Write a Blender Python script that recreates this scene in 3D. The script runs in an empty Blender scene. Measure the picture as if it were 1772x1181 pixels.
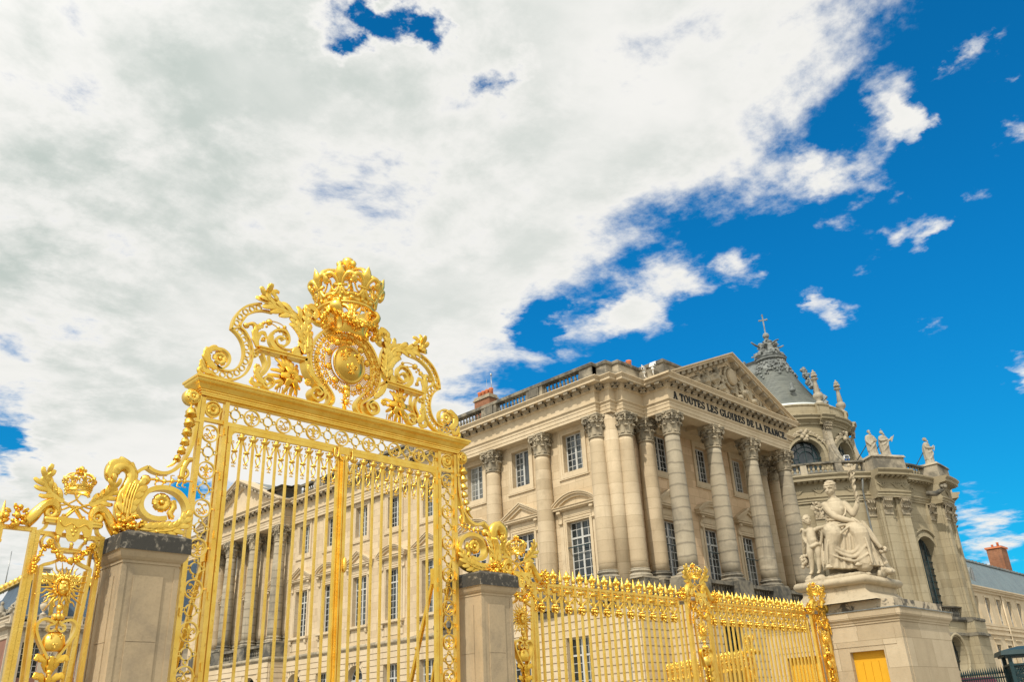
import bpy, bmesh, math, random
from mathutils import Vector, Matrix, Quaternion
R = math.radians
PI = math.pi
V = Vector
rnd = random.Random(7)
scene = bpy.context.scene
COL = scene.collection
sin, cos = math.sin, math.cos

# ------------------------------------------------------------------ mesh helpers
def spl(pts, n=8, closed=False):
    """Catmull-Rom through points, n steps per span"""
    P = [V(p) for p in pts]
    out = []
    m = len(P)
    rng = range(m if closed else m - 1)
    for i in rng:
        if closed:
            a, b, c, d = P[(i-1) % m], P[i], P[(i+1) % m], P[(i+2) % m]
        else:
            a, b, c, d = P[max(i-1, 0)], P[i], P[i+1], P[min(i+2, m-1)]
        for k in range(n):
            t = k / n
            out.append(0.5*((2*b) + (c-a)*t + (2*a-5*b+4*c-d)*t*t + (3*b-a-3*c+d)*t*t*t))
    if not closed:
        out.append(P[-1].copy())
    return out

def p3(pts, y=0.0):
    return [V((a, y, b)) for a, b in pts]

class MB:
    def __init__(s):
        s.v = []; s.f = []; s.sm = []
        s.M = None
    def add(s, vs, fs, smooth=False):
        o = len(s.v)
        if s.M is not None:
            vs = [s.M @ V(v) for v in vs]
        s.v.extend([tuple(v) for v in vs])
        for f in fs:
            s.f.append([i + o for i in f]); s.sm.append(smooth)
        return s
    def box(s, x0, y0, z0, x1, y1, z1):
        vs = [(x0,y0,z0),(x1,y0,z0),(x1,y1,z0),(x0,y1,z0),(x0,y0,z1),(x1,y0,z1),(x1,y1,z1),(x0,y1,z1)]
        return s.add(vs, [(3,2,1,0),(4,5,6,7),(0,1,5,4),(1,2,6,5),(2,3,7,6),(3,0,4,7)])
    def hexa(s, b, t):
        """8-corner block: 4 bottom, 4 top points"""
        return s.add(list(b)+list(t), [(3,2,1,0),(4,5,6,7),(0,1,5,4),(1,2,6,5),(2,3,7,6),(3,0,4,7)])
    def bar(s, a, b, w, d, up=None):
        a, b = V(a), V(b); T = (b-a).normalized()
        u = V(up) if up else (V((0,1,0)) if abs(T.y) < .9 else V((1,0,0)))
        S = T.cross(u).normalized(); U = S.cross(T).normalized()
        f = lambda p: [p - S*w/2 - U*d/2, p + S*w/2 - U*d/2, p + S*w/2 + U*d/2, p - S*w/2 + U*d/2]
        return s.hexa(f(a), f(b))
    def tube(s, pts, r, n=8, closed=False, flat=1.0, up=None, cap=True):
        P = [V(p) for p in pts]; m = len(P)
        rr = (lambda i: r[min(i, len(r)-1)]) if isinstance(r, (list, tuple)) else (lambda i: r)
        if isinstance(r, (list, tuple)) and len(r) != m:
            L = len(r)
            def rr(i):
                t = i/(m-1)*(L-1); k = min(int(t), L-2); return r[k]+(r[k+1]-r[k])*(t-k)
        vs = []; fs = []
        T0 = None; N = None
        for i in range(m):
            if closed:
                T = P[(i+1) % m] - P[(i-1) % m]
            else:
                T = P[min(i+1, m-1)] - P[max(i-1, 0)]
            if T.length < 1e-9: T = T0 or V((0,0,1))
            T = T.normalized()
            if up is not None:
                N = V(up) - T*V(up).dot(T)
                N = N.normalized() if N.length > 1e-6 else T.orthogonal().normalized()
            elif N is None:
                N = T.orthogonal().normalized()
            else:
                N = N - T*N.dot(T); N = N.normalized() if N.length > 1e-6 else T.orthogonal().normalized()
            B = T.cross(N); T0 = T
            for k in range(n):
                a = 2*PI*k/n
                vs.append(P[i] + (N*cos(a)*flat + B*sin(a))*rr(i))
        last = m if closed else m-1
        for i in range(last):
            for k in range(n):
                a = i*n+k; b = i*n+(k+1) % n; c = ((i+1) % m)*n+(k+1) % n; d = ((i+1) % m)*n+k
                fs.append((a,b,c,d))
        if cap and not closed:
            fs.append(tuple(range(n))[::-1]); fs.append(tuple((m-1)*n+k for k in range(n)))
        return s.add(vs, fs, True)
    def band(s, pts, w, y0, y1, closed=False, off=0.0):
        """flat bar bent along a planar (x,z) curve: width w in the plane, from y0 to y1"""
        P = [V((p[0], p[-1])) for p in pts]; m = len(P)
        vs = []; fs = []
        for i in range(m):
            if closed: T = P[(i+1) % m]-P[(i-1) % m]
            else: T = P[min(i+1, m-1)]-P[max(i-1, 0)]
            T = T.normalized() if T.length > 1e-9 else V((1,0))
            N = V((-T.y, T.x))
            ww = w(i/(m-1)) if callable(w) else w
            a = P[i]+N*(off-ww/2); b = P[i]+N*(off+ww/2)
            vs += [(a.x,y0,a.y),(b.x,y0,b.y),(b.x,y1,b.y),(a.x,y1,a.y)]
        last = m if closed else m-1
        for i in range(last):
            j = (i+1) % m
            for k in range(4):
                fs.append((i*4+k, i*4+(k+1) % 4, j*4+(k+1) % 4, j*4+k))
        if not closed:
            fs.append((0,3,2,1)); fs.append(tuple((m-1)*4+k for k in range(4)))
        return s.add(vs, fs)
    def ring(s, x, z, r, w, y0, y1, n=28):
        return s.band([(x+r*cos(2*PI*i/n), z+r*sin(2*PI*i/n)) for i in range(n)], w, y0, y1, closed=True)
    def torus(s, c, r, t, axis='y', n=20, k=6, flat=1.0):
        c = V(c); pts = []
        for i in range(n):
            a = 2*PI*i/n
            q = {'y': (cos(a),0,sin(a)), 'z': (cos(a),sin(a),0), 'x': (0,cos(a),sin(a))}[axis]
            pts.append(c+V(q)*r)
        up = {'y': (0,1,0), 'z': (0,0,1), 'x': (1,0,0)}[axis]
        return s.tube(pts, t, k, closed=True, up=up, flat=flat)
    def lathe(s, prof, n=16, c=(0,0,0), sx=1.0, sy=1.0, a0=0.0, a1=2*PI, smooth=True, fl=None):
        full = abs(a1-a0-2*PI) < 1e-6
        m = n if full else n+1
        vs = []; fs = []
        for r, z in prof:
            for k in range(m):
                a = a0+(a1-a0)*k/n
                q = r*(1+(fl(a, z) if fl else 0))
                vs.append((c[0]+q*cos(a)*sx, c[1]+q*sin(a)*sy, c[2]+z))
        for i in range(len(prof)-1):
            for k in range(n):
                kk = (k+1) % m
                fs.append((i*m+k, i*m+kk, (i+1)*m+kk, (i+1)*m+k))
        if full and tuple(prof[0]) != tuple(prof[-1]):
            if prof[0][0] > 1e-6: fs.append(tuple(range(m))[::-1])
            if prof[-1][0] > 1e-6: fs.append(tuple((len(prof)-1)*m+k for k in range(m)))
        return s.add(vs, fs, smooth)
    def ball(s, c, rx, ry=None, rz=None, nu=10, nv=6, jit=0.0):
        ry = ry or rx; rz = rz or rx
        vs = [(c[0], c[1], c[2]-rz)]; fs = []
        for j in range(1, nv):
            b = -PI/2+PI*j/nv
            for i in range(nu):
                a = 2*PI*i/nu; q = 1+rnd.uniform(-jit, jit)
                vs.append((c[0]+rx*q*cos(a)*cos(b), c[1]+ry*q*sin(a)*cos(b), c[2]+rz*q*sin(b)))
        vs.append((c[0], c[1], c[2]+rz)); top = len(vs)-1
        for i in range(nu):
            fs.append((0, 1+(i+1) % nu, 1+i)); fs.append((top, 1+(nv-2)*nu+i, 1+(nv-2)*nu+(i+1) % nu))
        for j in range(nv-2):
            for i in range(nu):
                a = 1+j*nu+i; b = 1+j*nu+(i+1) % nu
                fs.append((a, b, b+nu, a+nu))
        return s.add(vs, fs, True)
    def leaf(s, spine, w, nrm, lobes=5, bulge=.3, th=.012, n=26, depth=.42, base=.35, droop=.0):
        """acanthus leaf: lobed, ridged blade along a spine, modelled with a front and a back skin"""
        P = spl(spine, max(2, n//(len(spine)-1))); m = len(P); nrm = V(nrm)
        L = sum((P[i+1]-P[i]).length for i in range(m-1))
        rows = []; J = [-1,-.72,-.4,0,.4,.72,1]; H = [-.35,.28,.0,.55,.0,.28,-.35]
        for i in range(m):
            t = i/(m-1)
            T = (P[min(i+1,m-1)]-P[max(i-1,0)]).normalized()
            N = nrm-T*nrm.dot(T); N = N.normalized() if N.length > 1e-4 else T.orthogonal().normalized()
            S = T.cross(N)
            sh = (base+(1-base)*sin(PI*min(1, t*.9+.1)**.8))*(1 if t < .9 else max(0.04, (1-t)/.1))
            ph = (t*lobes) % 1.0
            lb = 1-depth*(1-ph)**1.6 if t > .06 else 1-depth*.5
            row = []
            for j, a in enumerate(J):
                ww = w*sh*(lb if abs(a) > .9 else (1-depth*.45*(1-ph) if abs(a) > .6 else 1))
                q = P[i]+S*(ww*a)+N*(w*sh*bulge*H[j])+T*(abs(a)**2*w*.35*sh)-N*(droop*w*abs(a))
                row.append((q, N))
            rows.append(row)
        vs = [q for row in rows for q, N in row]+[q-N*th for row in rows for q, N in row]
        fs = []; k = len(J); o = m*k
        for i in range(m-1):
            for j in range(k-1):
                a = i*k+j
                fs.append((a, a+1, a+1+k, a+k)); fs.append((o+a+k, o+a+1+k, o+a+1, o+a))
            fs.append((i*k, i*k+k, o+i*k+k, o+i*k)); e = i*k+k-1
            fs.append((e+k, e, o+e, o+e+k))
        return s.add(vs, fs, True)
    def frond(s, spine, L, w, n, nrm, ang=48, r=.02, lift=.12, t0=.08, curl=.0):
        """plume: a tapering midrib with pairs of pointed curling leaflets"""
        P = spl(spine, 8); m = len(P); nrm = V(nrm)
        s.tube(P, [r, r*.9, r*.5, r*.2], 7)
        s.leaf([q-nrm*-.005 for q in spine], L*.42, nrm, max(3, n-1), .5, .012, 6*len(spine), .6, .6)
        for i in range(n):
            t = t0+(1-t0)*i/(n-1) if n > 1 else .5
            k = min(int(t*(m-1)), m-2)
            T = (P[k+1]-P[k]).normalized(); N = (nrm-T*nrm.dot(T)).normalized(); S = T.cross(N)
            l = L*(.55+.45*sin(PI*min(1, t*.75+.22)))
            for sg in ((-1, 1) if t < .97 else (0,)):
                a = R(ang)*(1-.35*t)
                d = (T*cos(a)+S*sg*sin(a)) if sg else T
                q = P[k]
                s.leaf([q, q+d*l*.5+N*l*lift, q+d*l*.85+N*l*lift*.7+T*l*.06, q+(d*.95+T*.3)*l-N*l*.05], w, N, 1, .28, .01, 9, .05, .5)
        return s
    def extr(s, poly, y0, y1, flip=False):
        """extrude an (x,z) polygon between y0 and y1"""
        m = len(poly)
        vs = [(a, y0, b) for a, b in poly]+[(a, y1, b) for a, b in poly]
        fs = [tuple(range(m)), tuple(range(2*m-1, m-1, -1))]
        for i in range(m):
            j = (i+1) % m; fs.append((j, i, m+i, m+j))
        return s.add(vs, fs)
    def sweep(s, prof, path, closed=False, smooth=False, side=1):
        """moulding: profile [(out, z)] swept along a plan polyline with mitred corners; out = right-hand side * side"""
        P = [V((p[0], p[1])) for p in path]; m = len(P); k = len(prof)
        vs = []; fs = []
        for i in range(m):
            d0 = d1 = None
            if closed or i > 0: d0 = (P[i]-P[i-1]).normalized()
            if closed or i < m-1: d1 = (P[(i+1) % m]-P[i]).normalized()
            if d0 is None: d0 = d1
            if d1 is None: d1 = d0
            n0 = V((d0.y, -d0.x))*side; n1 = V((d1.y, -d1.x))*side
            N = (n0+n1); den = 1+n0.dot(n1)
            N = N/den if den > .05 else n0
            for o, z in prof:
                vs.append((P[i].x+N.x*o, P[i].y+N.y*o, z))
        for i in range(m if closed else m-1):
            j = (i+1) % m
            for q in range(k-1):
                fs.append((i*k+q, j*k+q, j*k+q+1, i*k+q+1))
        if not closed:
            fs.append(tuple(range(k))); fs.append(tuple((m-1)*k+q for q in range(k-1, -1, -1)))
        return s.add(vs, fs, smooth)
    def merge(s, o, M=None):
        off = len(s.v)
        s.v.extend([tuple(M @ V(v)) if M is not None else v for v in o.v])
        s.f.extend([[i+off for i in f] for f in o.f]); s.sm.extend(o.sm)
        return s
    def mesh(s, name):
        me = bpy.data.meshes.new(name)
        me.from_pydata(s.v, [], s.f)
        me.polygons.foreach_set('use_smooth', s.sm)
        me.update()
        return me

# ------------------------------------------------------------------ object helpers
def tag(o, label=None, cat=None, group=None, kind=None):
    if label: o['label'] = label
    if cat: o['category'] = cat
    if group: o['group'] = group
    if kind: o['kind'] = kind
    return o

def thing(name, label, cat, loc=(0,0,0), rz=0.0, group=None):
    o = bpy.data.objects.new(name, None); COL.objects.link(o)
    o.empty_display_size = .3
    o.location = loc; o.rotation_euler = (0, 0, rz)
    return tag(o, label, cat, group)

def wmat(o):
    b = Matrix.Translation(o.location) @ o.rotation_euler.to_matrix().to_4x4() @ Matrix.Diagonal((*o.scale, 1))
    return (wmat(o.parent) @ o.matrix_parent_inverse @ b) if o.parent else b

def part(mb, name, mat, parent=None, world=False, loc=None, rz=None, label=None, kind=None):
    """one mesh object. world=True: the mesh is in world space although its parent sits elsewhere"""
    me = mb.mesh(name) if isinstance(mb, MB) else mb
    if mat is not None and not me.materials:
        for m in (mat if isinstance(mat, (list, tuple)) else [mat]): me.materials.append(m)
    o = bpy.data.objects.new(name, me); COL.objects.link(o)
    if loc is not None: o.location = loc
    if rz is not None: o.rotation_euler = (0, 0, rz)
    if parent is not None:
        o.parent = parent
        if world:
            M = wmat(parent)
            o.matrix_parent_inverse = M.inverted()
    if label: o['label'] = label
    if kind: o['kind'] = kind
    return o

def copy_tree(o, parent=None):
    kids = list(o.children)
    c = o.copy(); COL.objects.link(c)
    if parent is not None: c.parent = parent
    for ch in kids: copy_tree(ch, c)
    return c

def copy_at(o, loc, rz=None, label=None):
    c = copy_tree(o); c.location = loc
    if rz is not None: c.rotation_euler = (0, 0, rz)
    if label: c['label'] = label
    return c

# ------------------------------------------------------------------ materials
class NT:
    def __init__(s, m):
        m.use_nodes = True; s.t = m.node_tree; s.n = s.t.nodes; s.l = s.t.links
        s.n.clear()
    def new(s, ty, **k):
        n = s.n.new(ty)
        for a, b in k.items():
            if a == 'ins':
                for q, w in b.items():
                    if isinstance(w, bpy.types.NodeSocket): s.l.new(w, n.inputs[q])
                    else: n.inputs[q].default_value = w
            else: setattr(n, a, b)
        return n
    def math(s, op, a, b=0.0, c=None, clamp=False):
        ins = {0: a, 1: b}
        if c is not None: ins[2] = c
        n = s.new('ShaderNodeMath', operation=op, ins=ins); n.use_clamp = clamp
        return n.outputs[0]
    def mix(s, f, a, b, mode='MIX'):
        n = s.new('ShaderNodeMix', data_type='RGBA', blend_type=mode)
        n.clamp_factor = True
        for k, v in ((0, f), (6, a), (7, b)):
            if isinstance(v, bpy.types.NodeSocket): s.l.new(v, n.inputs[k])
            elif isinstance(v, (int, float)): n.inputs[k].default_value = v
            else: n.inputs[k].default_value = (*v[:3], 1)
        return n.outputs[2]
    def noise(s, vec, scale, detail=4, rough=.55, dist=0.0):
        return s.new('ShaderNodeTexNoise', ins={'Vector': vec, 'Scale': scale, 'Detail': detail, 'Roughness': rough, 'Distortion': dist}).outputs['Fac']
    def ramp(s, f, a, b):
        n = s.new('ShaderNodeMapRange', ins={0: f, 1: a, 2: b, 3: 0.0, 4: 1.0}); n.interpolation_type = 'SMOOTHSTEP'
        return n.outputs[0]
    def scale(s, vec, sc):
        return s.new('ShaderNodeVectorMath', operation='MULTIPLY', ins={0: vec, 1: sc}).outputs[0]
    def finish(s, col, rough=.8, metal=0.0, bump=None, bstr=.3, bdist=.02, spec=.3, extra=None):
        p = s.new('ShaderNodeBsdfPrincipled')
        for k, v in (('Base Color', col), ('Roughness', rough), ('Metallic', metal)):
            if isinstance(v, bpy.types.NodeSocket): s.l.new(v, p.inputs[k])
            elif k == 'Base Color': p.inputs[k].default_value = (*v[:3], 1)
            else: p.inputs[k].default_value = v
        p.inputs['Specular IOR Level'].default_value = spec
        if bump is not None:
            b = s.new('ShaderNodeBump', ins={'Height': bump, 'Strength': bstr, 'Distance': bdist})
            s.l.new(b.outputs[0], p.inputs['Normal'])
        for k, v in (extra or {}).items(): p.inputs[k].default_value = v
        o = s.new('ShaderNodeOutputMaterial'); s.l.new(p.outputs[0], o.inputs[0])

MATS = {}
def mat_gold(name, a, b, rough=.34, bscale=70, bstr=.25, metal=1.0):
    m = bpy.data.materials.new(name); t = NT(m)
    pos = t.new('ShaderNodeNewGeometry').outputs['Position']
    n1 = t.noise(pos, 3.0, 5); n2 = t.noise(pos, bscale, 3); n3 = t.noise(pos, 14, 4)
    c = t.mix(t.ramp(n1, .3, .72), a, b)
    c = t.mix(t.math('MULTIPLY', t.ramp(n3, .58, .8), .55), c, (a[0]*.55, a[1]*.42, a[2]*.3))
    r = t.math('ADD', t.math('MULTIPLY', n3, .28), rough-.14)
    t.finish(c, r, metal, n2, bstr, .01, .5)
    return m

def mat_stone(name, a, b, dirt=(.06,.06,.055), dirt_amt=.35, dirt_lo=.5, dirt_hi=.75, joints=None, jcol=.72, streak=.3, rough=.85, bstr=.35, zband=None, dscale=.45):
    """limestone: two tones, soot patches, rain streaks and, if joints=(block length, course height), ashlar joints"""
    m = bpy.data.materials.new(name); t = NT(m)
    g = t.new('ShaderNodeNewGeometry'); pos = g.outputs['Position']
    big = t.noise(pos, .35, 5, .6); mid = t.noise(pos, 2.2, 6, .6); fine = t.noise(pos, 18, 5, .65)
    c = t.mix(t.ramp(big, .3, .7), a, b)
    c = t.mix(t.math('MULTIPLY', t.ramp(mid, .4, .8), .3), c, (a[0]*.72, a[1]*.7, a[2]*.66))
    c = t.mix(t.math('MULTIPLY', t.ramp(fine, .45, .8), .28), c, (a[0]*.62, a[1]*.6, a[2]*.55))
    hgt = t.math('ADD', t.math('MULTIPLY', fine, .5), t.math('MULTIPLY', mid, .5))
    if joints:
        sp = t.new('ShaderNodeSeparateXYZ', ins={0: pos})
        u = t.math('ADD', sp.outputs[0], sp.outputs[1])
        cb = t.new('ShaderNodeCombineXYZ', ins={0: u, 1: sp.outputs[2]})
        br = t.new('ShaderNodeTexBrick', ins={'Vector': cb.outputs[0], 'Color1': (1,1,1,1), 'Color2': (.74,.71,.66,1), 'Mortar': (jcol*.75,jcol*.72,jcol*.66,1), 'Scale': 1.0, 'Mortar Size': .014, 'Mortar Smooth': .3, 'Bias': -.2, 'Brick Width': joints[0], 'Row Height': joints[1]})
        c = t.mix(.85, c, br.outputs['Color'], 'MULTIPLY')
        hgt = t.math('SUBTRACT', hgt, t.math('MULTIPLY', br.outputs['Fac'], .8))
    if zband:
        sp2 = t.new('ShaderNodeSeparateXYZ', ins={0: pos})
        w = t.math('ADD', t.math('MULTIPLY', sp2.outputs[2], zband), t.math('MULTIPLY', t.noise(pos, 1.2, 3), .5))
        fr = t.math('FRACT', w)
        c = t.mix(t.math('MULTIPLY', t.ramp(t.math('ABSOLUTE', t.math('SUBTRACT', fr, .5)), .36, .5), .75), c, (a[0]*.5, a[1]*.5, a[2]*.5))
        c = t.mix(t.math('MULTIPLY', t.ramp(t.noise(t.scale(pos, (.4,.4,1.6)), 1.3, 4), .58, .75), .6), c, (.5,.44,.33))
    st = t.noise(t.scale(pos, (1.6, 1.6, .16)), 1.4, 6, .65)
    c = t.mix(t.math('MULTIPLY', t.ramp(st, .52, .8), streak), c, dirt)
    dn = t.noise(pos, dscale, 8, .68, .4)
    c = t.mix(t.math('MULTIPLY', t.ramp(dn, dirt_lo, dirt_hi), dirt_amt), c, dirt)
    t.finish(c, rough, 0, hgt, bstr, .03, .25)
    return m

def mat_plain(name, col, rough=.6, metal=0.0, var=.2, scale=6.0, spec=.3, bstr=.15):
    m = bpy.data.materials.new(name); t = NT(m)
    pos = t.new('ShaderNodeNewGeometry').outputs['Position']
    n = t.noise(pos, scale, 5, .6)
    c = t.mix(n, tuple(x*(1-var) for x in col), tuple(min(1, x*(1+var)) for x in col))
    t.finish(c, rough, metal, n, bstr, .02, spec)
    return m

gold = mat_gold('gilding', (.86,.54,.085), (.96,.675,.15))
gold_bar = mat_gold('hammered_gilding', (.86,.545,.095), (.96,.675,.165), .38, 45, .7)
gold_shield = mat_gold('polished_gilding', (.62,.37,.06), (.74,.48,.10), .28, 30, .15)
gold_deep = mat_gold('deep_gilding', (.84,.47,.05), (.95,.60,.095), .3, 60, .25)
gold_paint = mat_plain('ochre_paint', (.66,.36,.022), .5, 0, .1, 3)
stone = mat_stone('limestone_ashlar', (0.546,0.431,0.282), (0.607,0.493,0.334), joints=(1.15,.48), jcol=.85, dirt_amt=.25, dirt_lo=.58, dirt_hi=.82, streak=.3, dirt=(.21,.165,.105))
stone_plain = mat_stone('limestone_dressed', (0.528,0.422,0.277), (0.598,0.493,0.343), dirt_amt=.3, dirt_lo=.55, dirt_hi=.8, streak=.5, dirt=(.21,.165,.105))
stone_front = mat_stone('limestone_portico_wall', (.66,.48,.30), (.73,.55,.36), joints=(1.1,.52), jcol=.85, dirt_amt=.15, dirt_lo=.58, dirt_hi=.82, streak=.15)
stone_col = mat_stone('limestone_drums', (0.502,0.405,0.273), (0.581,0.475,0.326), joints=(9.0,.62), jcol=.82, dirt_amt=.4, streak=.45, dirt=(.21,.165,.105))
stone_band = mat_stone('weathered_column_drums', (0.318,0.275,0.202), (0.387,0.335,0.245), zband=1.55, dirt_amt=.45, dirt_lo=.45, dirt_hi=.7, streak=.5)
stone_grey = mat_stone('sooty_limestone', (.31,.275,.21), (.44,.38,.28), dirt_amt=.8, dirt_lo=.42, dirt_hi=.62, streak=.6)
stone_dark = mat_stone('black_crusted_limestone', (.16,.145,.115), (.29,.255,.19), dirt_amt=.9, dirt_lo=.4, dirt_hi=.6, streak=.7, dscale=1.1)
stone_cap = mat_stone('carved_capital_stone', (.36,.305,.215), (.46,.39,.275), dirt_amt=.6, dirt_lo=.42, dirt_hi=.66, streak=.3, dscale=1.5)
stone_chapel = mat_stone('chapel_limestone', (0.336,0.286,0.189), (0.403,0.349,0.239), joints=(1.5,.62), dirt_amt=.35, dirt_lo=.55, dirt_hi=.75, streak=.35)
stone_pier = mat_stone('gate_pillar_stone', (0.396,0.312,0.198), (0.493,0.378,0.238), dirt=(.11,.10,.09), dirt_amt=.45, dirt_lo=.45, dirt_hi=.75, streak=.35, dscale=.8)
stone_crust = mat_stone('lichen_black_capstone', (.30,.27,.22), (.42,.36,.27), dirt=(.042,.041,.037), dirt_amt=.95, dirt_lo=.30, dirt_hi=.48, streak=.7, dscale=8.0)
stone_white = mat_stone('pale_pedestal_stone', (0.459,0.373,0.254), (0.523,0.436,0.305), dirt=(.25,.21,.16), dirt_amt=.3, dirt_lo=.55, dirt_hi=.8, streak=.25, joints=(1.7,.95), jcol=.85)
stone_patch = mat_stone('stained_blocking_course', (.46,.385,.275), (.55,.46,.33), dirt=(.05,.05,.048), dirt_amt=.85, dirt_lo=.5, dirt_hi=.62, streak=.5, dscale=2.2)
stone_statue = mat_stone('statue_limestone', (0.417,0.346,0.239), (0.476,0.406,0.290), dirt=(.15,.125,.085), dirt_amt=.6, dirt_lo=.5, dirt_hi=.72, streak=.5, dscale=2.2)
stone_mod = mat_stone('sooty_modillion_stone', (.30,.25,.175), (.40,.335,.24), dirt_amt=.5, dirt_lo=.45, dirt_hi=.7, streak=.3, dscale=2.0)
stone_saint = mat_stone('grey_statue_stone', (0.304,0.268,0.208), (0.400,0.360,0.280), dirt_amt=.5, streak=.5, dscale=1.4)
stone_red = mat_stone('courtyard_stone', (.46,.39,.29), (.55,.48,.37), dirt_amt=.4, streak=.3)
white_wood = mat_plain('white_painted_wood', (.47,.47,.445), .5, 0, .08, 8)
brick = None
def mat_brick():
    m = bpy.data.materials.new('red_brick'); t = NT(m)
    pos = t.new('ShaderNodeNewGeometry').outputs['Position']
    sp = t.new('ShaderNodeSeparateXYZ', ins={0: pos})
    cb = t.new('ShaderNodeCombineXYZ', ins={0: t.math('ADD', sp.outputs[0], sp.outputs[1]), 1: sp.outputs[2]})
    br = t.new('ShaderNodeTexBrick', ins={'Vector': cb.outputs[0], 'Color1': (.42,.14,.07,1), 'Color2': (.27,.09,.055,1), 'Mortar': (.36,.26,.19,1), 'Scale': 1.0, 'Mortar Size': .012, 'Brick Width': .24, 'Row Height': .085})
    n = t.noise(pos, 1.5, 5)
    c = t.mix(t.math('MULTIPLY', t.ramp(n, .45, .75), .45), br.outputs['Color'], (.12,.07,.05))
    t.finish(c, .9, 0, br.outputs['Fac'], .4, .02)
    return m
brick = mat_brick()
brick_brown = mat_stone('old_brown_brick', (.25,.11,.06), (.34,.16,.09), dirt_amt=.5, streak=.4, joints=(.5,.16))
terracotta = mat_plain('terracotta', (.50,.16,.07), .8, 0, .25, 3)
lead = mat_stone('grey_lead', (.17,.185,.18), (.26,.27,.255), dirt=(.07,.075,.075), dirt_amt=.7, dirt_lo=.42, dirt_hi=.66, streak=.6, rough=.6, dscale=1.3)
lead_pale = mat_plain('pale_lead_flashing', (.50,.53,.51), .55, 0, .2, 2)
iron_dark = mat_plain('dark_green_iron', (.012,.035,.04), .45, 0, .3, 5)
black_letter = mat_plain('blackened_bronze', (.014,.017,.018), .5, 0, .2, 5)
steel = mat_plain('grey_steel', (.35,.36,.36), .4, .7, .15, 5)
white_plastic = mat_plain('white_plastic', (.75,.75,.73), .4, 0, .05, 5)
blue_strap = mat_plain('blue_strap', (.02,.09,.32), .5, 0, .1, 5)
maroon = mat_plain('maroon_canvas', (.12,.012,.03), .8, 0, .2, 4)

def mat_slate(name, a, b, row=.3, wid=.25, mixc=None):
    m = bpy.data.materials.new(name); t = NT(m)
    pos = t.new('ShaderNodeNewGeometry').outputs['Position']
    sp = t.new('ShaderNodeSeparateXYZ', ins={0: pos})
    cb = t.new('ShaderNodeCombineXYZ', ins={0: t.math('ADD', sp.outputs[0], sp.outputs[1]), 1: sp.outputs[2]})
    br = t.new('ShaderNodeTexBrick', ins={'Vector': cb.outputs[0], 'Color1': (*a,1), 'Color2': (*b,1), 'Mortar': (a[0]*.5,a[1]*.5,a[2]*.5,1), 'Scale': 1.0, 'Mortar Size': .012, 'Brick Width': wid, 'Row Height': row})
    n = t.noise(t.scale(pos, (1,1,.3)), .9, 6, .65)
    c = t.mix(t.math('MULTIPLY', t.ramp(n, .4, .75), .6), br.outputs['Color'], mixc or (a[0]*1.6, a[1]*1.6, a[2]*1.5))
    t.finish(c, .55, 0, br.outputs['Fac'], .3, .02, .4)
    return m
slate_green = mat_slate('chapel_slates', (.085,.095,.085), (.12,.13,.115), mixc=(.15,.155,.13))
slate_blue = mat_slate('blue_slates', (.045,.075,.115), (.06,.095,.14))
slate_grey = mat_slate('grey_blue_slates', (.13,.17,.185), (.18,.215,.225))

def mat_glass():
    m = bpy.data.materials.new('old_window_glass'); t = NT(m)
    oi = t.new('ShaderNodeObjectInfo')
    pos = t.new('ShaderNodeNewGeometry').outputs['Position']
    n = t.noise(pos, 1.1, 3)
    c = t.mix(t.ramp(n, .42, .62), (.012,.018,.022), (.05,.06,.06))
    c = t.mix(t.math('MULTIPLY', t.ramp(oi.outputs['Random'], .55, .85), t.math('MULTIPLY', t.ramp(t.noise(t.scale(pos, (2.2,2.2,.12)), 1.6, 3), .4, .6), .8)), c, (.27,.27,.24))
    n2 = t.noise(pos, 2.6, 2)
    t.finish(c, .04, 0, n2, .10, .05, .6, {'IOR': 1.5})
    return m
glass = mat_glass()
# ------------------------------------------------------------------ gilded ornament kit
def fleur(mb, x, z, h, y, th=.5, foot=True):
    """fleur-de-lis standing in the x,z plane, height h, centred on its band"""
    L = lambda r: r*h
    c = (x, y, z)
    mb.lathe([(L(.035),0),(L(.05),L(.08)),(L(.115),L(.25)),(L(.13),L(.34)),(L(.075),L(.46)),(L(.02),L(.54)),(0,L(.57))], 10, c, 1, th)
    for q in (-1, 1):
        pts = [(x+q*L(a), y, z+L(b)) for a, b in ((.05,.0),(.09,.16),(.20,.29),(.32,.27),(.37,.15),(.30,.08),(.26,.13))]
        mb.tube(spl(pts, 3), [L(.035),L(.055),L(.07),L(.07),L(.06),L(.05),L(.03)], 7, flat=th*1.6, up=(0,1,0))
        if foot:
            pts = [(x+q*L(a), y, z-L(b)) for a, b in ((.03,.02),(.07,.14),(.16,.25),(.22,.2))]
            mb.tube(spl(pts, 3), [L(.03),L(.045),L(.04),L(.02)], 6)
    mb.tube([(x-L(.18), y, z), (x+L(.18), y, z)], L(.042), 8)
    if foot:
        mb.lathe([(0,-L(.38)),(L(.06),-L(.26)),(L(.035),-L(.1)),(L(.035),0)], 8, c, 1, th)

def monogram(mb, x, z, r, y, t=.012):
    """two mirrored interlaced L scrolls inside a ring"""
    for q in (-1, 1):
        pts = [(-.30,.48),(-.42,.62),(-.55,.50),(-.42,.40),(-.22,.52),(-.02,.28),(.25,-.12),(.48,-.42),(.68,-.42),(.70,-.22),(.50,-.14),(.25,-.34),(-.02,-.55),(-.22,-.72),(-.36,-.60),(-.24,-.5)]
        mb.tube(spl([(x+q*a*r, y+q*.006, z+b*r) for a, b in pts], 4), t, 6)

def quatre(mb, x, z, r, y0, y1, w=.02):
    mb.ring(x, z, r, w, y0, y1, 24)
    d = r+.031
    for a, b in ((1,0),(-1,0),(0,1),(0,-1)):
        mb.ring(x+a*d*1.02, z+b*d*1.02, .036, .016, y0, y1, 14)

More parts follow.
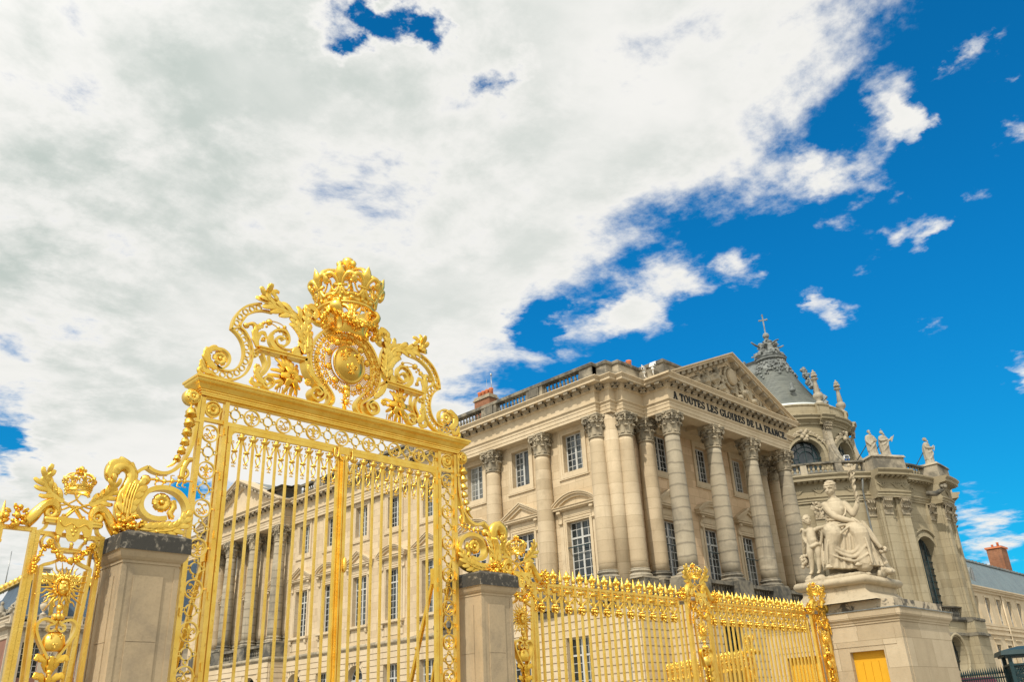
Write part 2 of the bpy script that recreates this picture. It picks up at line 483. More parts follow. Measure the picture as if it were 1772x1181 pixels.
def rosette(mb, x, z, r, y, petals=8):
    """daisy-like boss facing -y"""
    M0 = mb.M
    for k in range(petals):
        a = 2*PI*k/petals
        p = [V((x+cos(a)*r*.15, y-.01, z+sin(a)*r*.15)), V((x+cos(a)*r*.6, y-.05*r/.16, z+sin(a)*r*.6)), V((x+cos(a)*r, y-.01, z+sin(a)*r))]
        mb.leaf(p, r*.42, (0,-1,0), 1, .25, .01, 8, .1, .5)
    mb.ball((x, y-.035*r/.16, z), r*.24, r*.2, r*.24, 10, 6)
    for k in range(petals):
        a = 2*PI*(k+.5)/petals
        mb.ball((x+cos(a)*r*.33, y-.02, z+sin(a)*r*.33), r*.09, r*.09, r*.09, 6, 4)

def bunch(mb, c, r, n=22, ry=.6):
    """fruit and flower cluster"""
    for k in range(n):
        a = rnd.uniform(0, 2*PI); q = r*math.sqrt(rnd.random())
        p = (c[0]+q*cos(a), c[1]-rnd.uniform(0, ry*r)*(1-.5*q/r), c[2]+q*sin(a))
        s = r*rnd.uniform(.16, .3)
        mb.ball(p, s, s, s*rnd.uniform(.8,1.1), 7, 5, .08)
    for k in range(max(5, n//3)):
        a = 2*PI*k/max(5, n//3)+rnd.uniform(-.3,.3)
        d = V((cos(a),-.25,sin(a)))
        b = V(c)+d*r*.6
        mb.leaf([b, b+d*r*.35+V((0,-.1*r,0)), b+d*r*.62], r*.22, (0,-1,0), 2, .4, .008, 8)

def garland(mb, pts, r, step=.06, jit=.5):
    P = spl(pts, 12); acc = 0
    for i in range(1, len(P)):
        acc += (P[i]-P[i-1]).length
        if acc >= step:
            acc = 0
            for k in range(3):
                q = P[i]+V((rnd.uniform(-1,1),rnd.uniform(-1,.4),rnd.uniform(-1,1)))*r*jit
                s = r*rnd.uniform(.42,.72)
                mb.ball(q, s, s, s, 7, 5, .1)
            d = V((rnd.uniform(-1,1),-.4,rnd.uniform(-1,1))).normalized()
            mb.leaf([P[i], P[i]+d*r*.8, P[i]+d*r*1.5], r*.4, (0,-1,0), 1, .4, .006, 6)

def bell(mb, p, d, r):
    """nodding bell flower opening along d"""
    p, d = V(p), V(d).normalized()
    M = mb.M; q = V((0,0,1)).rotation_difference(d).to_matrix().to_4x4()
    o = MB()
    o.lathe([(.12*r,0),(.5*r,.15*r),(.8*r,.55*r),(.78*r,1.1*r),(.95*r,1.55*r),(.7*r,1.45*r)], 12, fl=lambda a, z: .13*cos(5*a))
    o.ball((0,0,0), .28*r)
    mb.merge(o, Matrix.Translation(p) @ q)

def crown(mb, c, rad, h, n=8, seg=32):
    """closed royal crown: jewelled ring, fleurs-de-lis leaning outward, arches and a finial"""
    x, y, z = c; k = rad/.65
    mb.lathe([(rad*.93,0),(rad*1.02,0),(rad*1.05,.05*k),(rad*.99,.07*k),(rad*.99,.2*k),(rad*1.08,.22*k),(rad*1.08,.28*k),(rad*.93,.28*k),(rad*.93,0)], seg, c)
    for i in range(n*2):
        a = 2*PI*i/(n*2)
        mb.ball((x+rad*1.0*cos(a), y+rad*1.0*sin(a), z+.135*k), .075*k if i % 2 else .055*k, None, .05*k, 8, 5)
    zt = z+.28*k
    for i in range(n):
        a = 2*PI*(i+.5)/n-PI/2+PI/n
        big = True
        o = MB(); fleur(o, 0, .14*k, .92*k if h > 1 else .78*k, 0, .62)
        M = Matrix.Translation((x+rad*1.06*cos(a), y+rad*1.06*sin(a), zt)) @ Matrix.Rotation(a+PI/2, 4, 'Z') @ Matrix.Rotation(R(17), 4, 'X')
        mb.merge(o, M)
        # looped points between the fleurs
        b = a+PI/n
        for q in (-1, 1):
            pts = []
            for t, zz in ((.0,.16),(.18,.04),(.42,.03),(.62,.14),(.74,.28)):
                ang = b+q*(PI/n)*(.85-t)
                rr = rad*(1.08+.12*zz)
                pts.append((x+rr*cos(ang), y+rr*sin(ang), zt+zz*k))
            mb.tube(spl(pts, 3), .024*k, 6)
        mb.ball((x+rad*1.12*cos(b), y+rad*1.12*sin(b), zt+.29*k), .04*k, None, None, 7, 5)
        # arch
        arc = []
        for t in range(9):
            u = t/8
            rr = rad*(.97+.22*sin(PI*min(1,u*1.25)))*(1-u**2.4) + rad*.05
            arc.append((x+rr*cos(a), y+rr*sin(a), zt+h*.56*(1-(1-u)**2)-h*.07*u**4))
        mb.tube(arc, [.045*k,.055*k,.05*k,.045*k], 7, flat=.7)
    f = z+.28*k+h*.44
    mb.lathe([(.0,-.02*k),(.14*k,0),(.1*k,.06*k),(.16*k,.1*k),(.08*k,.16*k)], 12, (x,y,f))
    o = MB()
    for i in range(4):
        a = PI/2*i
        pts = [(.03*cos(a)*k, .03*sin(a)*k, .1*k), (.16*k*cos(a), .16*k*sin(a), .34*k), (.24*k*cos(a), .24*k*sin(a), .3*k), (.22*k*cos(a), .22*k*sin(a), .2*k)]
        o.tube(spl(pts, 3), [.04*k,.06*k,.075*k,.04*k], 7)
    top = h-(.28*k+h*.44)
    o.lathe([(.06*k,.12*k),(.05*k,top*.45),(.15*k,top*.68),(.13*k,top*.85),(.04*k,top*.95),(0,top)], 12)
    mb.merge(o, Matrix.Translation((x,y,f)))

# ------------------------------------------------------------------ the great gate, local frame: x along the gate, z up, -y towards the street
GX, GY = 9.93, 15.0
gate = thing('gilded_gate', 'tall gilded double gate with a royal crown and oval shield on its crest', 'gate', (GX, GY, 0))

# posts: two bars, a rosette panel and a chain of fleur-de-lis, rings and monograms
for q in (-1, 1):
    m = MB()
    X = lambda a, b: (min(q*a, q*b), max(q*a, q*b))
    for a, b in ((3.255,3.165),(2.765,2.675)):
        x0, x1 = X(a, b); m.box(x0, -.02, .35, x1, .10, 7.68)
    x0, x1 = X(3.165, 2.765)
    for z0, z1 in ((7.66,7.74),(7.21,7.285),(1.15,1.25),(.35,.5)):
        m.box(x0, 0, z0, x1, .085, z1)
    x0, x1 = X(3.30, 2.62); m.box(x0, -.06, 0, x1, .16, .35)
    for z in (5.0, 3.9, 2.7, 6.1, 7.0):
        m.box(q*2.72-.02, -.045, z, q*2.72+.02, -.02, z+.14); m.box(q*3.21-.02, -.045, z-.3, q*3.21+.02, -.02, z-.16)
    # second bar behind, hinge side
    x0, x1 = X(2.765, 2.71); m.box(x0, .16, .1, x1, .22, 7.6)
    ob = part(m, 'gate_post', gold_bar, gate)
    o = MB(); o.ring(q*2.99, 7.479, .155, .028, .01, .07); rosette(o, q*2.99, 7.479, .145, .035, 9)
    for a, b in ((0,1),(0,-1),(1,0),(-1,0)): o.ball((q*2.99+a*.185, .04, 7.479+b*.185), .028, None, None, 7, 5)
    part(o, 'rosette', gold, ob)
    o = MB(); kinds = ['M','q','F','q']; z = 6.985
    for i in range(17):
        kd = kinds[i % 4]
        if kd == 'q': quatre(o, q*2.992, z, .105, .02, .065)
        else:
            o.ring(q*2.992, z, .163, .024, .01, .07)
            if kd == 'F': fleur(o, q*2.992, z-.04, .30, .04)
            else: monogram(o, q*2.992, z, .15, .04)
            for a in (-1, 1): o.ball((q*2.992+a*.195, .04, z), .026, None, None, 6, 4)
        z -= .3635
    part(o, 'openwork_chain', gold, ob)
    s = MB()
    s.bar((q*2.74, .2, 4.9), (q*2.74, 2.0, .1), .07, .07); s.bar((q*3.2, .12, 5.2), (q*3.2, 1.6, .1), .06, .06)
    s.box(q*2.74-.06, .12, 4.6, q*2.74+.06, .3, 4.95); s.ball((q*3.2, .62, 3.75), .05); s.ball((q*2.74, .86, 3.28), .05)
    part(s, 'raking_strut', gold_deep, ob)

# frieze under the cornice
m = MB(); m.box(-2.675, 0, 7.2, 2.675, .1, 7.28); m.box(-2.765, 0, 7.665, 2.765, .1, 7.74)
fr = part(m, 'frieze_rail', gold, gate)
o = MB(); kinds = 'qFqMqFqMqFqMqFq'
for i, kd in enumerate(kinds):
    x = -2.506+i*.3575
    if kd == 'q': quatre(o, x, 7.475, .102, .03, .07)
    else:
        o.ring(x, 7.475, .163, .024, .02, .075)
        if kd == 'F': fleur(o, x, 7.435, .30, .045)
        else: monogram(o, x, 7.475, .15, .045)
        for b in (-1, 1): o.ball((x, .045, 7.475+b*.188), .024, None, None, 6, 4)
part(o, 'openwork_frieze', gold, fr)

# cornice
m = MB()
prof = [(0,7.70),(.035,7.70),(.035,7.735),(.05,7.735),(.05,7.765),(.075,7.78),(.075,7.80),(.095,7.81),(.12,7.84),(.155,7.88),(.185,7.90),(.2,7.905),(.215,7.93),(.225,7.965),(.25,7.975),(.25,8.02),(.02,8.05),(0,8.05)]
m.sweep(prof, [(-3.26,-.03),(3.26,-.03),(3.26,.13),(-3.26,.13)], closed=True, side=1)
m.box(-3.26, -.03, 7.70, 3.26, .13, 8.045)
for i in range(-6, 7): m.box(i*.5-.004, -.284, 7.972, i*.5+.004, -.2, 8.024)
part(m, 'gate_cornice', gold, gate)

# the two leaves
pend = MB()
def make_pendant():
    m = MB()
    for q in (-1, 1):
        m.tube(spl([(q*.1,0,7.03),(q*.085,0,6.93),(q*.05,0,6.83),(q*.02,0,6.74)],4), [.02,.018,.015], 6)
        m.tube(spl([(q*.07,0,6.9),(q*.035,0,6.93),(q*.03,0,6.88)],3), .01, 5)
        m.tube(spl([(q*.012,0,6.71),(q*.045,0,6.64),(q*.04,0,6.58),(q*.01,0,6.52)],4), .013, 6)
        m.tube(spl([(q*.006,0,6.5),(q*.035,0,6.47),(q*.04,0,6.5)],3), .009, 5)
        m.tube(spl([(q*.004,0,6.43),(q*.028,0,6.41),(q*.032,0,6.44)],3), .008, 5)
        m.ball((q*.105,-.01,6.985), .03, None, None, 7, 5)
    m.lathe([(0,-.035),(.03,-.03),(.062,-.012),(.062,.006),(.03,.02),(.02,.03)], 10, (0,0,6.725))
    m.lathe([(.0,-.02),(.026,-.006),(.026,.006),(0,.02)], 8, (0,0,6.51))
    m.tube([(0,0,6.51),(0,0,6.41)], .009, 5)
    return m.mesh('pendant')
pend_me = make_pendant()
bm_ = MB(); bm_.box(-.022,-.022,.45,.022,.022,7.0)
bm_.lathe([(.03,0),(.065,.02),(.085,.05),(.085,.065),(.05,.075),(.045,.1),(.06,.12)], 10, (0,0,6.955))
for k in range(2):
    bm_.ball((.09*(-1)**k,0,7.05), .022, None, None, 6, 4)
bar_me = bm_.mesh('bar')
for q in (-1, 1):
    m = MB()
    X = lambda a, b: (min(q*a, q*b), max(q*a, q*b))
    x0, x1 = X(2.655, 2.575); m.box(x0, -.03, .12, x1, .05, 7.185)
    x0, x1 = X(2.6, .14); m.box(x0, -.026, 7.105, x1, .046, 7.187); m.box(x0, -.026, .125, x1, .046, .5); m.box(x0, -.026, 1.35, x1, .046, 1.5)
    x0, x1 = X(.13, .08); m.box(x0, -.03, .12, x1, .05, 7.105)
    for cx, sg in ((2.575, 1), (.16, -1)):  # rounded upper corners
        pts = [(q*(cx-sg*.15*(1-cos(PI/2*t/6))), 7.105-.15*(1-sin(PI/2*t/6))) for t in range(7)]
        m.extr([(q*cx, 7.105)]+pts, -.02, .04)
    for z in (6.85, 6.4, 5.8, 4.6, 4.4): m.box(q*2.64-.015, -.05, z, q*2.64+.015, -.03, z+.1)
    lf = part(m, 'gate_leaf', gold, gate)
    for i in range(9):
        part(bar_me, 'bar', gold_bar, lf, loc=(q*(.31+.2545*i), .01, 0))
    for i in range(10):
        part(pend_me, 'pendant', gold, lf, loc=(q*(.31+.2545*(i-.5)) if i else q*.205, .01, 0))
    pm = MB(); x0, x1 = X(2.57, .17); pm.box(x0, 0, .5, x1, .03, 1.35)
    part(pm, 'kick_panel', gold, lf)
m = MB()
m.box(-.075,-.06,.1,.075,.0,7.06); m.box(-.04,-.1,.1,-.012,-.06,7.02); m.box(.014,-.09,.1,.045,-.06,7.02)
m.box(-.13,-.075,7.08,.13,-.03,7.24)
for q in (-1,1):
    m.tube(spl([(q*.13,-.05,7.26),(q*.125,-.05,7.1),(q*.16,-.05,7.0),(q*.22,-.05,7.02),(q*.23,-.05,7.12),(q*.22,-.05,7.2)],4), .024, 6)
    m.tube(spl([(q*.09,-.05,7.1),(q*.075,-.05,6.99),(q*.02,-.06,6.95),(0,-.06,7.0)],4), .028, 6)
m.ball((0.09,-.1,4.75), .05, .05, .16)
part(m, 'meeting_stile', gold_bar, gate)

# crest ------------------------------------------------------------
crest = MB()
crest.box(-3.24, -.02, 8.04, 3.24, .12, 8.075)
cr = part(crest, 'crest_base', gold, gate)
Y0, Y1 = .0, .11
outer = [(-2.6,9.38),(-2.47,9.3),(-2.36,9.15),(-2.29,8.97),(-2.27,8.8),(-2.3,8.59),(-2.38,8.4),(-2.52,8.26),(-2.7,8.17),(-2.89,8.15),(-3.05,8.19),(-3.17,8.26),(-3.25,8.38),(-3.27,8.51),(-3.21,8.65),(-3.08,8.75),(-2.93,8.78),(-2.8,8.72),(-2.75,8.6),(-2.79,8.46),(-2.9,8.37),(-3.01,8.40)]
inner = [(-2.78,9.29),(-2.66,9.22),(-2.55,9.1),(-2.48,8.94),(-2.46,8.77),(-2.5,8.59),(-2.59,8.45),(-2.72,8.36),(-2.87,8.34),(-3.01,8.40)]
upout = [(-2.78,9.28),(-2.76,9.47),(-2.68,9.67),(-2.54,9.86),(-2.35,9.99),(-2.17,10.06)]
upin = [(-2.6,9.38),(-2.57,9.51),(-2.46,9.7),(-2.29,9.84),(-2.09,9.92),(-1.88,9.94)]
rings = [(-2.67,9.46),(-2.61,9.62),(-2.5,9.77),(-2.36,9.88),(-2.21,9.95),(-2.58,9.27),(-2.48,9.13),(-2.405,8.98),(-2.375,8.82),(-2.4,8.66),(-2.46,8.50),(-2.56,8.37),(-2.7,8.275),(-2.86,8.25),(-3.02,8.30)]
cout = [(-2.05,10.08),(-1.99,10.1),(-1.71,10.14),(-1.46,10.1),(-1.29,9.98),(-1.17,9.85),(-1.09,9.7)]
stem = [(-1.07,10.07),(-1.01,10.01),(-0.92,10.05),(-0.85,10.17),(-0.92,10.29),(-1.05,10.31),(-1.15,10.21),(-1.16,10.09),(-1.11,9.95),(-1.03,9.75),(-1.01,9.49),(-1.07,9.29),(-1.18,9.15),(-1.34,9.07),(-1.55,9.06),(-1.72,9.11),(-1.85,9.21),(-1.89,9.33),(-1.85,9.48),(-1.72,9.58),(-1.58,9.59),(-1.48,9.5),(-1.47,9.34),(-1.59,9.22),(-1.72,9.23),(-1.76,9.32),(-1.71,9.41),(-1.62,9.42),(-1.58,9.37)]
stemin = [(-1.2,9.36),(-1.26,9.28),(-1.4,9.2),(-1.57,9.175),(-1.7,9.2)]
vol = [(-2.17,8.985),(-1.6,9.0),(-1.075,9.02),(-1.075,8.98),(-1.0,8.76),(-0.83,8.59),(-0.66,8.46),(-0.56,8.37),(-0.57,8.27),(-0.68,8.17),(-0.82,8.2),(-0.88,8.31),(-0.81,8.43),(-0.69,8.44),(-0.63,8.37),(-0.69,8.3),(-0.76,8.33)]
sbr = [(-2.07,8.9),(-1.98,8.72),(-2.0,8.56),(-2.07,8.44),(-2.04,8.29),(-1.94,8.19),(-1.83,8.2),(-1.75,8.32),(-1.82,8.42),(-1.94,8.42),(-1.98,8.32),(-1.91,8.25),(-1.85,8.31)]
sbr2 = [(-1.9,8.92),(-1.87,8.72),(-1.94,8.54),(-2.03,8.42)]
for q in (-1, 1):
    F = lambda L: [(-q*a, b) for a, b in L]   # traced on the left, q=1 mirrors
    S = lambda L, n=6: spl([(a, 0, b) for a, b in F(L)], n)
    m = MB()
    for L, w in ((outer,.04),(inner,.035),(upout,.04),(upin,.035)):
        m.band(S(L), w, Y0, Y1)
    for x, z in F(rings): m.ring(x, z, .058, .018, .03, .08, 18)
    m.band(S([(-2.78,9.28),(-2.6,9.38)],2), .03, Y0, Y1)
    sc = part(m, 'ringed_scroll', gold, cr)
    m = MB(); m.band(S(cout), .09, Y0-.01, Y1); m.band(S(stem), lambda t: .10 if t < .62 else .05, Y0-.01, Y1)
    m.band(S(stemin), .03, Y0, Y1)
    for k in range(9):
        a = PI*.1+k*PI*.19; rr = .165
        m.ring(q*1.675+rr*cos(a), 9.395+rr*sin(a)*1.0, .022, .012, .03, .08, 10)
    for k, (x, z) in enumerate(((-1.62,9.125),(-1.5,9.125),(-1.38,9.14),(-1.74,9.165))):
        m.ring(-q*x, z, .022, .012, .03, .08, 10)
    part(m, 'c_scroll', gold, cr)
    m = MB()
    A = lambda L, d=-.03: [V((-q*a, d, b)) for a, b in L]
    g = [(-1.12,9.6),(-1.22,9.84),(-1.36,9.98),(-1.6,10.02),(-1.82,10.05),(-2.02,10.1),(-2.12,10.19),(-2.12,10.29),(-2.03,10.36),(-1.95,10.30),(-1.99,10.24)]
    m.frond([V((-q*a, -.05-.08*max(0,i-6), b)) for i, (a, b) in enumerate(g[:8])], .30, .062, 8, (0,-1,0), 38, .045)
    m.frond([V((-q*a, -.10, b)) for a, b in ((-2.05,10.12),(-2.12,10.2),(-2.12,10.3),(-2.03,10.36),(-1.95,10.29))], .2, .05, 5, (0,-1,0), 40, .04)
    m.frond(A([(-1.1,9.15),(-1.11,9.4),(-1.2,9.6),(-1.38,9.78)], -.06), .28, .058, 6, (0,-1,0), 40, .04)
    m.frond(A([(-1.05,9.3),(-1.06,9.6),(-1.1,9.9),(-1.1,10.2)], -.07), .2, .05, 6, (0,-1,0), 35, .04)
    m.leaf(A([(-1.08,10.1),(-1.1,10.25),(-1.0,10.33),(-.88,10.28),(-.86,10.15),(-.93,10.08)], -.06), .1, (0,-1,0), 4, .4, .02, 30, .45, .6)
    m.leaf(A([(-1.2,9.14),(-1.34,9.12),(-1.2,9.32),(-1.24,9.5)], -.05), .09, (0,-1,0), 4, .4, .02, 24)
    part(m, 'acanthus_leaf', gold, cr)
    m = MB()
    m.tube(S([(-2.48,9.46),(-2.33,9.52),(-2.26,9.42),(-2.27,9.2),(-2.2,9.02)]), [.02,.05,.06,.05,.03], 8)
    m.leaf(A([(-2.2,9.02),(-2.28,9.25),(-2.24,9.45),(-2.1,9.52)], -.04), .09, (0,-1,0), 4, .4, .012, 20)
    m.leaf(A([(-2.22,9.12),(-2.18,9.33),(-2.06,9.36),(-2.03,9.24)], -.04), .06, (0,-1,0), 3, .4, .012, 18)
    bell(m, (-q*-2.06,.03,9.3), (q*-.02*-1,0,-1), .055); m.ball((q*2.47,.03,9.45), .075, .06, .06, 9, 6, .1)
    m.tube(S([(-2.22,9.44),(-2.15,9.54),(-1.97,9.69),(-1.77,9.72),(-1.6,9.67),(-1.49,9.56)]), [.018,.016,.012,.008], 6)
    for x, z, r in ((-2.15,9.54,.06),(-1.97,9.67,.075),(-2.09,9.62,.04),(-1.6,9.66,.045),(-1.74,9.61,.03),(-2.02,9.55,.03)): m.ball((q*-x,.0,z), r, None, None, 9, 6)
    m.tube(S([(-1.97,9.67),(-1.8,9.62),(-1.74,9.55),(-1.8,9.53)]), .014, 6)
    part(m, 'berry_spray', gold, cr)
    m = MB(); m.band(S(vol,8), .06, -.09, .14); m.band([(q*(2.19 if q>0 else 2.19), 9.015), (q*1.05, 9.055)], .035, -.12, .16)
    m.band(S(sbr), .045, -.04, .12); m.band(S(sbr2), .035, 0, .09); m.ring(q*2.2, 8.87, .05, .022, .0, .1, 16)
    m.leaf(A([(-.72,8.56),(-.85,8.66),(-.97,8.8),(-1.0,8.92)], -.1), .08, (0,-1,0), 4, .4, .012, 20)
    m.leaf(A([(-2.0,8.25),(-2.12,8.33),(-2.18,8.46),(-2.1,8.58)], -.06), .1, (0,-1,0), 4, .4, .012, 20)
    rosette(m, q*2.17, 8.56, .085, -.03, 6)
    m.leaf(A([(-2.05,8.2),(-2.2,8.18),(-2.28,8.24),(-2.24,8.32)], -.05), .07, (0,-1,0), 3, .4, .012, 16)
    part(m, 'shelf_bracket', gold, cr)
    m = MB(); cx, cz = q*1.41, 8.51
    for k in range(6):
        a = PI/6+PI/3*k+PI/6
        d = V((cos(a), 0, sin(a))); b = V((cx, -.14, cz))
        m.leaf([b+d*.02, b+d*.12+V((0,-.03,0)), b+d*.26+V((0,.03,0))], .075, (0,-1,0), 1, .5, .012, 14, .05, .5)
    for k in range(6): m.ball((cx+.025*cos(k), -.19, cz+.025*sin(k)), .018, None, None, 6, 4)
    for i, (tx, tz) in enumerate([(-1.78,8.91),(-1.65,8.99),(-1.54,9.0),(-1.44,8.95),(-1.33,8.9),(-1.23,8.88),(-1.92,8.49),(-1.07,8.64),(-1.72,8.19),(-1.55,8.12),(-1.37,8.12),(-1.2,8.16),(-1.12,8.32),(-1.82,8.32),(-1.86,8.62),(-1.12,8.5),(-1.7,8.78)]):
        t = V((-q*tx, .0, tz)); b = V((cx, -.02, cz)); md = b.lerp(t, .55)+V((rnd.uniform(-.04,.04), -.07, rnd.uniform(-.03,.03)))
        m.leaf([b.lerp(t,.15), md, t], .05, (0,-1,0), 1, .5, .01, 14, .05, .5)
    for k in range(9): m.tube([(cx-.25+.06*k, .05, 8.08), (cx-.22+.055*k, .03, 8.3)], .012, 5)
    rosette(m, q*1.0, 8.5, .085, -.08, 7)
    part(m, 'lily_spray', gold_deep, cr)
    m = MB(); rosette(m, q*2.965, 8.565, .16, .03, 6)
    m.leaf(A([(-3.03,8.3),(-3.2,8.42),(-3.26,8.6),(-3.12,8.74),(-2.95,8.72)], -.03), .1, (0,-1,0), 5, .4, .012, 30)
    m.leaf(A([(-3.1,8.22),(-3.25,8.22),(-3.33,8.3),(-3.36,8.44)], -.02), .07, (0,-1,0), 4, .4, .012, 18)
    m.tube(S([(-3.1,8.1),(-3.3,8.12),(-3.38,8.2),(-3.33,8.27),(-3.29,8.22)]), [.05,.045,.04,.03], 7)
    part(m, 'corner_rosette', gold, cr)
    # lyre-shaped rails round the shield with pierced flowers
    m = MB()
    oo = [(-0.42,9.99),(-0.55,9.93),(-0.72,9.76),(-0.86,9.51),(-0.93,9.25),(-0.92,9.02),(-0.85,8.8),(-0.72,8.62),(-0.56,8.47),(-0.44,8.36),(-0.42,8.24),(-0.5,8.13),(-.6,8.1)]
    oi = [(0.0,9.96),(-0.2,9.935),(-0.4,9.84),(-0.58,9.66),(-0.71,9.43),(-0.76,9.2),(-0.73,9.0),(-0.65,8.81),(-0.52,8.64),(-0.36,8.46),(-0.29,8.34),(-0.3,8.22),(-0.4,8.1)]
    m.band(S(oo), .05, -.04, .1); m.band(S(oi), .04, -.04, .1)
    a, b = spl(p3(oo), 6), spl(p3(oi), 6)
    for i in range(1, 36):
        t = i/36
        pa, pb = a[int(t*(len(a)-1))], b[int((.1+.9*t)*(len(b)-1))]
        for f in (.3, .7):
            c = pa.lerp(pb, f); c.x *= -q
            for k in range(4):
                an = k*PI/2+PI/4*(i % 2)
                m.ball((c.x+.02*cos(an), .0, c.z+.02*sin(an)), .018, .018, .018, 6, 4)
        if i % 2:
            m.tube([(-q*pa.x,.03,pa.z),(-q*pb.x,.03,pb.z)], .01, 5)
    part(m, 'lyre_frame', gold, cr)

# shield, its chain of orders and flower wreath
m = MB(); cx, cz = .02, 9.19
sm = MB()
m.M = Matrix.Translation((cx, -.06, cz)) @ Matrix.Rotation(R(90), 4, 'X')
m.lathe([(0.0,.17),(.1,.165),(.2,.145),(.3,.105),(.36,.06),(.39,.04),(.40,.05),(.42,.05),(.43,.03),(.42,0),(.3,-.03),(0,-.05)], 40, (0,0,0), .97, 1.06)
m.M = None
sh = part(m, 'shield', gold_shield, cr)
o = MB()
fleur(o, -.17+cx, cz+.12, .33, -.215, .45); fleur(o, .19+cx, cz+.12, .33, -.21, .45); fleur(o, .01+cx, cz-.17, .35, -.225, .45)
part(o, 'fleur_de_lis', gold_deep, sh)
m = MB()
for k in range(10):
    a = 2*PI*k/10+.3; x, z = cx+.53*cos(a), cz+.56*sin(a)
    m.ball((x,-.06,z), .085, .05, .08, 9, 6)
    for j in range(5):
        b = a+PI+(j-2)*.35; m.tube([(x-.05*cos(a),-.1,z-.05*sin(a)),(x+.075*cos(b+PI),-.09,z+.075*sin(b+PI))], .012, 5)
    for j in range(5):
        a2 = a+2*PI/10*(.25+.125*j)
        d = V((cos(a2),0,sin(a2)*1.05)); m.tube([V((cx,-.05,cz))+d*.46, V((cx,-.05,cz))+d*.61], .013, 5)
m.torus((cx,-.04,cz), .455, .018, 'y', 48, 6); m.torus((cx,-.04,cz), .62, .016, 'y', 48, 6)
part(m, 'shell_chain', gold_deep, cr)
m = MB()
for rr, nn, sz in ((.665,24,.072),(.775,28,.064)):
    for k in range(nn):
        a = 2*PI*k/nn+(.5 if rr > .7 else 0)*2*PI/nn
        if rr > .7 and -2.25 < (a if a < PI else a-2*PI) < -.9: continue
        x, z = cx+rr*cos(a), cz+rr*1.02*sin(a)
        for j in range(5):
            b = 2*PI*j/5+a; m.ball((x+.55*sz*cos(b),-.04,z+.55*sz*sin(b)), sz*.36, sz*.3, sz*.36, 6, 4)
        m.ball((x,-.075,z), sz*.3, None, None, 6, 4)
        b = a+PI/nn; m.leaf([(cx+(rr-.04)*cos(b),-.01,cz+(rr-.04)*sin(b)),(cx+rr*cos(b),-.03,cz+rr*sin(b)),(cx+(rr+.05)*cos(b),-.01,cz+(rr+.05)*sin(b))], .03, (0,-1,0), 1, .3, .006, 6, .1)
part(m, 'flower_wreath', gold_deep, cr)
m = MB(); m.tube([(0,0,8.06),(0,0,8.62)], .045, 8); m.ball((.02,-.06,8.5), .09, .05, .1)
for k in range(18):
    a = 2*PI*k/18; d = V((cos(a), -.4*(k % 2), sin(a))); b = V((.0,-.04,8.29))
    m.tube([b+d*.03, b+d*.16], [.022,.004], 5)
m.ball((0,-.06,8.29), .06)
part(m, 'sunburst_pendant', gold_deep, cr)
# consoles, swags and flowers that carry the crown
m = MB()
for a in (R(-142), R(-38), R(142), R(38)):
    d = V((cos(a), sin(a), 0)); c = V((0, .1, 0))
    pts = [c+d*.42+V((0,0,9.95)), c+d*.44+V((0,0,10.1)), c+d*.52+V((0,0,10.24)), c+d*.66+V((0,0,10.30)), c+d*.74+V((0,0,10.42)), c+d*.66+V((0,0,10.53)), c+d*.55+V((0,0,10.48)), c+d*.57+V((0,0,10.40))]
    m.tube(spl(pts, 5), [.05,.06,.07,.075,.07,.06,.04], 8, flat=1.9, up=(-d.y,d.x,0))
m.lathe([(.40,9.88),(.45,9.93),(.45,10.08),(.47,10.12),(.47,10.16),(.43,10.16),(.42,10.05),(.40,9.88)], 28, (0,.1,0))
m.band([(.56,9.9),(.58,10.2),(.66,10.4)], .05, -.02, .1); m.band([(-.56,9.9),(-.58,10.2),(-.66,10.4)], .05, -.02, .1)
part(m, 'crown_console', gold, cr)
m = MB()
garland(m, [(-.55,-.3,10.32),(-.3,-.42,10.14),(0,-.45,10.08),(.3,-.42,10.14),(.55,-.3,10.32)], .085, .05)
garland(m, [(-.58,-.2,10.35),(-.72,-.1,10.15),(-.68,-.05,9.95)], .075, .05); garland(m, [(.58,-.2,10.4),(.75,-.05,10.22),(.7,0,10.0)], .085, .05)
bunch(m, (.72,0,10.22), .2, 22); bunch(m, (-.62,0,10.02), .12, 12); bunch(m, (0,-.36,10.05), .13, 14)
garland(m, [(-.5,-.02,9.97),(-.25,-.08,10.02),(0,-.08,10.04),(.25,-.08,10.02),(.5,-.02,9.97)], .06, .05)
part(m, 'flower_swag', gold_deep, cr)
m = MB(); crown(m, (0, .1, 10.50), .65, 1.56)
part(m, 'royal_crown', gold, cr)

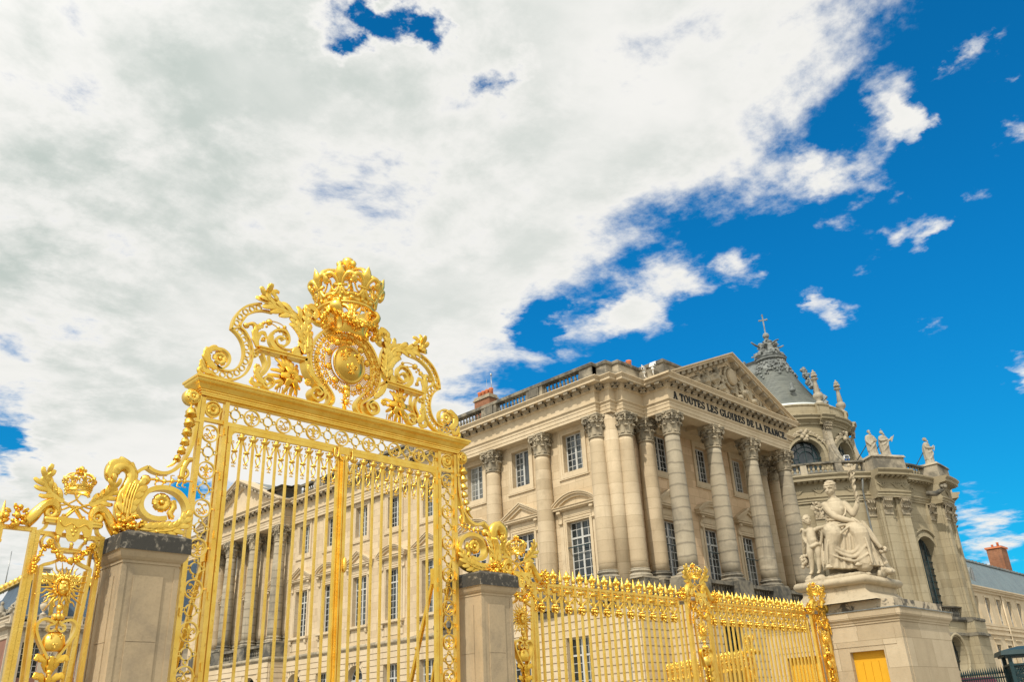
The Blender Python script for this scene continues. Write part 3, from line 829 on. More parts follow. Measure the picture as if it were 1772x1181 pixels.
# scroll brackets over the stone pillars, with falling bell-flowers
def bracket(q):
    F = lambda L: [(-q*a, b) for a, b in L]
    S = lambda L, n=6: spl([(a, 0, b) for a, b in F(L)], n)
    A = lambda L, d=-.05: [V((-q*a, d, b)) for a, b in L]
    m = MB()
    m.band(S([(-3.29,7.72),(-3.3,7.42),(-3.3,7.06),(-3.33,6.73),(-3.41,6.46),(-3.51,6.27),(-3.64,6.13),(-3.8,6.06),(-3.97,6.07),(-4.1,6.13)]), .06, -.03, .12)
    m.band(S([(-4.1,6.13),(-4.23,6.04),(-4.33,5.9),(-4.38,5.75)]), .055, -.03, .12)
    m.box(min(q*3.24,q*3.34), -.05, 7.14, max(q*3.24,q*3.34), .14, 7.19)
    m.M = Matrix.Translation((q*3.44,.05,7.63)) @ Matrix.Rotation(R(90),4,'X')
    m.lathe([(0,.1),(.13,.1),(.15,.09),(.16,.05),(.16,-.07),(0,-.07)], 26)
    m.M = None; rosette(m, q*3.44, 7.63, .125, -.05, 6)
    rt = part(m, 'scroll_bracket', gold, gate)
    m = MB()
    P = [(-3.44,7.40),(-3.445,7.2),(-3.455,7.0),(-3.47,6.8),(-3.51,6.61),(-3.57,6.44)]
    for i, (a, b) in enumerate(P):
        d = V((q*.2*(i/5)*1.6, -.25, -1))
        bell(m, (-q*a, .0, b), d, .115-.008*i)
    m.tube(S([(-3.6,6.33),(-3.66,6.25),(-3.76,6.18)]), [.04,.03,.008], 7)
    m.tube(S([(-3.44,7.5)]+P), .02, 6)
    part(m, 'bell_flower_drop', gold, rt)
    m = MB()
    m.band(S([(-3.31,5.25),(-3.29,5.45),(-3.36,5.62),(-3.5,5.74),(-3.68,5.79),(-3.88,5.77),(-4.05,5.68),(-4.14,5.52),(-4.12,5.36),(-4.0,5.25),(-3.83,5.22),(-3.66,5.25)]), .085, -.06, .14)
    m.band(S([(-4.4,5.6),(-4.47,5.42),(-4.45,5.22),(-4.35,5.06),(-4.2,4.98),(-3.99,4.96),(-3.7,4.98),(-3.46,5.08),(-3.31,5.27)]), lambda t: .13 if t < .7 else .09, -.07, .16)
    m.tube(S([(-3.74,5.5),(-3.6,5.55),(-3.55,5.47),(-3.6,5.36),(-3.55,5.27)]), [.03,.035,.05,.045,.06], 8)
    rosette(m, q*3.775, 5.52, .175, .0, 8)
    m.leaf(A([(-3.55,5.6),(-3.55,5.45),(-3.6,5.33),(-3.52,5.25)], -.02), .07, (0,-1,0), 3, .4, .012, 18)
    part(m, 'oval_scroll', gold, rt)
    m = MB()
    m.tube(S([(-4.47,5.3),(-4.46,5.55),(-4.38,5.78),(-4.36,5.94),(-4.43,6.05),(-4.56,6.08),(-4.68,6.0),(-4.69,5.86),(-4.62,5.82)]), [.08,.1,.1,.1,.1,.11,.12,.1,.06], 10, flat=1.3)
    g = [(-4.36,5.7),(-4.38,5.92),(-4.46,6.06),(-4.6,6.1),(-4.72,6.02),(-4.74,5.86),(-4.66,5.78)]
    m.leaf([V((-q*a, -.09, b)) for a, b in g], .12, (0,-1,0), 6, .5, .02, 36, .4, .6)
    m.frond(A([(-4.34,5.02),(-4.38,5.25),(-4.33,5.5),(-4.22,5.74)], -.1), .26, .058, 6, (0,-1,0), 40, .045)
    m.leaf(A([(-4.46,5.1),(-4.52,5.35),(-4.47,5.6),(-4.38,5.8)], -.1), .09, (0,-1,0), 3, .4, .02, 24, .25, .5)
    m.frond(A([(-4.25,5.0),(-4.05,4.98),(-3.85,5.0),(-3.62,5.07)], -.1), .24, .055, 6, (0,-1,0), 40, .045)
    m.frond(A([(-3.85,4.97),(-3.62,5.02),(-3.44,5.12),(-3.31,5.32)], -.1), .21, .05, 6, (0,-1,0), 40, .04)
    for k in range(4): m.tube(spl([(-q*(-4.47+.045*k),-.12,5.2),(-q*(-4.46+.045*k),-.13,5.5),(-q*(-4.40+.045*k),-.13,5.76)],5), .02, 6)
    part(m, 'acanthus_leaf', gold, rt)
    m = MB()
    m.tube(S([(-4.3,5.76),(-4.14,5.87),(-3.97,5.92),(-3.77,5.91),(-3.57,5.95),(-3.26,5.99)]), [.03,.025,.02,.016], 7)
    m.ball((q*4.12,-.02,5.88), .095, .08, .095, 10, 6, .06)
    for a, b in ((-3.9,5.92),(-3.77,5.91),(-3.63,5.94),(-3.5,5.96),(-3.4,5.97)):
        m.ball((-q*a,-.01,b), .045, None, None, 7, 5)
        for s in (-1, 1): m.tube(S([(a,b),(a-.03,b+s*.09),(a+.04,b+s*.11)],3), [.02,.014,.006], 5)
    m.tube(S([(-3.46,6.02),(-3.45,6.2),(-3.38,6.36),(-3.3,6.4)]), [.05,.05,.04,.03], 7, flat=1.6)
    m.tube(S([(-3.42,6.0),(-3.35,6.12),(-3.4,6.2),(-3.44,6.12)]), .03, 7)
    part(m, 'bud_garland', gold, rt)
    m = MB(); bunch(m, (q*4.45,-.12,5.0), .17, 20); bunch(m, (q*4.25,-.16,5.04), .14, 16)
    part(m, 'fruit_cluster', gold_deep, rt)
bracket(-1); bracket(1)
# ------------------------------------------------------------------ stone gate pillars
def make_pillar():
    t = thing('gate_pillar', 'square stone gate pillar with a black crusted cap under the left gilded scroll', 'pillar', (5.93, 15.0, 0), 0, 'stone pillars flanking the gilded gate')
    m = MB(); w = .48
    m.box(-.56,-.56,0,.56,.56,.7)
    m.box(-w,-w,.7,w,w,4.36)
    for a, b in ((0,-1),(0,1),(-1,0),(1,0)):   # raised panels with a sunk border
        for z0, z1 in ((.9,2.0),(2.008,3.1),(3.108,4.15)):
            if a == 0: m.box(-.27, b*w-(.02 if b<0 else 0), z0, .22, b*w+(.02 if b>0 else 0), z1)
            else: m.box(a*w-(.02 if a<0 else 0), -.22, z0, a*w+(.02 if a>0 else 0), .22, z1)
    # corner listels
    for a in (-1,1):
        for b in (-1,1):
            m.box(a*w-(.012 if a<0 else .09-.012), b*w-(.012 if b<0 else .09-.012), .9, a*w+(.09-.012 if a<0 else .012), b*w+(.09-.012 if b<0 else .012), 4.3)
    sh = part(m, 'shaft', stone_pier, t)
    m = MB()
    m.sweep([(0,4.34),(.015,4.34),(.015,4.38),(.04,4.40),(.07,4.44),(.095,4.5),(.10,4.53),(.12,4.54),(.13,4.55),(0,4.55)], [(-w,-w),(w,-w),(w,w),(-w,w)], closed=True)
    part(m, 'cap_moulding', stone_pier, t)
    m = MB()
    m.hexa([(-.61,-.61,4.54),(.61,-.61,4.54),(.61,.61,4.54),(-.61,.61,4.54)], [(-.6,-.6,4.80),(.6,-.6,4.80),(.6,.6,4.80),(-.6,.6,4.80)])
    m.hexa([(-.6,-.6,4.80),(.6,-.6,4.80),(.6,.6,4.80),(-.6,.6,4.80)], [(-.45,-.45,4.88),(.45,-.45,4.88),(.45,.45,4.88),(-.45,.45,4.88)])
    part(m, 'cap_stone', stone_crust, t)
    return t
pil = make_pillar()
copy_at(pil, (13.93, 15.0, 0), None, 'square stone gate pillar with a blotched black cap under the right gilded scroll')

# ------------------------------------------------------------------ gilded fence pilasters with sun mask and crown
def make_pilaster():
    t = thing('fence_pilaster', '', 'pilaster', (4.73, 15.0, 0), 0, 'gilded sun-mask pilasters between the fence panels')
    m = MB()
    for q in (-1, 1):
        m.box(q*.5-.035, -.04, .25, q*.5+.035, .06, 4.78)
        m.bar((q*.375,-.06,4.25), (q*.2,-.06,.6), .055, .05); m.bar((q*.375,.16,4.25), (q*.2,.16,.6), .05, .05)
        m.box(q*.47-.06, .2, .25, q*.47-.01, .26, 4.7)
        m.band(spl([(q*.375,0,4.24),(q*.33,0,4.27),(q*.22,0,4.31),(q*.12,0,4.38),(q*.11,0,4.48),(q*.13,0,4.52)],4), .05, -.08, .0)
        m.band(spl([(q*.54,0,4.77),(q*.47,0,4.8),(q*.41,0,4.86),(q*.39,0,4.93)],4), .04, -.05, .05)
        m.band(spl([(q*.14,0,4.52),(q*.2,0,4.64),(q*.28,0,4.73),(q*.38,0,4.73),(q*.43,0,4.64),(q*.4,0,4.55),(q*.33,0,4.55),(q*.31,0,4.62)],5), .035, -.08, .02)
    m.box(-.535,-.046,4.74,.535,.056,4.80)
    m.box(-.2,-.1,4.49,.2,.08,4.53); m.box(-.17,-.12,4.53,.17,.1,4.55)
    m.box(-.6,-.12,0,.6,.25,.3); m.box(-.5,-.05,1.1,.5,.06,1.18)
    fr = part(m, 'frame', gold_bar, t)
    m = MB()
    m.lathe([(0,0),(.045,0),(.055,.02),(.055,.9),(.045,.92),(0,.92)], 10)
    o = MB(); o.merge(m, Matrix.Translation((-.46,-.05,4.985)) @ Matrix.Rotation(R(90),4,'Y'))
    o.box(-.44,-.1,4.93,.44,.08,4.974)
    part(o, 'top_shelf', gold, t)
    m = MB()   # fringed cloth hanging over the shelf
    pts = [(-.28,5.03),(-.28,4.79),(-.25,4.74),(-.19,4.74),(-.165,4.80),(-.14,4.84),(-.115,4.80),(-.11,4.71),(-.06,4.65),(.04,4.65),(.09,4.71),(.095,4.80),(.12,4.84),(.145,4.8),(.17,4.74),(.24,4.74),(.28,4.79),(.28,5.03)]
    m.extr(pts, -.145, -.12)
    for x in (-.22,.0,.205): m.lathe([(0,-.11),(.03,-.1),(.028,-.05),(.035,-.03),(.02,0)], 8, (x,-.13,4.73 if x else 4.64))
    m.tube(spl([(-.24,-.15,4.96),(-.16,-.15,4.88),(-.05,-.15,4.94),(.05,-.15,4.88),(.16,-.15,4.94),(.24,-.15,4.88)],4), .012, 5)
    for x, z in ((-.03,4.82),(0,4.76),(.03,4.82),(0,4.88)): m.ball((x,-.148,z), .022, .01, .03, 6, 4)
    part(m, 'fringed_cloth', gold, t)
    for q in (-1, 1):
        m = MB()
        P = spl([(q*.35,-.03,5.11),(q*.37,-.03,5.15),(q*.42,-.03,5.13),(q*.42,-.03,5.07),(q*.36,-.03,5.03),(q*.29,-.03,5.08),(q*.28,-.03,5.18),(q*.36,-.03,5.26),(q*.46,-.03,5.23),(q*.55,-.03,5.12),(q*.63,-.03,5.0),(q*.72,-.03,4.91)], 5)
        m.tube(P, [.03,.04,.045,.05,.055,.06,.065,.07,.075,.085,.1,.12], 10)
        for k in range(5):
            m.tube([p+V((0,-.055-.05*i/len(P),.02*(k-2))) for i, p in enumerate(P[len(P)//2:])], .016, 5)
        ho = part(m, 'cornucopia', gold, t)
        m = MB(); bunch(m, (q*.87,-.05,4.97), .17, 26, 1.1)
        part(m, 'cornucopia_fruit', gold_deep, ho)
    m = MB()
    for q in (-1, 1):
        m.tube(spl([(q*.2,0,5.06),(q*.13,0,5.06),(-q*.0,0,5.2),(-q*.13,0,5.28),(-q*.2,0,5.31)],5), .022, 7)
        m.tube(spl([(q*.16,.0,5.05),(q*.17,0,5.1),(q*.12,0,5.11),(-q*.02,0,5.26),(-q*.22,0,5.17),(-q*.32,0,5.2),(-q*.3,0,5.26),(-q*.18,0,5.26),(-q*.02,0,5.36),(q*.05,0,5.47),(q*.16,0,5.46),(q*.18,0,5.43)],5), .017, 6)
        m.frond([V((q*.2,-.02,5.31)), V((q*.33,-.02,5.37)), V((q*.46,-.03,5.47)), V((q*.55,-.06,5.6)), V((q*.53,-.1,5.74))], .21, .042, 6, (0,-1,0), 50, .02, .12, .12)
        for k in range(4): m.ball((q*(.3+.05*k), -.05, 5.43+.045*k), .018, None, None, 6, 4)
    m.tube([(-.2,0,5.44),(-.2,0,5.48),(.2,0,5.48),(.2,0,5.44)], .014, 6)
    part(m, 'laurel_leaf', gold, t)
    m = MB(); crown(m, (0,0,5.50), .2, .46, 8, 24)
    part(m, 'crown', gold, t)
    m = MB()
    garland(m, [(-.33,-.08,4.61),(-.25,-.13,4.5),(-.14,-.16,4.39),(0,-.17,4.33),(.14,-.16,4.39),(.24,-.13,4.5),(.32,-.08,4.61)], .05, .035)
    for q in (-1, 1):
        garland(m, [(q*.34,-.08,4.58),(q*.43,-.1,4.42),(q*.48,-.1,4.26),(q*.49,-.1,4.12)], .042, .035)
        rosette(m, q*.33, 4.61, .06, -.14, 6)
    m.ball((0,-.22,4.33), .06, .04, .06, 8, 5)
    part(m, 'garland', gold_deep, t)
    # Apollo's sun mask
    m = MB()
    for k in range(26):
        a = 2*PI*k/26+.05; d = V((cos(a),0,sin(a))); b = V((0,-.05,3.94)); L = .34+.05*((k*7) % 3)
        if k % 2:
            m.tube([b+d*.1, b+d*.2, b+d*L], [.022,.02,.004], 6)
        else:
            n = V((-sin(a),0,cos(a)))
            m.tube(spl([b+d*.1, b+d*.17+n*.02, b+d*.24-n*.02, b+d*.3+n*.015, b+d*(L-.02)], 3), [.022,.022,.018,.014,.004], 6)
    part(m, 'sun_ray', gold, t)
    m = MB(); c = (0,-.09,3.93)
    m.ball(c, .088, .075, .125, 14, 10)
    m.ball((0,-.10,3.86), .06, .06, .05, 10, 6); m.ball((0,-.115,4.0), .07, .05, .045, 10, 6)
    m.tube([(0,-.155,3.985),(0,-.18,3.93),(0,-.165,3.92)], [.012,.02,.014], 6)
    for q in (-1, 1):
        m.ball((q*.034,-.15,3.965), .018, .012, .009, 8, 5); m.tube([(q*.012,-.16,3.985),(q*.04,-.158,3.992),(q*.065,-.14,3.98)], .007, 5)
        m.ball((q*.045,-.14,3.90), .03, .02, .03, 8, 5)
        for k in range(9):
            a = PI/2+q*(.25+.26*k); p = V((.12*cos(a), -.07, 3.94+.15*sin(a)))
            m.ball(p, .034, .03, .034, 7, 5); m.ball(p+V((.02*cos(a*3),-.025,.02*sin(a*3))), .02, None, None, 6, 4)
    m.tube([(-.03,-.155,3.872),(0,-.165,3.868),(.03,-.155,3.872)], .009, 5); m.tube([(-.022,-.152,3.855),(0,-.16,3.85),(.022,-.152,3.855)], .008, 5)
    part(m, 'sun_mask', gold, t)
    # orb with lilies held in a heart scroll, standing on acanthus
    m = MB()
    m.lathe([(0,0),(.14,.0),(.165,.05),(.175,.12),(.16,.2),(.12,.26),(0,.3)], 20, (0,-.05,2.97), 1, .8)
    fleur(m, -.08, 3.17, .10, -.175); fleur(m, .08, 3.17, .10, -.175); fleur(m, .0, 3.04, .11, -.185)
    part(m, 'lily_orb', gold, t)
    m = MB()
    for q in (-1, 1):
        m.band(spl([(q*.02,0,3.3),(q*.07,0,3.26),(q*.12,0,3.29),(q*.11,0,3.35),(q*.05,0,3.37),(q*.02,0,3.42)],4), .03, -.12, -.02)
        m.band(spl([(q*.04,0,3.38),(q*.1,0,3.42),(q*.2,0,3.44),(q*.28,0,3.38),(q*.29,0,3.28),(q*.24,0,3.15),(q*.14,0,2.98),(q*.06,0,2.86)],5), .04, -.13, -.0)
    m.ball((0,-.08,3.62), .055, .05, .06, 9, 6); m.ball((0,-.08,3.55), .03)
    for k in range(7):
        a = 2*PI*k/7; m.ball((.06*cos(a),-.08+.06*sin(a),3.48), .045, .045, .055, 7, 5)
    m.tube([(0,-.08,3.6),(0,-.08,3.28)], .02, 6)
    part(m, 'heart_scroll', gold, t)
    m = MB()
    for z, s in ((2.88,1.0),(2.62,.9),(2.3,.8),(1.95,.7)):
        for q in (-1, 1):
            m.leaf([V((q*.02,-.07,z-.22)), V((q*.08,-.1,z-.06)), V((q*.17*s+.02*q,-.12,z)), V((q*.24*s,-.13,z-.05))], .075*s, (0,-1,.2), 4, .5, .012, 22)
        m.leaf([V((0,-.1,z-.25)), V((0,-.13,z-.1)), V((0,-.14,z+.02))], .06*s, (0,-1,0), 3, .5, .012, 16)
        m.ball((0,-.1,z-.22), .05)
    m.bar((0,-.04,.6), (0,-.04,2.9), .05, .05)
    part(m, 'acanthus_stem', gold_deep, t)
    return t
pp = make_pilaster()
pp['label'] = 'gilded pilaster with sun mask and crown left of the left stone pillar'
copy_at(pp, (15.13,15,0), None, 'gilded pilaster with sun mask and crown just right of the right stone pillar')
copy_at(pp, (22.8,15,0), None, 'gilded sun-mask pilaster in the middle of the fence right of the gate')
copy_at(pp, (30.52,15,0), None, 'gilded sun-mask pilaster at the fence end against the statue pedestal')

# ------------------------------------------------------------------ gilded fence panels
def make_panel():
    t = thing('gilded_railing', '', 'fence', (15.13, 15.0, 0), 0, 'gilded railing panels of fleur-de-lis and spears')
    m = MB(); m.box(.53,-.03,4.775,7.14,.05,4.84); m.box(.53,-.03,1.1,7.14,.05,1.17); m.box(.53,-.03,.3,7.14,.05,.38)
    m.box(.53,-.04,.2,.6,.06,4.84); m.box(7.07,-.04,.2,7.14,.06,4.84)
    part(m, 'rail', gold_bar, t)
    m = MB(); m.box(.53,-.22,0,7.14,.22,.22)
    part(m, 'stone_kerb', stone_pier, t)
    s = MB()
    s.box(-.027,-.027,.3,.027,.027,4.6); s.box(-.042,-.042,4.59,.042,.042,4.85); s.box(-.05,-.05,4.56,.05,.05,4.6)
    s.lathe([(.05,4.85),(.06,4.87),(.03,4.89),(.03,4.91),(.05,4.92),(.06,4.96),(.035,5.06),(.012,5.18),(0,5.23)], 8)
    sm = s.mesh('spear_bar')
    f = MB(); f.box(-.027,-.027,.3,.027,.027,4.78)
    f.lathe([(.03,4.28),(.095,4.30),(.1,4.325),(.06,4.345),(.03,4.37)], 12)
    f.lathe([(.03,4.62),(.13,4.66),(.14,4.69),(.06,4.70),(.03,4.73)], 12)
    fm = f.mesh('lily_bar')
    o = MB()
    for q in (-1, 1):
        o.tube(spl([(q*.02,-.01,4.66),(q*.11,-.01,4.65),(q*.15,-.01,4.60),(q*.11,-.01,4.57),(q*.09,-.01,4.61)],4), [.02,.024,.022,.018], 7)
        o.tube(spl([(q*.03,0,4.7),(q*.1,0,4.755),(q*.19,0,4.73),(q*.22,0,4.62),(q*.2,0,4.57)],4), [.018,.022,.022,.018], 7)
        o.tube(spl([(q*.02,-.01,4.34),(q*.06,-.01,4.42),(q*.15,-.01,4.47),(q*.22,-.01,4.55)],4), [.03,.034,.028,.02], 7)
        o.tube(spl([(q*.13,-.02,4.46),(q*.15,-.02,4.41),(q*.11,-.02,4.40)],3), .018, 6)
        for y in (-.05,.05):
            o.ball((q*.065,y-.01,4.245), .042, None, None, 8, 5); o.ball((q*.045,y,4.18), .032, None, None, 7, 5)
        o.ball((q*.1,0,4.26), .04, None, None, 8, 5)
    o.ball((0,-.06,4.15), .036); o.ball((0,-.075,4.24), .045); o.ball((0,.06,4.2), .045)
    om = o.mesh('scroll_collar')
    l = MB()
    l.lathe([(.03,4.84),(.06,4.86),(.035,4.89),(.075,4.92),(.08,4.945),(.04,4.96),(.055,5.02),(.075,5.08),(.06,5.14),(.03,5.18),(.012,5.20),(0,5.235)], 12)
    for k in range(4):
        a = PI/2*k; l.ball((.085*cos(a), .085*sin(a), 5.045), .048, None, None, 9, 6); l.ball((.05*cos(a),.05*sin(a),4.875), .028, None, None, 6, 4)
        l.tube(spl([(.03*cos(a),.03*sin(a),4.95),(.07*cos(a),.07*sin(a),4.99),(.1*cos(a),.1*sin(a),5.06)],3), .02, 6)
    lm = l.mesh('fleur_finial')
    for i in range(12):
        x = 1.03+.508*i
        part(sm, 'spear_bar', gold_bar, t, loc=(x,0,0))
        b = part(fm, 'lily_bar', gold_bar, t, loc=(x-.254,0,0))
        part(om, 'scroll_collar', gold, b)
        if i: part(lm, 'fleur_finial', gold, b)
    return t
pn = make_panel()
pn['label'] = 'gilded spear and lily fence panel nearest the right stone pillar'
copy_at(pn, (22.8,15,0), None, 'gilded spear and lily fence panel ending at the statue pedestal')
copy_at(pn, (4.73-7.67,15,0), None, 'gilded fence panel left of the sun-mask pilaster by the left pillar')
# return railing behind, running from the pedestal to the palace
a = V((32.6,19.3,0)); b = V((37.2,26.85,0)); d = (b-a).normalized(); rz = math.atan2(d.y, d.x)
for o_, lab in ((copy_at(pn, a+d*-.1, rz), 'lower gilded railing seen through the fence, on the side near the pedestal'),
                (copy_at(pn, a+d*4.25, rz), 'lower gilded railing seen through the fence, on the side near the palace wall'),
                (copy_at(pp, a, rz), 'small gilded crowned pilaster glimpsed through the fence beside the statue pedestal')):
    o_.scale = (.66,.785,.785); o_['label'] = lab

# ------------------------------------------------------------------ pedestal of the statue
ped = thing('statue_pedestal', 'huge pale stone pedestal with ochre doors under the seated statue', 'pedestal', (33.3,15.0,0))
PX0,PX1,PY0,PY1 = 31.1,35.55,12.4,17.6
m = MB()
doors = ((13.15,14.39),(15.61,16.85))
zt = 3.46
ys = [PY0, doors[0][0], doors[0][1], doors[1][0], doors[1][1], PY1]
for i in (0,2,4): m.box(PX0, ys[i], 0, PX0+.4, ys[i+1], 4.36)
for i in (1,3): m.box(PX0, ys[i], zt, PX0+.4, ys[i+1], 4.36)
m.box(PX0+.4, PY0, 0, PX1, PY1, 4.36)
for y0, y1 in ((PY0+.25,PY1-.25),):   # raised panel strips
    m.box(PX0-.02, y0, 3.62, PX0, y1, 4.14)
m.box(PX0+.22, PY0-.02, .6, PX1-.2, PY0, 4.14)
bd = part(m, 'pedestal_body', stone_white, ped, world=True)
m = MB()
m.sweep([(0,4.34),(.03,4.34),(.03,4.40),(.06,4.42),(.08,4.48),(.14,4.54),(.15,4.58),(.16,4.585),(.16,4.80),(0,4.80)], [(PX0,PY0),(PX1,PY0),(PX1,PY1),(PX0,PY1)], closed=True)
m.box(PX0, PY0, 4.36, PX1, PY1, 4.79)
part(m, 'pedestal_cornice', stone_white, ped, world=True)
m = MB(); m.sweep([(0,4.79),(.19,4.79),(.19,4.825),(0,4.83)], [(PX0,PY0),(PX1,PY0),(PX1,PY1),(PX0,PY1)], closed=True)
m.box(PX0,PY0,4.795,PX1,PY1,4.828)
part(m, 'lead_flashing', lead, ped, world=True)
m = MB(); m.box(PX0+.02,PY0+.05,4.828,PX1-.1,PY1-.05,5.13)
part(m, 'blocking_course', stone_patch, ped, world=True)
m = MB()
for y0, y1 in doors:
    m.box(PX0+.22, y0, .05, PX0+.3, y1, zt)
    for k in range(4): m.box(PX0+.19, y0+.06+(y1-y0-.12)*k/4+.012, .1, PX0+.22, y0+.06+(y1-y0-.12)*(k+1)/4-.012, zt-.33)
part(m, 'ochre_door', gold_paint, ped, world=True)
m = MB()   # concave neck under the statue plinth
cx0,cx1,cy0,cy1 = 31.35,34.05,13.45,15.9
prof = []
for i in range(13):
    t = i/12; o = .62*(1-sin(t*PI/2))**1.2+.0
    prof.append((o-.05, 5.13+.62*t))
m.sweep(prof, [(cx0,cy0),(cx1,cy0),(cx1,cy1),(cx0,cy1)], closed=True, smooth=True)
m.box(cx0,cy0,5.1,cx1,cy1,5.75)
part(m, 'concave_neck', stone_statue, ped, world=True)
m = MB()
prof = [(0,5.75)]+[(.16*cos(a)+.06, 5.91+.165*sin(a)) for a in [(-PI/2+PI*i/10) for i in range(11)]]+[(0,6.08)]
m.sweep(prof, [(cx0,cy0),(cx1,cy0),(cx1,cy1),(cx0,cy1)], closed=True, smooth=True)
m.box(cx0,cy0,5.75,cx1,cy1,6.08)
part(m, 'torus_plinth', stone_statue, ped, world=True)

# ------------------------------------------------------------------ carved figures
def sculpt(mb, name, voxel, it=4, fac=.5):
    """fuse the modelled masses into one continuous carved surface"""
    me = mb.mesh(name); o = bpy.data.objects.new(name, me); COL.objects.link(o)
    r = o.modifiers.new('r', 'REMESH'); r.mode = 'VOXEL'; r.voxel_size = voxel; r.use_smooth_shade = True
    if it:
        k = o.modifiers.new('s', 'SMOOTH'); k.iterations = it; k.factor = fac
    dg = bpy.context.evaluated_depsgraph_get(); dg.update()
    n = bpy.data.meshes.new_from_object(o.evaluated_get(dg)); n.name = name
    bpy.data.objects.remove(o); bpy.data.meshes.remove(me)
    n.polygons.foreach_set('use_smooth', [True]*len(n.polygons))
    return n

def limb(mb, pts, r, n=10):
    P = spl(pts, 4); mb.tube(P, r, n)
    mb.ball(P[0], r[0]*.98); mb.ball(P[-1], r[-1]*.98)

def hand(mb, wrist, palm, d, side, s, curl=.5):
    """palm with four unequal bent fingers and an opposed thumb; d = finger direction, side = thumb side"""
    w, p = V(wrist), V(palm); d = V(d).normalized(); sd = V(side).normalized(); n = d.cross(sd).normalized()
    mb.tube([w, w.lerp(p,.6), p], [s*.2,s*.26,s*.27], 8, flat=.7)
    mb.ball(p, s*.27, s*.22, s*.24)
    for i, L in enumerate((.46,.52,.48,.36)):
        b = p+sd*s*(.2-.135*i)+d*s*.12
        k1 = b+(d*(1-curl*.5)+n*curl*.5)*s*L*.45; k2 = k1+(d*(1-curl)+n*curl)*s*L*.35; k3 = k2+(d*(.5-curl)+n*curl)*s*L*.28
        mb.tube([b,k1,k2,k3], [s*.085,s*.08,s*.07,s*.055], 6)
    b = p+sd*s*.2-d*s*.12; mb.tube([b, b+sd*s*.2+d*s*.16, b+sd*s*.22+d*s*.36+n*s*.1], [s*.1,s*.09,s*.065], 6)

def head(mb, c, s, yaw=0, pitch=0, roll=0):
    """head with brow, eyes, nose, lips, chin and ears; faces -y before rotation; s = head height"""
    o = MB()
    o.ball((0,.03*s,.08*s), .36*s, .42*s, .42*s, 16, 12)
    o.ball((0,-.1*s,-.16*s), .29*s, .29*s, .3*s, 14, 10)
    o.ball((0,-.2*s,-.39*s), .13*s, .13*s, .1*s)
    o.tube([(0,-.35*s,.06*s),(0,-.43*s,-.08*s),(0,-.47*s,-.15*s),(0,-.38*s,-.18*s)], [.05*s,.06*s,.075*s,.04*s], 8)
    for q in (-1,1):
        o.tube([(q*.04*s,-.38*s,.09*s),(q*.15*s,-.385*s,.115*s),(q*.28*s,-.27*s,.07*s)], [.05*s,.058*s,.04*s], 6)
        o.ball((q*.135*s,-.30*s,.0), .06*s, .035*s, .035*s)
        o.ball((q*.17*s,-.27*s,-.15*s), .11*s, .08*s, .1*s)
        o.ball((q*.36*s,.04*s,-.05*s), .04*s, .08*s, .11*s)
    o.tube([(-.1*s,-.36*s,-.26*s),(0,-.41*s,-.25*s),(.1*s,-.36*s,-.26*s)], [.02*s,.04*s,.02*s], 6)
    o.tube([(-.08*s,-.34*s,-.31*s),(0,-.385*s,-.315*s),(.08*s,-.34*s,-.31*s)], [.02*s,.04*s,.02*s], 6)
    M = Matrix.Translation(V(c)) @ Matrix.Rotation(yaw,4,'Z') @ Matrix.Rotation(pitch,4,'X') @ Matrix.Rotation(roll,4,'Y')
    mb.merge(o, M); return M

def curls(mb, M, s, n=60, bun=True, crownw=True):
    o = MB()
    for k in range(n):
        a = rnd.uniform(0, 2*PI); b = rnd.uniform(-.15, 1.5)
        d = V((cos(a)*cos(b), sin(a)*cos(b), sin(b)))
        if d.y < -.45 and d.z < .62: continue
        p = V((0,.04*s,.1*s))+V((d.x*.37*s, d.y*.43*s, d.z*.43*s))
        o.torus(p, .055*s, .032*s, 'y' if abs(d.y) > .6 else ('x' if abs(d.x) > .6 else 'z'), 8, 5); o.ball(p, .05*s)
    o.ball((0,.06*s,.12*s), .38*s, .43*s, .42*s, 14, 10)
    if bun: o.ball((0,.5*s,.06*s), .18*s, .17*s, .19*s, 9, 6, .1)
    if crownw:
        for k in range(26):
            a = 2*PI*k/26; p = V((cos(a)*.38*s, sin(a)*.43*s+.04*s, .26*s+.06*s*sin(a)))
            t = V((-sin(a),cos(a),.35)).normalized()
            o.leaf([p, p+t*.08*s+V((0,0,.03*s)), p+t*.14*s], .04*s, (cos(a),sin(a),.3), 1, .4, .02*s, 6)
    mb.merge(o, M)

def drape(mb, secs, folds=9, amp=.07, n=56, seed=1, wave=2.0):
    """hanging cloth: stacked oval sections (centre, rx, ry) with running folds"""
    r = random.Random(seed); ph = [r.uniform(0, 6.28) for _ in range(4)]
    C = spl([s[0] for s in secs], 6); A = spl([(s[1], s[2], s[3] if len(s) > 3 else amp) for s in secs], 6)
    vs = []; fs = []; m = len(C)
    for i in range(m):
        t = i/(m-1)
        for k in range(n):
            a = 2*PI*k/n
            f = sin(folds*a+ph[0]+wave*t)+.55*sin((folds*1.7)*a//1*0+(folds+4)*a+ph[1]-wave*1.6*t)+.35*sin(3*a+ph[2]+4*t)
            q = 1+A[i].z*f*.6/max(A[i].x,.1)
            vs.append((C[i].x+A[i].x*q*cos(a), C[i].y+A[i].y*q*sin(a), C[i].z))
    for i in range(m-1):
        for k in range(n):
            j = (k+1) % n; fs.append((i*n+k, i*n+j, (i+1)*n+j, (i+1)*n+k))
    fs.append(tuple(range(n))[::-1]); fs.append(tuple((m-1)*n+k for k in range(n)))
    return mb.add(vs, fs, True)

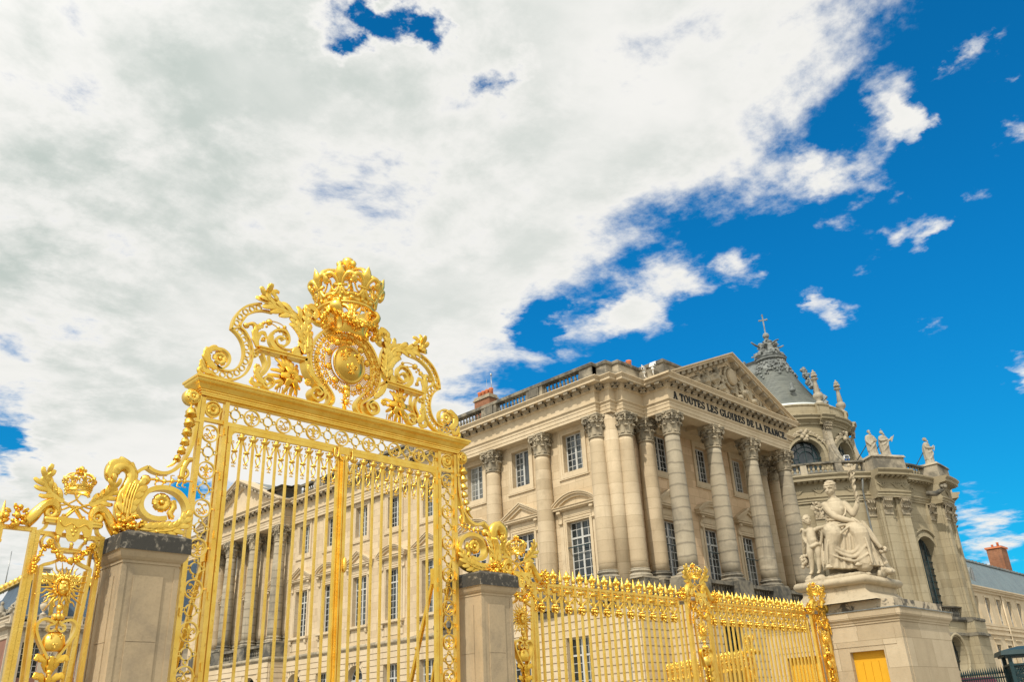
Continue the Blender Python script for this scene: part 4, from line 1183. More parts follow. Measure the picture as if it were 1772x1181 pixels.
# seated woman with caduceus, winged child at her knee.  local frame: x to her left, -y forward
grp = thing('statue_group', 'pale stone statue of a seated draped woman raising a snake staff beside a winged child', 'statue', (32.65,14.65,6.07), R(-65.8))
def P(u, d, z): return (u, -d, z-6.07)
m = MB()
limb(m, [P(.0,-.1,8.05),P(.04,-.06,8.4),P(.1,-.02,8.75),P(.11,-.05,9.05)], [.36,.33,.38,.33], 14)
m.ball(P(.12,-.03,9.0), .40, .24, .22); m.ball(P(-.0,.2,8.78), .16,.15,.15); m.ball(P(.27,.17,8.8), .16,.15,.15)
limb(m, [P(.1,-.05,9.1),P(.08,-.02,9.3),P(.06,.03,9.5)], [.19,.145,.15], 10)
MH = head(m, P(.06,.05,9.68), .60, R(-28), R(8), R(4))
# her right arm (picture left) lies across the lap holding the cornucopia
limb(m, [P(-.25,-.02,9.05),P(-.16,.15,8.8),P(.03,.32,8.52)], [.165,.15,.125], 10)
limb(m, [P(.03,.32,8.52),P(.3,.48,8.35),P(.68,.55,8.2)], [.125,.12,.08], 10)
hand(m, P(.66,.55,8.2), P(.8,.58,8.08), (1,-.1,-.6), (.3,-.3,1), .30, .45)
# raised left arm
limb(m, [P(.47,-.05,9.0),P(.6,.06,8.78),P(.7,.15,8.55)], [.165,.145,.12], 10)
limb(m, [P(.7,.15,8.55),P(.86,.2,8.78),P(.97,.22,9.05)], [.12,.11,.075], 10)
hand(m, P(.97,.22,9.04), P(1.0,.24,9.16), (-.1,-.2,1), (-1,-.3,0), .30, .75)
# feet
for u, d in ((-.5,.95),(.55,.85)):
    limb(m, [P(u+.05,d-.25,6.68),P(u-.02,d,6.6),P(u-.05,d+.2,6.52)], [.13,.12,.08], 8)
    for k in range(5): m.tube([P(u-.13+.05*k,d+.16,6.53),P(u-.14+.05*k,d+.3-.015*k,6.5)], [.035,.028], 6)
# legs under the drapery
limb(m, [P(-.16,-.05,7.95),P(-.16,.45,7.9),P(-.12,.85,7.78)], [.34,.30,.25], 12)
limb(m, [P(-.12,.85,7.78),P(-.3,.82,7.3),P(-.45,.75,6.75)], [.24,.22,.13], 12)
limb(m, [P(.3,-.05,7.95),P(.58,.4,7.88),P(.82,.72,7.7)], [.34,.30,.26], 12)
limb(m, [P(.82,.72,7.7),P(.76,.72,7.2),P(.62,.68,6.75)], [.25,.22,.13], 12)
body = part(sculpt(m, 'seated_woman', .02, 2), 'seated_woman', stone_statue, grp)
m = MB(); curls(m, MH, .60, 90)
part(sculpt(m, 'hair', .02, 1), 'hair', stone_statue, body)
m = MB()
# tunic on the torso
drape(m, [(P(.05,-.06,8.72),.35,.29,.02),(P(.03,-.05,8.45),.36,.30,.04),(P(0,0,8.15),.42,.36,.05),(P(.08,.1,7.95),.55,.45,.05),(P(.1,.1,7.6),.62,.5,.05)], 13, .05, 80, 5, 3.0)
# cloth wrapped round thighs and shins
RK, LK = (-.14,.92,7.74), (.82,.80,7.70)
limb(m, [P(-.2,.0,7.92),P(-.18,.5,7.92),P(*RK)], [.40,.36,.30], 14); limb(m, [P(.34,.0,7.92),P(.6,.42,7.88),P(*LK)], [.40,.36,.30], 14)
limb(m, [P(*RK),P(-.3,.86,7.25),P(-.44,.80,6.72)], [.29,.27,.26], 14); limb(m, [P(*LK),P(.8,.76,7.2),P(.70,.74,6.55)], [.30,.29,.34], 14)
# sheet hanging between the legs and round the hem, gathered into running pleats
def sheet(rows, n, amp, k, th=.14, ph=0.0):
    vs = []; m_ = len(rows)
    for r_i, (a, b, sag) in enumerate(rows):
        a, b = V(P(*a)), V(P(*b))
        for c in range(n+1):
            t = c/n; q = a.lerp(b, t); w = sin(PI*t)
            q.y += sag*w-amp*sin(k*PI*t+ph+.35*r_i)*(.3+.7*w); q.z -= abs(sag)*.6*w
            vs.append(q)
    vs2 = [q+V((0,th,-.02)) for q in vs]; N = len(vs); fs = []
    for r_i in range(m_-1):
        for c in range(n):
            a = r_i*(n+1)+c
            fs += [(a,a+1,a+n+2,a+n+1), (N+a+n+1,N+a+n+2,N+a+1,N+a)]
    for c in range(n):
        fs += [(c+1,c,N+c,N+c+1), ((m_-1)*(n+1)+c,(m_-1)*(n+1)+c+1,N+(m_-1)*(n+1)+c+1,N+(m_-1)*(n+1)+c)]
    for r_i in range(m_-1):
        a = r_i*(n+1); fs += [(a,a+n+1,N+a+n+1,N+a), (a+n+n+1,a+n,N+a+n,N+a+n+n+1)]
    m.add(vs+vs2, fs, True)
sheet([((-.35,.35,8.12),(.55,.3,8.1),.02),((-.3,.8,8.0),(.78,.7,7.96),.12),((-.22,1.08,7.75),(.85,.98,7.72),.18),((-.3,1.12,7.3),(.85,1.0,7.25),.16),((-.42,1.08,6.9),(.85,1.0,6.85),.12),((-.5,1.08,6.5),(.92,1.02,6.45),.10)], 44, .055, 11)
sheet([((-.62,.1,7.85),(-.2,1.0,7.8),.0),((-.66,.3,7.3),(-.36,1.08,7.25),.0),((-.74,.4,6.85),(-.48,1.1,6.85),.0),((-.78,.4,6.5),(-.5,1.12,6.5),.0)], 26, .05, 7, .16, 1.0)
sheet([((.85,.95,7.7),(1.12,.1,7.9),.0),((.88,1.0,7.2),(1.25,.2,7.4),.0),((.92,1.02,6.8),(1.4,.25,6.9),.0),((.95,1.04,6.46),(1.5,.2,6.46),.0)], 30, .055, 8, .16, .5)
# swags looping from knee to knee, and small folds over the lap and breast
folds_ = []
for k in range(3):
    folds_.append((.075-.01*k, [(-.34-.04*k,1.08,7.6-.3*k),(-.12+.1*k,1.02,7.2-.22*k),(.3+.05*k,.9+.06*k,6.98-.16*k),(.62,.95+.04*k,7.12-.2*k),(.9+.03*k,1.04,7.5-.3*k)]))
folds_ += [(.06,[(.6,.2,8.14),(.3,.6,8.1),(-.05,.95,7.98),(-.36,1.06,7.72)]),(.05,[(.75,.35,8.1),(.45,.8,7.98),(.1,1.04,7.72),(-.3,1.12,7.45)]),
 (.045,[(-.4,1.12,7.5),(-.5,1.14,7.1),(-.56,1.12,6.6)]),(.045,[(.95,1.05,7.45),(.98,1.08,7.0),(1.0,1.08,6.5)]),(.05,[(1.02,.5,7.7),(1.14,.62,7.2),(1.24,.62,6.6)]),(.045,[(-.6,.7,7.5),(-.7,.8,7.0),(-.74,.85,6.55)]),
 (.045,[(-.4,.2,8.25),(-.1,.38,8.28),(.25,.38,8.2),(.46,.2,8.25)]),(.04,[(.5,.05,9.0),(.42,.24,8.6),(.2,.36,8.4)]),(.035,[(-.3,.12,8.6),(0,.28,8.52),(.3,.25,8.62)]),(.035,[(-.32,.15,8.45),(0,.33,8.4),(.34,.25,8.45)])]
for w, pts in folds_:
    m.tube(spl([P(*q) for q in pts], 6), [w*.5,w,w*1.1,w*.6], 8)
drape(m, [(P(.95,-.1,8.3),.1,.2,.02),(P(1.02,-.05,7.9),.2,.3,.04),(P(1.1,-.05,7.3),.3,.4,.06),(P(1.2,-.05,6.45),.38,.5,.08)], 7, .06, 40, 8)
part(sculpt(m, 'drapery', .022, 2), 'drapery', stone_statue, body)
m = MB()   # rocky seat and base
m.hexa([P(-.6,.3,6.3),P(1.2,.3,6.3),P(1.2,-.8,6.3),P(-.6,-.8,6.3)],[P(-.45,.2,7.85),P(.95,.2,7.85),P(.95,-.7,7.85),P(-.45,-.7,7.85)])
for k in range(70):
    a = rnd.uniform(0,2*PI); q = rnd.uniform(.6,1.0)
    u, d = 1.32*q*cos(a)+.0, .95*q*sin(a)+.05
    m.ball(P(u,d,6.16), rnd.uniform(.1,.24), rnd.uniform(.1,.24), rnd.uniform(.08,.2), 7, 5, .15)
for u, d, z, r in ((1.42,.0,6.36,.24),(1.58,.05,6.3,.18),(1.3,.3,6.35,.2),(1.5,.25,6.28,.18),(-1.3,.2,6.28,.18)): m.ball(P(u,d,z), r, r, r*.8, 8, 6, .15)
m.M = Matrix.Rotation(R(65.8),4,'Z'); m.box(-1.25,-1.1,-.02,1.25,1.1,.13); m.M = None
part(sculpt(m, 'rock_base', .04, 2), 'rock_base', stone_statue, grp)
m = MB()   # caduceus
ca, cb = V(P(.96,.3,8.95)), V(P(.93,.24,10.4))
m.tube([ca, cb], [.035,.04], 8); m.ball(cb+V((0,0,.07)), .075)
for q in (0, PI):
    pts = []
    for i in range(40):
        t = i/39; a = q+t*4.6*PI; rr = .05+.11*max(0,t-.45)*1.7*(1-.55*max(0,t-.85)/.15)
        pts.append(ca.lerp(cb, .08+.84*t)+V((rr*cos(a), rr*sin(a), 0)))
    m.tube(pts, [.02,.032,.034,.034,.03,.03], 7)
for q in (-1, 1):
    for k in range(3): m.leaf([cb+V((q*.03,0,-.05-.04*k)), cb+V((q*.16,.0,.0-.05*k)), cb+V((q*.27-.03*k*q,.0,.08-.09*k))], .05, (0,-1,0), 3, .3, .02, 12)
part(sculpt(m, 'snake_staff', .016, 0), 'snake_staff', stone_statue, grp)
m = MB()   # reversed torch held across the lap
m.tube(spl([P(.62,.5,8.35),P(.85,.62,8.1),P(1.15,.62,7.55),P(1.42,.55,7.1)],5), [.05,.06,.07,.085], 9)
for k in range(16): m.ball(P(1.45+rnd.uniform(-.13,.13),.55+rnd.uniform(-.1,.1),7.02+rnd.uniform(-.1,.1)), .06, None, None, 7, 5, .1)
for k in range(24):
    t = rnd.random(); m.leaf([P(1.0+.3*t,.3,7.7-.9*t),P(1.1+.35*t,.4,7.6-1.0*t),P(1.2+.35*t+rnd.uniform(-.1,.1),.42,7.45-1.0*t)], .07, (0,-1,0), 2, .4, .02, 8)
part(m, 'reversed_torch', stone_statue, grp)
m = MB()   # winged child
H = lambda u, d, z: P(u, d, z)
limb(m, [H(-.96,.42,7.5),H(-.98,.46,7.75),H(-.97,.42,8.02)], [.20,.19,.17], 12)
m.ball(H(-.97,.42,8.05), .25,.16,.13); m.ball(H(-.95,.52,7.66), .17,.15,.17)
limb(m, [H(-.98,.42,8.1),H(-1.0,.44,8.28)], [.09,.09], 8)
MP = head(m, H(-1.03,.46,8.46), .43, R(28), R(-12), 0)
limb(m, [H(-.76,.42,8.08),H(-.66,.5,8.1),H(-.5,.52,8.13)], [.095,.085,.06], 8)
hand(m, H(-.5,.52,8.13), H(-.43,.53,8.14), (1,-.1,.2), (0,-.2,1), .17, .5)
limb(m, [H(-1.18,.4,8.06),H(-1.25,.32,7.85),H(-1.2,.42,7.62)], [.095,.085,.06], 8)
hand(m, H(-1.2,.42,7.62), H(-1.16,.46,7.56), (.4,-.3,-1), (1,-.4,0), .17, .5)
limb(m, [H(-1.07,.42,7.48),H(-1.13,.46,7.22),H(-1.13,.44,6.98)], [.155,.14,.105], 10)
limb(m, [H(-1.13,.44,6.98),H(-1.16,.4,6.75),H(-1.2,.4,6.48)], [.105,.105,.06], 10)
limb(m, [H(-.85,.42,7.48),H(-.83,.48,7.22),H(-.84,.46,7.0)], [.155,.14,.105], 10)
limb(m, [H(-.84,.46,7.0),H(-.88,.44,6.75),H(-.92,.42,6.5)], [.105,.105,.06], 10)
for u in (-1.22,-.94):
    limb(m, [H(u+.01,.4,6.48),H(u-.01,.54,6.44),H(u-.03,.64,6.41)], [.065,.065,.045], 8)
    for k in range(5): m.tube([H(u-.07+.025*k,.62,6.42),H(u-.08+.025*k,.71,6.4)], [.02,.016], 5)
m.tube(spl([H(-1.16,.45,7.45),H(-1.0,.6,7.42),H(-.82,.58,7.5),H(-.72,.45,7.4),H(-.68,.5,7.1),H(-.66,.5,6.7)],5), [.05,.07,.07,.06,.08,.1], 8)
m.tube(spl([H(-.72,.45,7.4),H(-.6,.45,7.75),H(-.52,.5,8.1)],5), [.06,.07,.05], 8)
ch = part(sculpt(m, 'winged_child', .02, 2), 'winged_child', stone_statue, grp)
m = MB(); curls(m, MP, .43, 60, False, False); part(sculpt(m, 'hair', .018, 1), 'hair', stone_statue, ch)
m = MB()
for q, x0 in ((-1,-1.12),(1,-.86)):
    for k in range(6):
        b = V(H(x0+q*.04,.22,8.08-.1*k)); tip = V(H(x0+q*(.22+.02*k),-.05,7.9-.16*k))
        m.leaf([V(H(x0,.25,8.0)), b, b.lerp(tip,.6)+V((0,0,.08)), tip], .08, (q*-.3,-1,0), 3, .3, .02, 16, .15)
    m.tube(spl([H(x0,.26,7.9),H(x0+q*.15,.15,8.2),H(x0+q*.26,.05,8.1)],4), [.05,.06,.03], 7)
part(m, 'wing', stone_statue, ch)
m = MB()   # sheaf and flowers beside the child
for k in range(26):
    m.ball(H(-1.38+rnd.uniform(-.13,.13), .2+rnd.uniform(-.1,.15), 6.95+rnd.uniform(-.25,.2)), .075, None, None, 7, 5, .12)
for k in range(20):
    a = rnd.uniform(0,6.28); m.ball(H(-.58+.13*cos(a)*rnd.random(), .45+.1*sin(a), 8.55+.55*rnd.random()), .05, None, None, 7, 5, .1)
    c = V(H(-.58+.1*cos(a), .45, 8.4+.65*rnd.random())); m.leaf([c, c+V((.06*cos(a),-.04,.08)), c+V((.14*cos(a),-.05,.12))], .05, (0,-1,0), 2, .4, .015, 8)
part(m, 'flowers_and_sheaf', stone_statue, grp)
# ------------------------------------------------------------------ wall building kit
def Fx(X):   # wall facing -x
    return lambda u, o, z: (X-o, u, z)
def Fy(Y):   # wall facing -y
    return lambda u, o, z: (u, Y-o, z)
def fbox(mb, F, u0, u1, o0, o1, z0, z1):
    return mb.hexa([F(u0,o0,z0),F(u1,o0,z0),F(u1,o1,z0),F(u0,o1,z0)], [F(u0,o0,z1),F(u1,o0,z1),F(u1,o1,z1),F(u0,o1,z1)])
def wall(mb, F, u0, u1, z0, z1, holes, th=.45):
    """wall face with real openings and their reveals; hole = (ua, ub, za, zb)"""
    us = sorted({u0, u1, *[h[0] for h in holes], *[h[1] for h in holes]}); zs = sorted({z0, z1, *[h[2] for h in holes], *[h[3] for h in holes]})
    us = [u for u in us if u0 <= u <= u1]; zs = [z for z in zs if z0 <= z <= z1]
    for a, b in zip(us, us[1:]):
        for c, d in zip(zs, zs[1:]):
            mu, mz = (a+b)/2, (c+d)/2
            if any(h[0] < mu < h[1] and h[2] < mz < h[3] for h in holes): continue
            mb.add([F(a,0,c),F(b,0,c),F(b,0,d),F(a,0,d)], [(0,1,2,3)])
    for a, b, c, d in holes:
        c = max(c, z0); d = min(d, z1)
        mb.add([F(a,0,c),F(a,0,d),F(a,-th,d),F(a,-th,c)], [(0,1,2,3)]); mb.add([F(b,0,c),F(b,0,d),F(b,-th,d),F(b,-th,c)], [(0,1,2,3)])
        mb.add([F(a,0,d),F(b,0,d),F(b,-th,d),F(a,-th,d)], [(0,1,2,3)]); mb.add([F(a,0,c),F(b,0,c),F(b,-th,c),F(a,-th,c)], [(0,1,2,3)])
def courses(mb, F, u0, u1, z0, z1, holes, h=.39, out=.08, gap=.05):
    """rusticated courses standing proud with open horizontal joints"""
    n = round((z1-z0)/h); h = (z1-z0)/n
    for i in range(n):
        a, b = z0+i*h+gap, z0+(i+1)*h
        cuts = sorted((max(u0,x[0]-.0), min(u1,x[1]+.0)) for x in holes if x[2] < (a+b)/2 < x[3])
        p = u0
        for c, d in cuts:
            if c > p: fbox(mb, F, p, c, .002, out, a, b)
            p = max(p, d)
        if p < u1: fbox(mb, F, p, u1, .002, out, a, b)

# ------------------------------------------------------------------ Corinthian column
def capital(r, h):
    m = MB(); k = h/1.27
    m.lathe([(r*1.0,-.10),(r*1.1,-.09),(r*1.12,-.05),(r*1.08,-.02),(r*.97,0),(r*.95,.25*k),(r*.98,.6*k),(r*1.08,.9*k),(r*1.3,1.05*k),(r*1.32,1.1*k),(r*.9,1.1*k)], 24)
    for row, (z0, hh, w, n0) in enumerate(((.0,.52,.17,0),(.05,.86,.18,.5))):
        for i in range(8):
            a = 2*PI*(i+n0)/8; d = V((cos(a), sin(a), 0)); q = r*(.97+.06*row)
            pts = [d*q+V((0,0,z0*k)), d*(q+.03)+V((0,0,(z0+hh*.55)*k)), d*(q+.08)+V((0,0,hh*.92*k)), d*(q+.2)+V((0,0,hh*1.0*k)), d*(q+.24)+V((0,0,hh*.88*k))]
            m.leaf(pts, w, d, 5, .45, .025, 16, .5, .8)
    for i in range(4):
        a = PI/4+PI/2*i; d = V((cos(a), sin(a), 0))
        for sg in (-1, 1):
            b = a+sg*.42; e = V((cos(b), sin(b), 0))
            pts = [e*r*1.02+V((0,0,.55*k)), e.lerp(d,.4).normalized()*r*1.2+V((0,0,.9*k)), d*r*1.5+V((0,0,1.08*k)), d*r*1.72+V((0,0,1.0*k)), d*r*1.68+V((0,0,.86*k)), d*r*1.52+V((0,0,.88*k)), d*r*1.55+V((0,0,.98*k))]
            m.tube(spl(pts,3), [.035,.05,.055,.055,.05,.04,.03], 6)
        m.leaf([d*r*1.05+V((0,0,.6*k)), d*r*1.3+V((0,0,.84*k)), d*r*1.62+V((0,0,.84*k)), d*r*1.62+V((0,0,.72*k))], .12, d, 4, .4, .02, 14)
        c = V((cos(a+PI/4), sin(a+PI/4), 0)); t = V((-c.y, c.x, 0))
        for sg in (-1, 1):
            pts = [c*r*1.05+t*sg*.22+V((0,0,.55*k)), c*r*1.15+t*sg*.16+V((0,0,.9*k)), c*r*1.28+t*sg*.05+V((0,0,1.0*k)), c*r*1.28+t*sg*.02+V((0,0,.9*k)), c*r*1.25+t*sg*.09+V((0,0,.88*k))]
            m.tube(spl(pts,3), [.03,.04,.04,.03], 6)
        m.ball(c*r*1.38+V((0,0,1.17*k)), .11, .11, .1, 9, 6, .15)
        for j in range(5):
            g = 2*PI*j/5; m.ball(c*r*1.4+t*.09*cos(g)+V((0,0,1.17*k+.09*sin(g))), .05, None, None, 6, 4)
    for z0, z1, s in ((1.09,1.17,1.0),(1.17,1.20,1.03),(1.20,1.27,1.06)):   # concave abacus
        pts = []
        for i in range(4):
            a = PI/4+PI/2*i
            for j in range(7):
                t = -.5+j/6; b = a+PI/4*1+t*PI/2*.94
                rr = r*s*(1.28+.50*(abs(t)*2)**2.2)
                pts.append((rr*cos(b), rr*sin(b)))
        n = len(pts)
        m.add([(x,y,z0*k) for x,y in pts]+[(x,y,z1*k) for x,y in pts], [tuple(range(n-1,-1,-1)), tuple(range(n,2*n))]+[(i,(i+1)%n,n+(i+1)%n,n+i) for i in range(n)])
    return m
CZ0, CZN, CZT = 8.42, 16.45, 17.715
m = MB(); m.lathe([(.53*1.0*(1-.20*max(0,(i/14-.25)/.75)**1.6), .55+(CZN-CZ0-.55)*i/14) for i in range(15)], 28)
SHAFT = m.mesh('column')
m = MB(); m.lathe([(.53,.56),(.58,.55),(.58,.5),(.56,.49),(.585,.46),(.64,.43),(.65,.39),(.6,.36),(.565,.33),(.565,.28),(.6,.26),(.66,.245),(.71,.2),(.71,.14),(.66,.1),(.6,.1)], 28)
m.box(-.72,-.72,0,.72,.72,.1)
BASE = m.mesh('column_base')
CAPM = capital(.45, CZT-CZN).mesh('capital')
pal = thing('palace_wing', 'pale limestone palace wing with a columned pediment portico lettered in black', 'palace', (45,28,0))
cols = {}
def column(x, y, mat=stone_col, base=stone_col, cap=stone_cap):
    k = mat.name
    if k not in cols:
        a = SHAFT.copy(); b = BASE.copy(); c = CAPM.copy()
        a.materials.append(mat); b.materials.append(base); c.materials.append(cap); cols[k] = (a, b, c)
    a, b, c = cols[k]
    o = part(a, 'column', None, pal, world=True, loc=(x,y,CZ0))
    part(b, 'column_base', None, o); part(c, 'capital', None, o, loc=(0,0,CZN-CZ0))
for y in (29.34,33.68,38.02,42.3): column(36.55, y, base=stone_grey)
column(37.57, 28.1, base=stone_grey); column(39.5, 28.1, base=stone_grey)
stone_grey2 = stone_grey
for x in (39.55,43.82,48.08,52.35): column(x, 26.27, stone_band, stone_grey)
column(52.35, 28.1); column(54.3, 28.1)
m2 = stone_grey.copy(); m2.name = 'shaded_drums'
for y in (63.75,67.85,72.0,76.2): column(36.45, y, stone_band, stone_grey)
for y in (63.75,67.85,72.0,76.2): column(37.62, y, stone_col, stone_grey)

# ------------------------------------------------------------------ windows (prototype faces -y, origin on the wall face at sill middle)
def make_frame(w, h, cols_, rows, tr=None, dy=.30, t=.05, open_leaf=False):
    m = MB()
    for q in (-1, 1): m.box(q*w/2-(t*1.5 if q>0 else 0), dy, 0, q*w/2+(t*1.5 if q<0 else 0), dy+.08, h)
    m.box(-w/2, dy, 0, w/2, dy+.08, t*1.6); m.box(-w/2, dy, h-t*1.5, w/2, dy+.08, h)
    m.box(-.06, dy-.02, 0, .06, dy+.08, h)
    if tr: m.box(-w/2, dy-.02, tr-.05, w/2, dy+.08, tr+.05)
    for q in (-1, 1):
        if open_leaf and q > 0: continue
        n = cols_//2
        for i in range(1, n):
            x = q*(.06+(w/2-.06-t)*i/n); m.box(x-.017, dy+.02, 0, x+.017, dy+.06, h)
        for j in range(1, rows):
            z = h*j/rows; m.box(min(0,q*w/2), dy+.02, z-.017, max(0,q*w/2), dy+.06, z+.017)
    return m
def make_pane(w, h, dy=.34, cols_=4, rows=6):
    m = MB()   # each light tilts a little, as old glass does
    r = random.Random(int(w*100+h*10))
    for i in range(cols_):
        for j in range(rows):
            x0, x1 = -w/2+w*i/cols_, -w/2+w*(i+1)/cols_; z0, z1 = h*j/rows, h*(j+1)/rows
            a, b = r.uniform(-.006,.006), r.uniform(-.006,.006)
            m.add([(x0,dy-a-b,z0),(x1,dy+a-b,z0),(x1,dy+a+b,z1),(x0,dy-a+b,z1)], [(0,1,2,3)])
    m.box(-w/2, dy+.03, 0, w/2, dy+.05, h)
    return m
WL, HL, WU, HU, WG, HG = 1.72, 3.52, 1.48, 2.3, 1.62, 3.9
FR_L = make_frame(WL, HL, 4, 8, 2.6).mesh('window'); PN_L = make_pane(WL, HL, .34, 4, 8).mesh('pane')
FR_U = make_frame(WU, HU, 4, 6).mesh('window'); PN_U = make_pane(WU, HU, .34, 4, 6).mesh('pane')
FR_O = make_frame(WU, HU, 4, 6, open_leaf=True).mesh('window')
FR_G = make_frame(WG, HG, 4, 9, 3.0).mesh('window'); PN_G = make_pane(WG, HG, .34, 4, 9).mesh('pane')
for x in (FR_L,FR_U,FR_O,FR_G): x.materials.append(white_wood)
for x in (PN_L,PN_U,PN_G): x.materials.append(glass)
def arch_m(mb, w, h, t, o0, o1):   # three-sided architrave round an opening
    for q in (-1, 1): mb.box(min(q*w/2,q*(w/2+t)), -o1, 0, max(q*w/2,q*(w/2+t)), -o0, h+t)
    mb.box(-w/2, -o1, h, w/2, -o0, h+t)
def surround_upper():
    m = MB()
    for a, b, o in ((0,.13,.05),(.13,.30,.075),(.30,.345,.1)):
        w, h = WU/2, HU
        for q in (-1, 1): m.box(min(q*(w+a),q*(w+b)), -o, -b, max(q*(w+a),q*(w+b)), 0, h+b)
        m.box(-(w+a), -o, h+a, w+a, 0, h+b); m.box(-(w+a), -o, -b, w+a, 0, -a if a else 0.0)
    m.box(-WU/2-.42, -.1, -.42, WU/2+.42, 0, -.36)
    return m
def surround_lower(kind, sill=False):
    m = MB(); w, h = WL/2, HL
    for a, b, o in ((0,.1,.045),(.1,.22,.075)):
        for q in (-1, 1): m.box(min(q*(w+a),q*(w+b)), -o, 0, max(q*(w+a),q*(w+b)), 0, h+b)
        m.box(-(w+a), -o, h+a, w+a, 0, h+b)
    for q in (-1, 1):   # outer pilaster strip and scrolled console
        x0, x1 = sorted((q*(w+.26), q*(w+.52)))
        m.box(x0, -.05, 0, x1, 0, h-.1)
        P = [(0,h-.12),(-.05,h-.12),(-.12,h),(-.1,h+.2),(-.16,h+.38),(-.3,h+.52),(-.3,h+.66),(0,h+.66)]
        vs = [(x0+.02,p[0],p[1]) for p in P]+[(x1-.02,p[0],p[1]) for p in P]; n = len(P)
        m.add(vs, [tuple(range(n)), tuple(range(2*n-1,n-1,-1))]+[(i,(i+1)%n,n+(i+1)%n,n+i) for i in range(n)])
        m.tube([(x0,-.13,h-.02),(x1,-.13,h-.02)], .06, 8); m.tube([(x0,-.26,h+.56),(x1,-.26,h+.56)], .08, 8)
    m.box(-w-.24, -.06, h+.26, w+.24, 0, h+.66); m.box(-w-.2,-.075,h+.34,w+.2,-.06,h+.58)
    zb = h+.66; hw = w+.78
    cor = [(0,0),(.2,0),(.22,.05),(.34,.07),(.34,.15),(.40,.2),(.40,.23),(0,.25)]
    m.sweep([(o,zb+z) for o, z in cor], [(-hw+.38,0),(-hw+.38,-.02),(hw-.38,-.02),(hw-.38,0)], side=1)
    if kind == 'tri':
        ap = zb+.23+.80
        for q in (-1, 1):
            for o, a, b in ((.22,-.16,.0),(.34,0,.1),(.40,.1,.16)):
                p0, p1 = V((q*hw,0,zb+.22)), V((0,0,ap))
                n = V((-(p1-p0).z,0,(p1-p0).x)).normalized()*(1 if q < 0 else -1)
                if n.z < 0: n = -n
                A, B = p0+n*a, p1+V((0,0,a/n.z)); C, D = p1+V((0,0,b/n.z)), p0+n*b
                m.hexa([(*A.xy[:1],-o,A.z),(B.x,-o,B.z),(B.x,0,B.z),(A.x,0,A.z)], [(D.x,-o,D.z),(C.x,-o,C.z),(C.x,0,C.z),(D.x,0,D.z)])
        m.extr([(-hw+.3,zb+.24),(hw-.3,zb+.24),(0,ap-.1)], -.08, 0)
    else:
        rise = .62; rad = (hw*hw+rise*rise)/(2*rise); cz = zb+.24+rise-rad; a0 = math.asin(hw/rad)
        for o, da, w_ in ((.22,-.10,.16),(.34,.02,.1),(.40,.1,.06)):
            pts = [((rad+da)*sin(-a0+2*a0*i/18), cz+(rad+da)*cos(-a0+2*a0*i/18)) for i in range(19)]
            m.band(pts, w_, -o, 0)
        m.extr([((rad-.1)*sin(-a0+2*a0*i/18)*.95, max(zb+.24, cz+(rad-.1)*cos(-a0+2*a0*i/18))) for i in range(19)], -.08, 0)
    if sill:
        m.box(-w-.45, -.28, -.16, w+.45, 0, 0); m.box(-w-.4, -.22, -.22, w+.4, 0, -.16)
        for q in (-1, 1):
            m.box(q*(w+.2)-.11, -.2, -.42, q*(w+.2)+.11, 0, -.22); m.tube([(q*(w+.2)-.11,-.1,-.45),(q*(w+.2)+.11,-.1,-.45)], .09, 8)
            m.box(q*(w+.2)-.13, -.06, -1.0, q*(w+.2)+.13, 0, -.45)
        m.box(-w-.05,-.04,-1.0,w+.05,0,-.24)
    return m
SU = surround_upper().mesh('window_surround'); SU.materials.append(stone_plain)
SL = {}
for kd in ('tri','seg'):
    for s in (0,1):
        q = surround_lower(kd, s).mesh('window_surround'); q.materials.append(stone_plain); SL[kd,s] = q
def window(kind, F, u, rz, z, ped=None, sill=0, opened=False, frame_only=False):
    x, y, zz = F(u, 0, z)
    fr, pn = {'L': (FR_L,PN_L), 'U': (FR_O if opened else FR_U, PN_U), 'G': (FR_G,PN_G)}[kind]
    o = part(fr, 'window', None, pal, world=True, loc=(x,y,zz), rz=rz)
    o.matrix_parent_inverse = wmat(pal).inverted()
    part(pn, 'pane', None, o)
    if kind == 'L': part(SL[ped,sill], 'surround', None, o)
    if kind == 'U': part(SU, 'surround', None, o)
FL, FW, FP = Fx(36.92), Fx(37.32), Fy(28.55)
RZ = -PI/2
ZL, ZU, ZG = 8.66, 15.1, 1.9
flank = [(31.55,'seg'),(35.9,'tri'),(40.12,'seg')]; wingw = [(45.3,'tri'),(49.35,'seg'),(53.4,'tri'),(57.45,'seg'),(61.35,'tri')]
pav2 = [(65.8,'seg'),(69.95,'tri'),(74.1,'seg')]; port = [(41.72,'tri'),(46.05,'seg'),(50.35,'tri')]
for i, (u, k) in enumerate(flank):
    window('L', FL, u, RZ, ZL, k); window('U', FL, u, RZ, ZU, opened=(i == 1))
for u, k in wingw: window('L', FW, u, RZ, ZL, k, 1); window('U', FW, u, RZ, ZU)
for u, k in pav2: window('L', Fx(37.8), u, RZ, ZL, k); window('U', Fx(37.8), u, RZ, ZU)
for u, k in port: window('L', FP, u, 0, ZL, k); window('U', FP, u, 0, ZU)

# ------------------------------------------------------------------ walls
def holes(L, z0=ZL): return [(u-WL/2,u+WL/2,ZL,ZL+HL) for u, k in L]+[(u-WU/2,u+WU/2,ZU,ZU+HU) for u, k in L]
m = MB()
wall(m, FL, 28.55, 43.0, 7.3, 18.3, holes(flank)); wall(m, FW, 42.9, 63.4, 7.3, 18.3, holes(wingw)); wall(m, Fx(37.8), 63.0, 78, 7.3, 18.3, holes(pav2))
m.box(37.33, 63.2, 7.3, 37.8, 63.5, 18.3)
m.box(36.93, 42.7, 7.3, 37.3, 42.95, 18.3)
m.box(36.95,77.2,7.3,37.8,77.6,18.3)
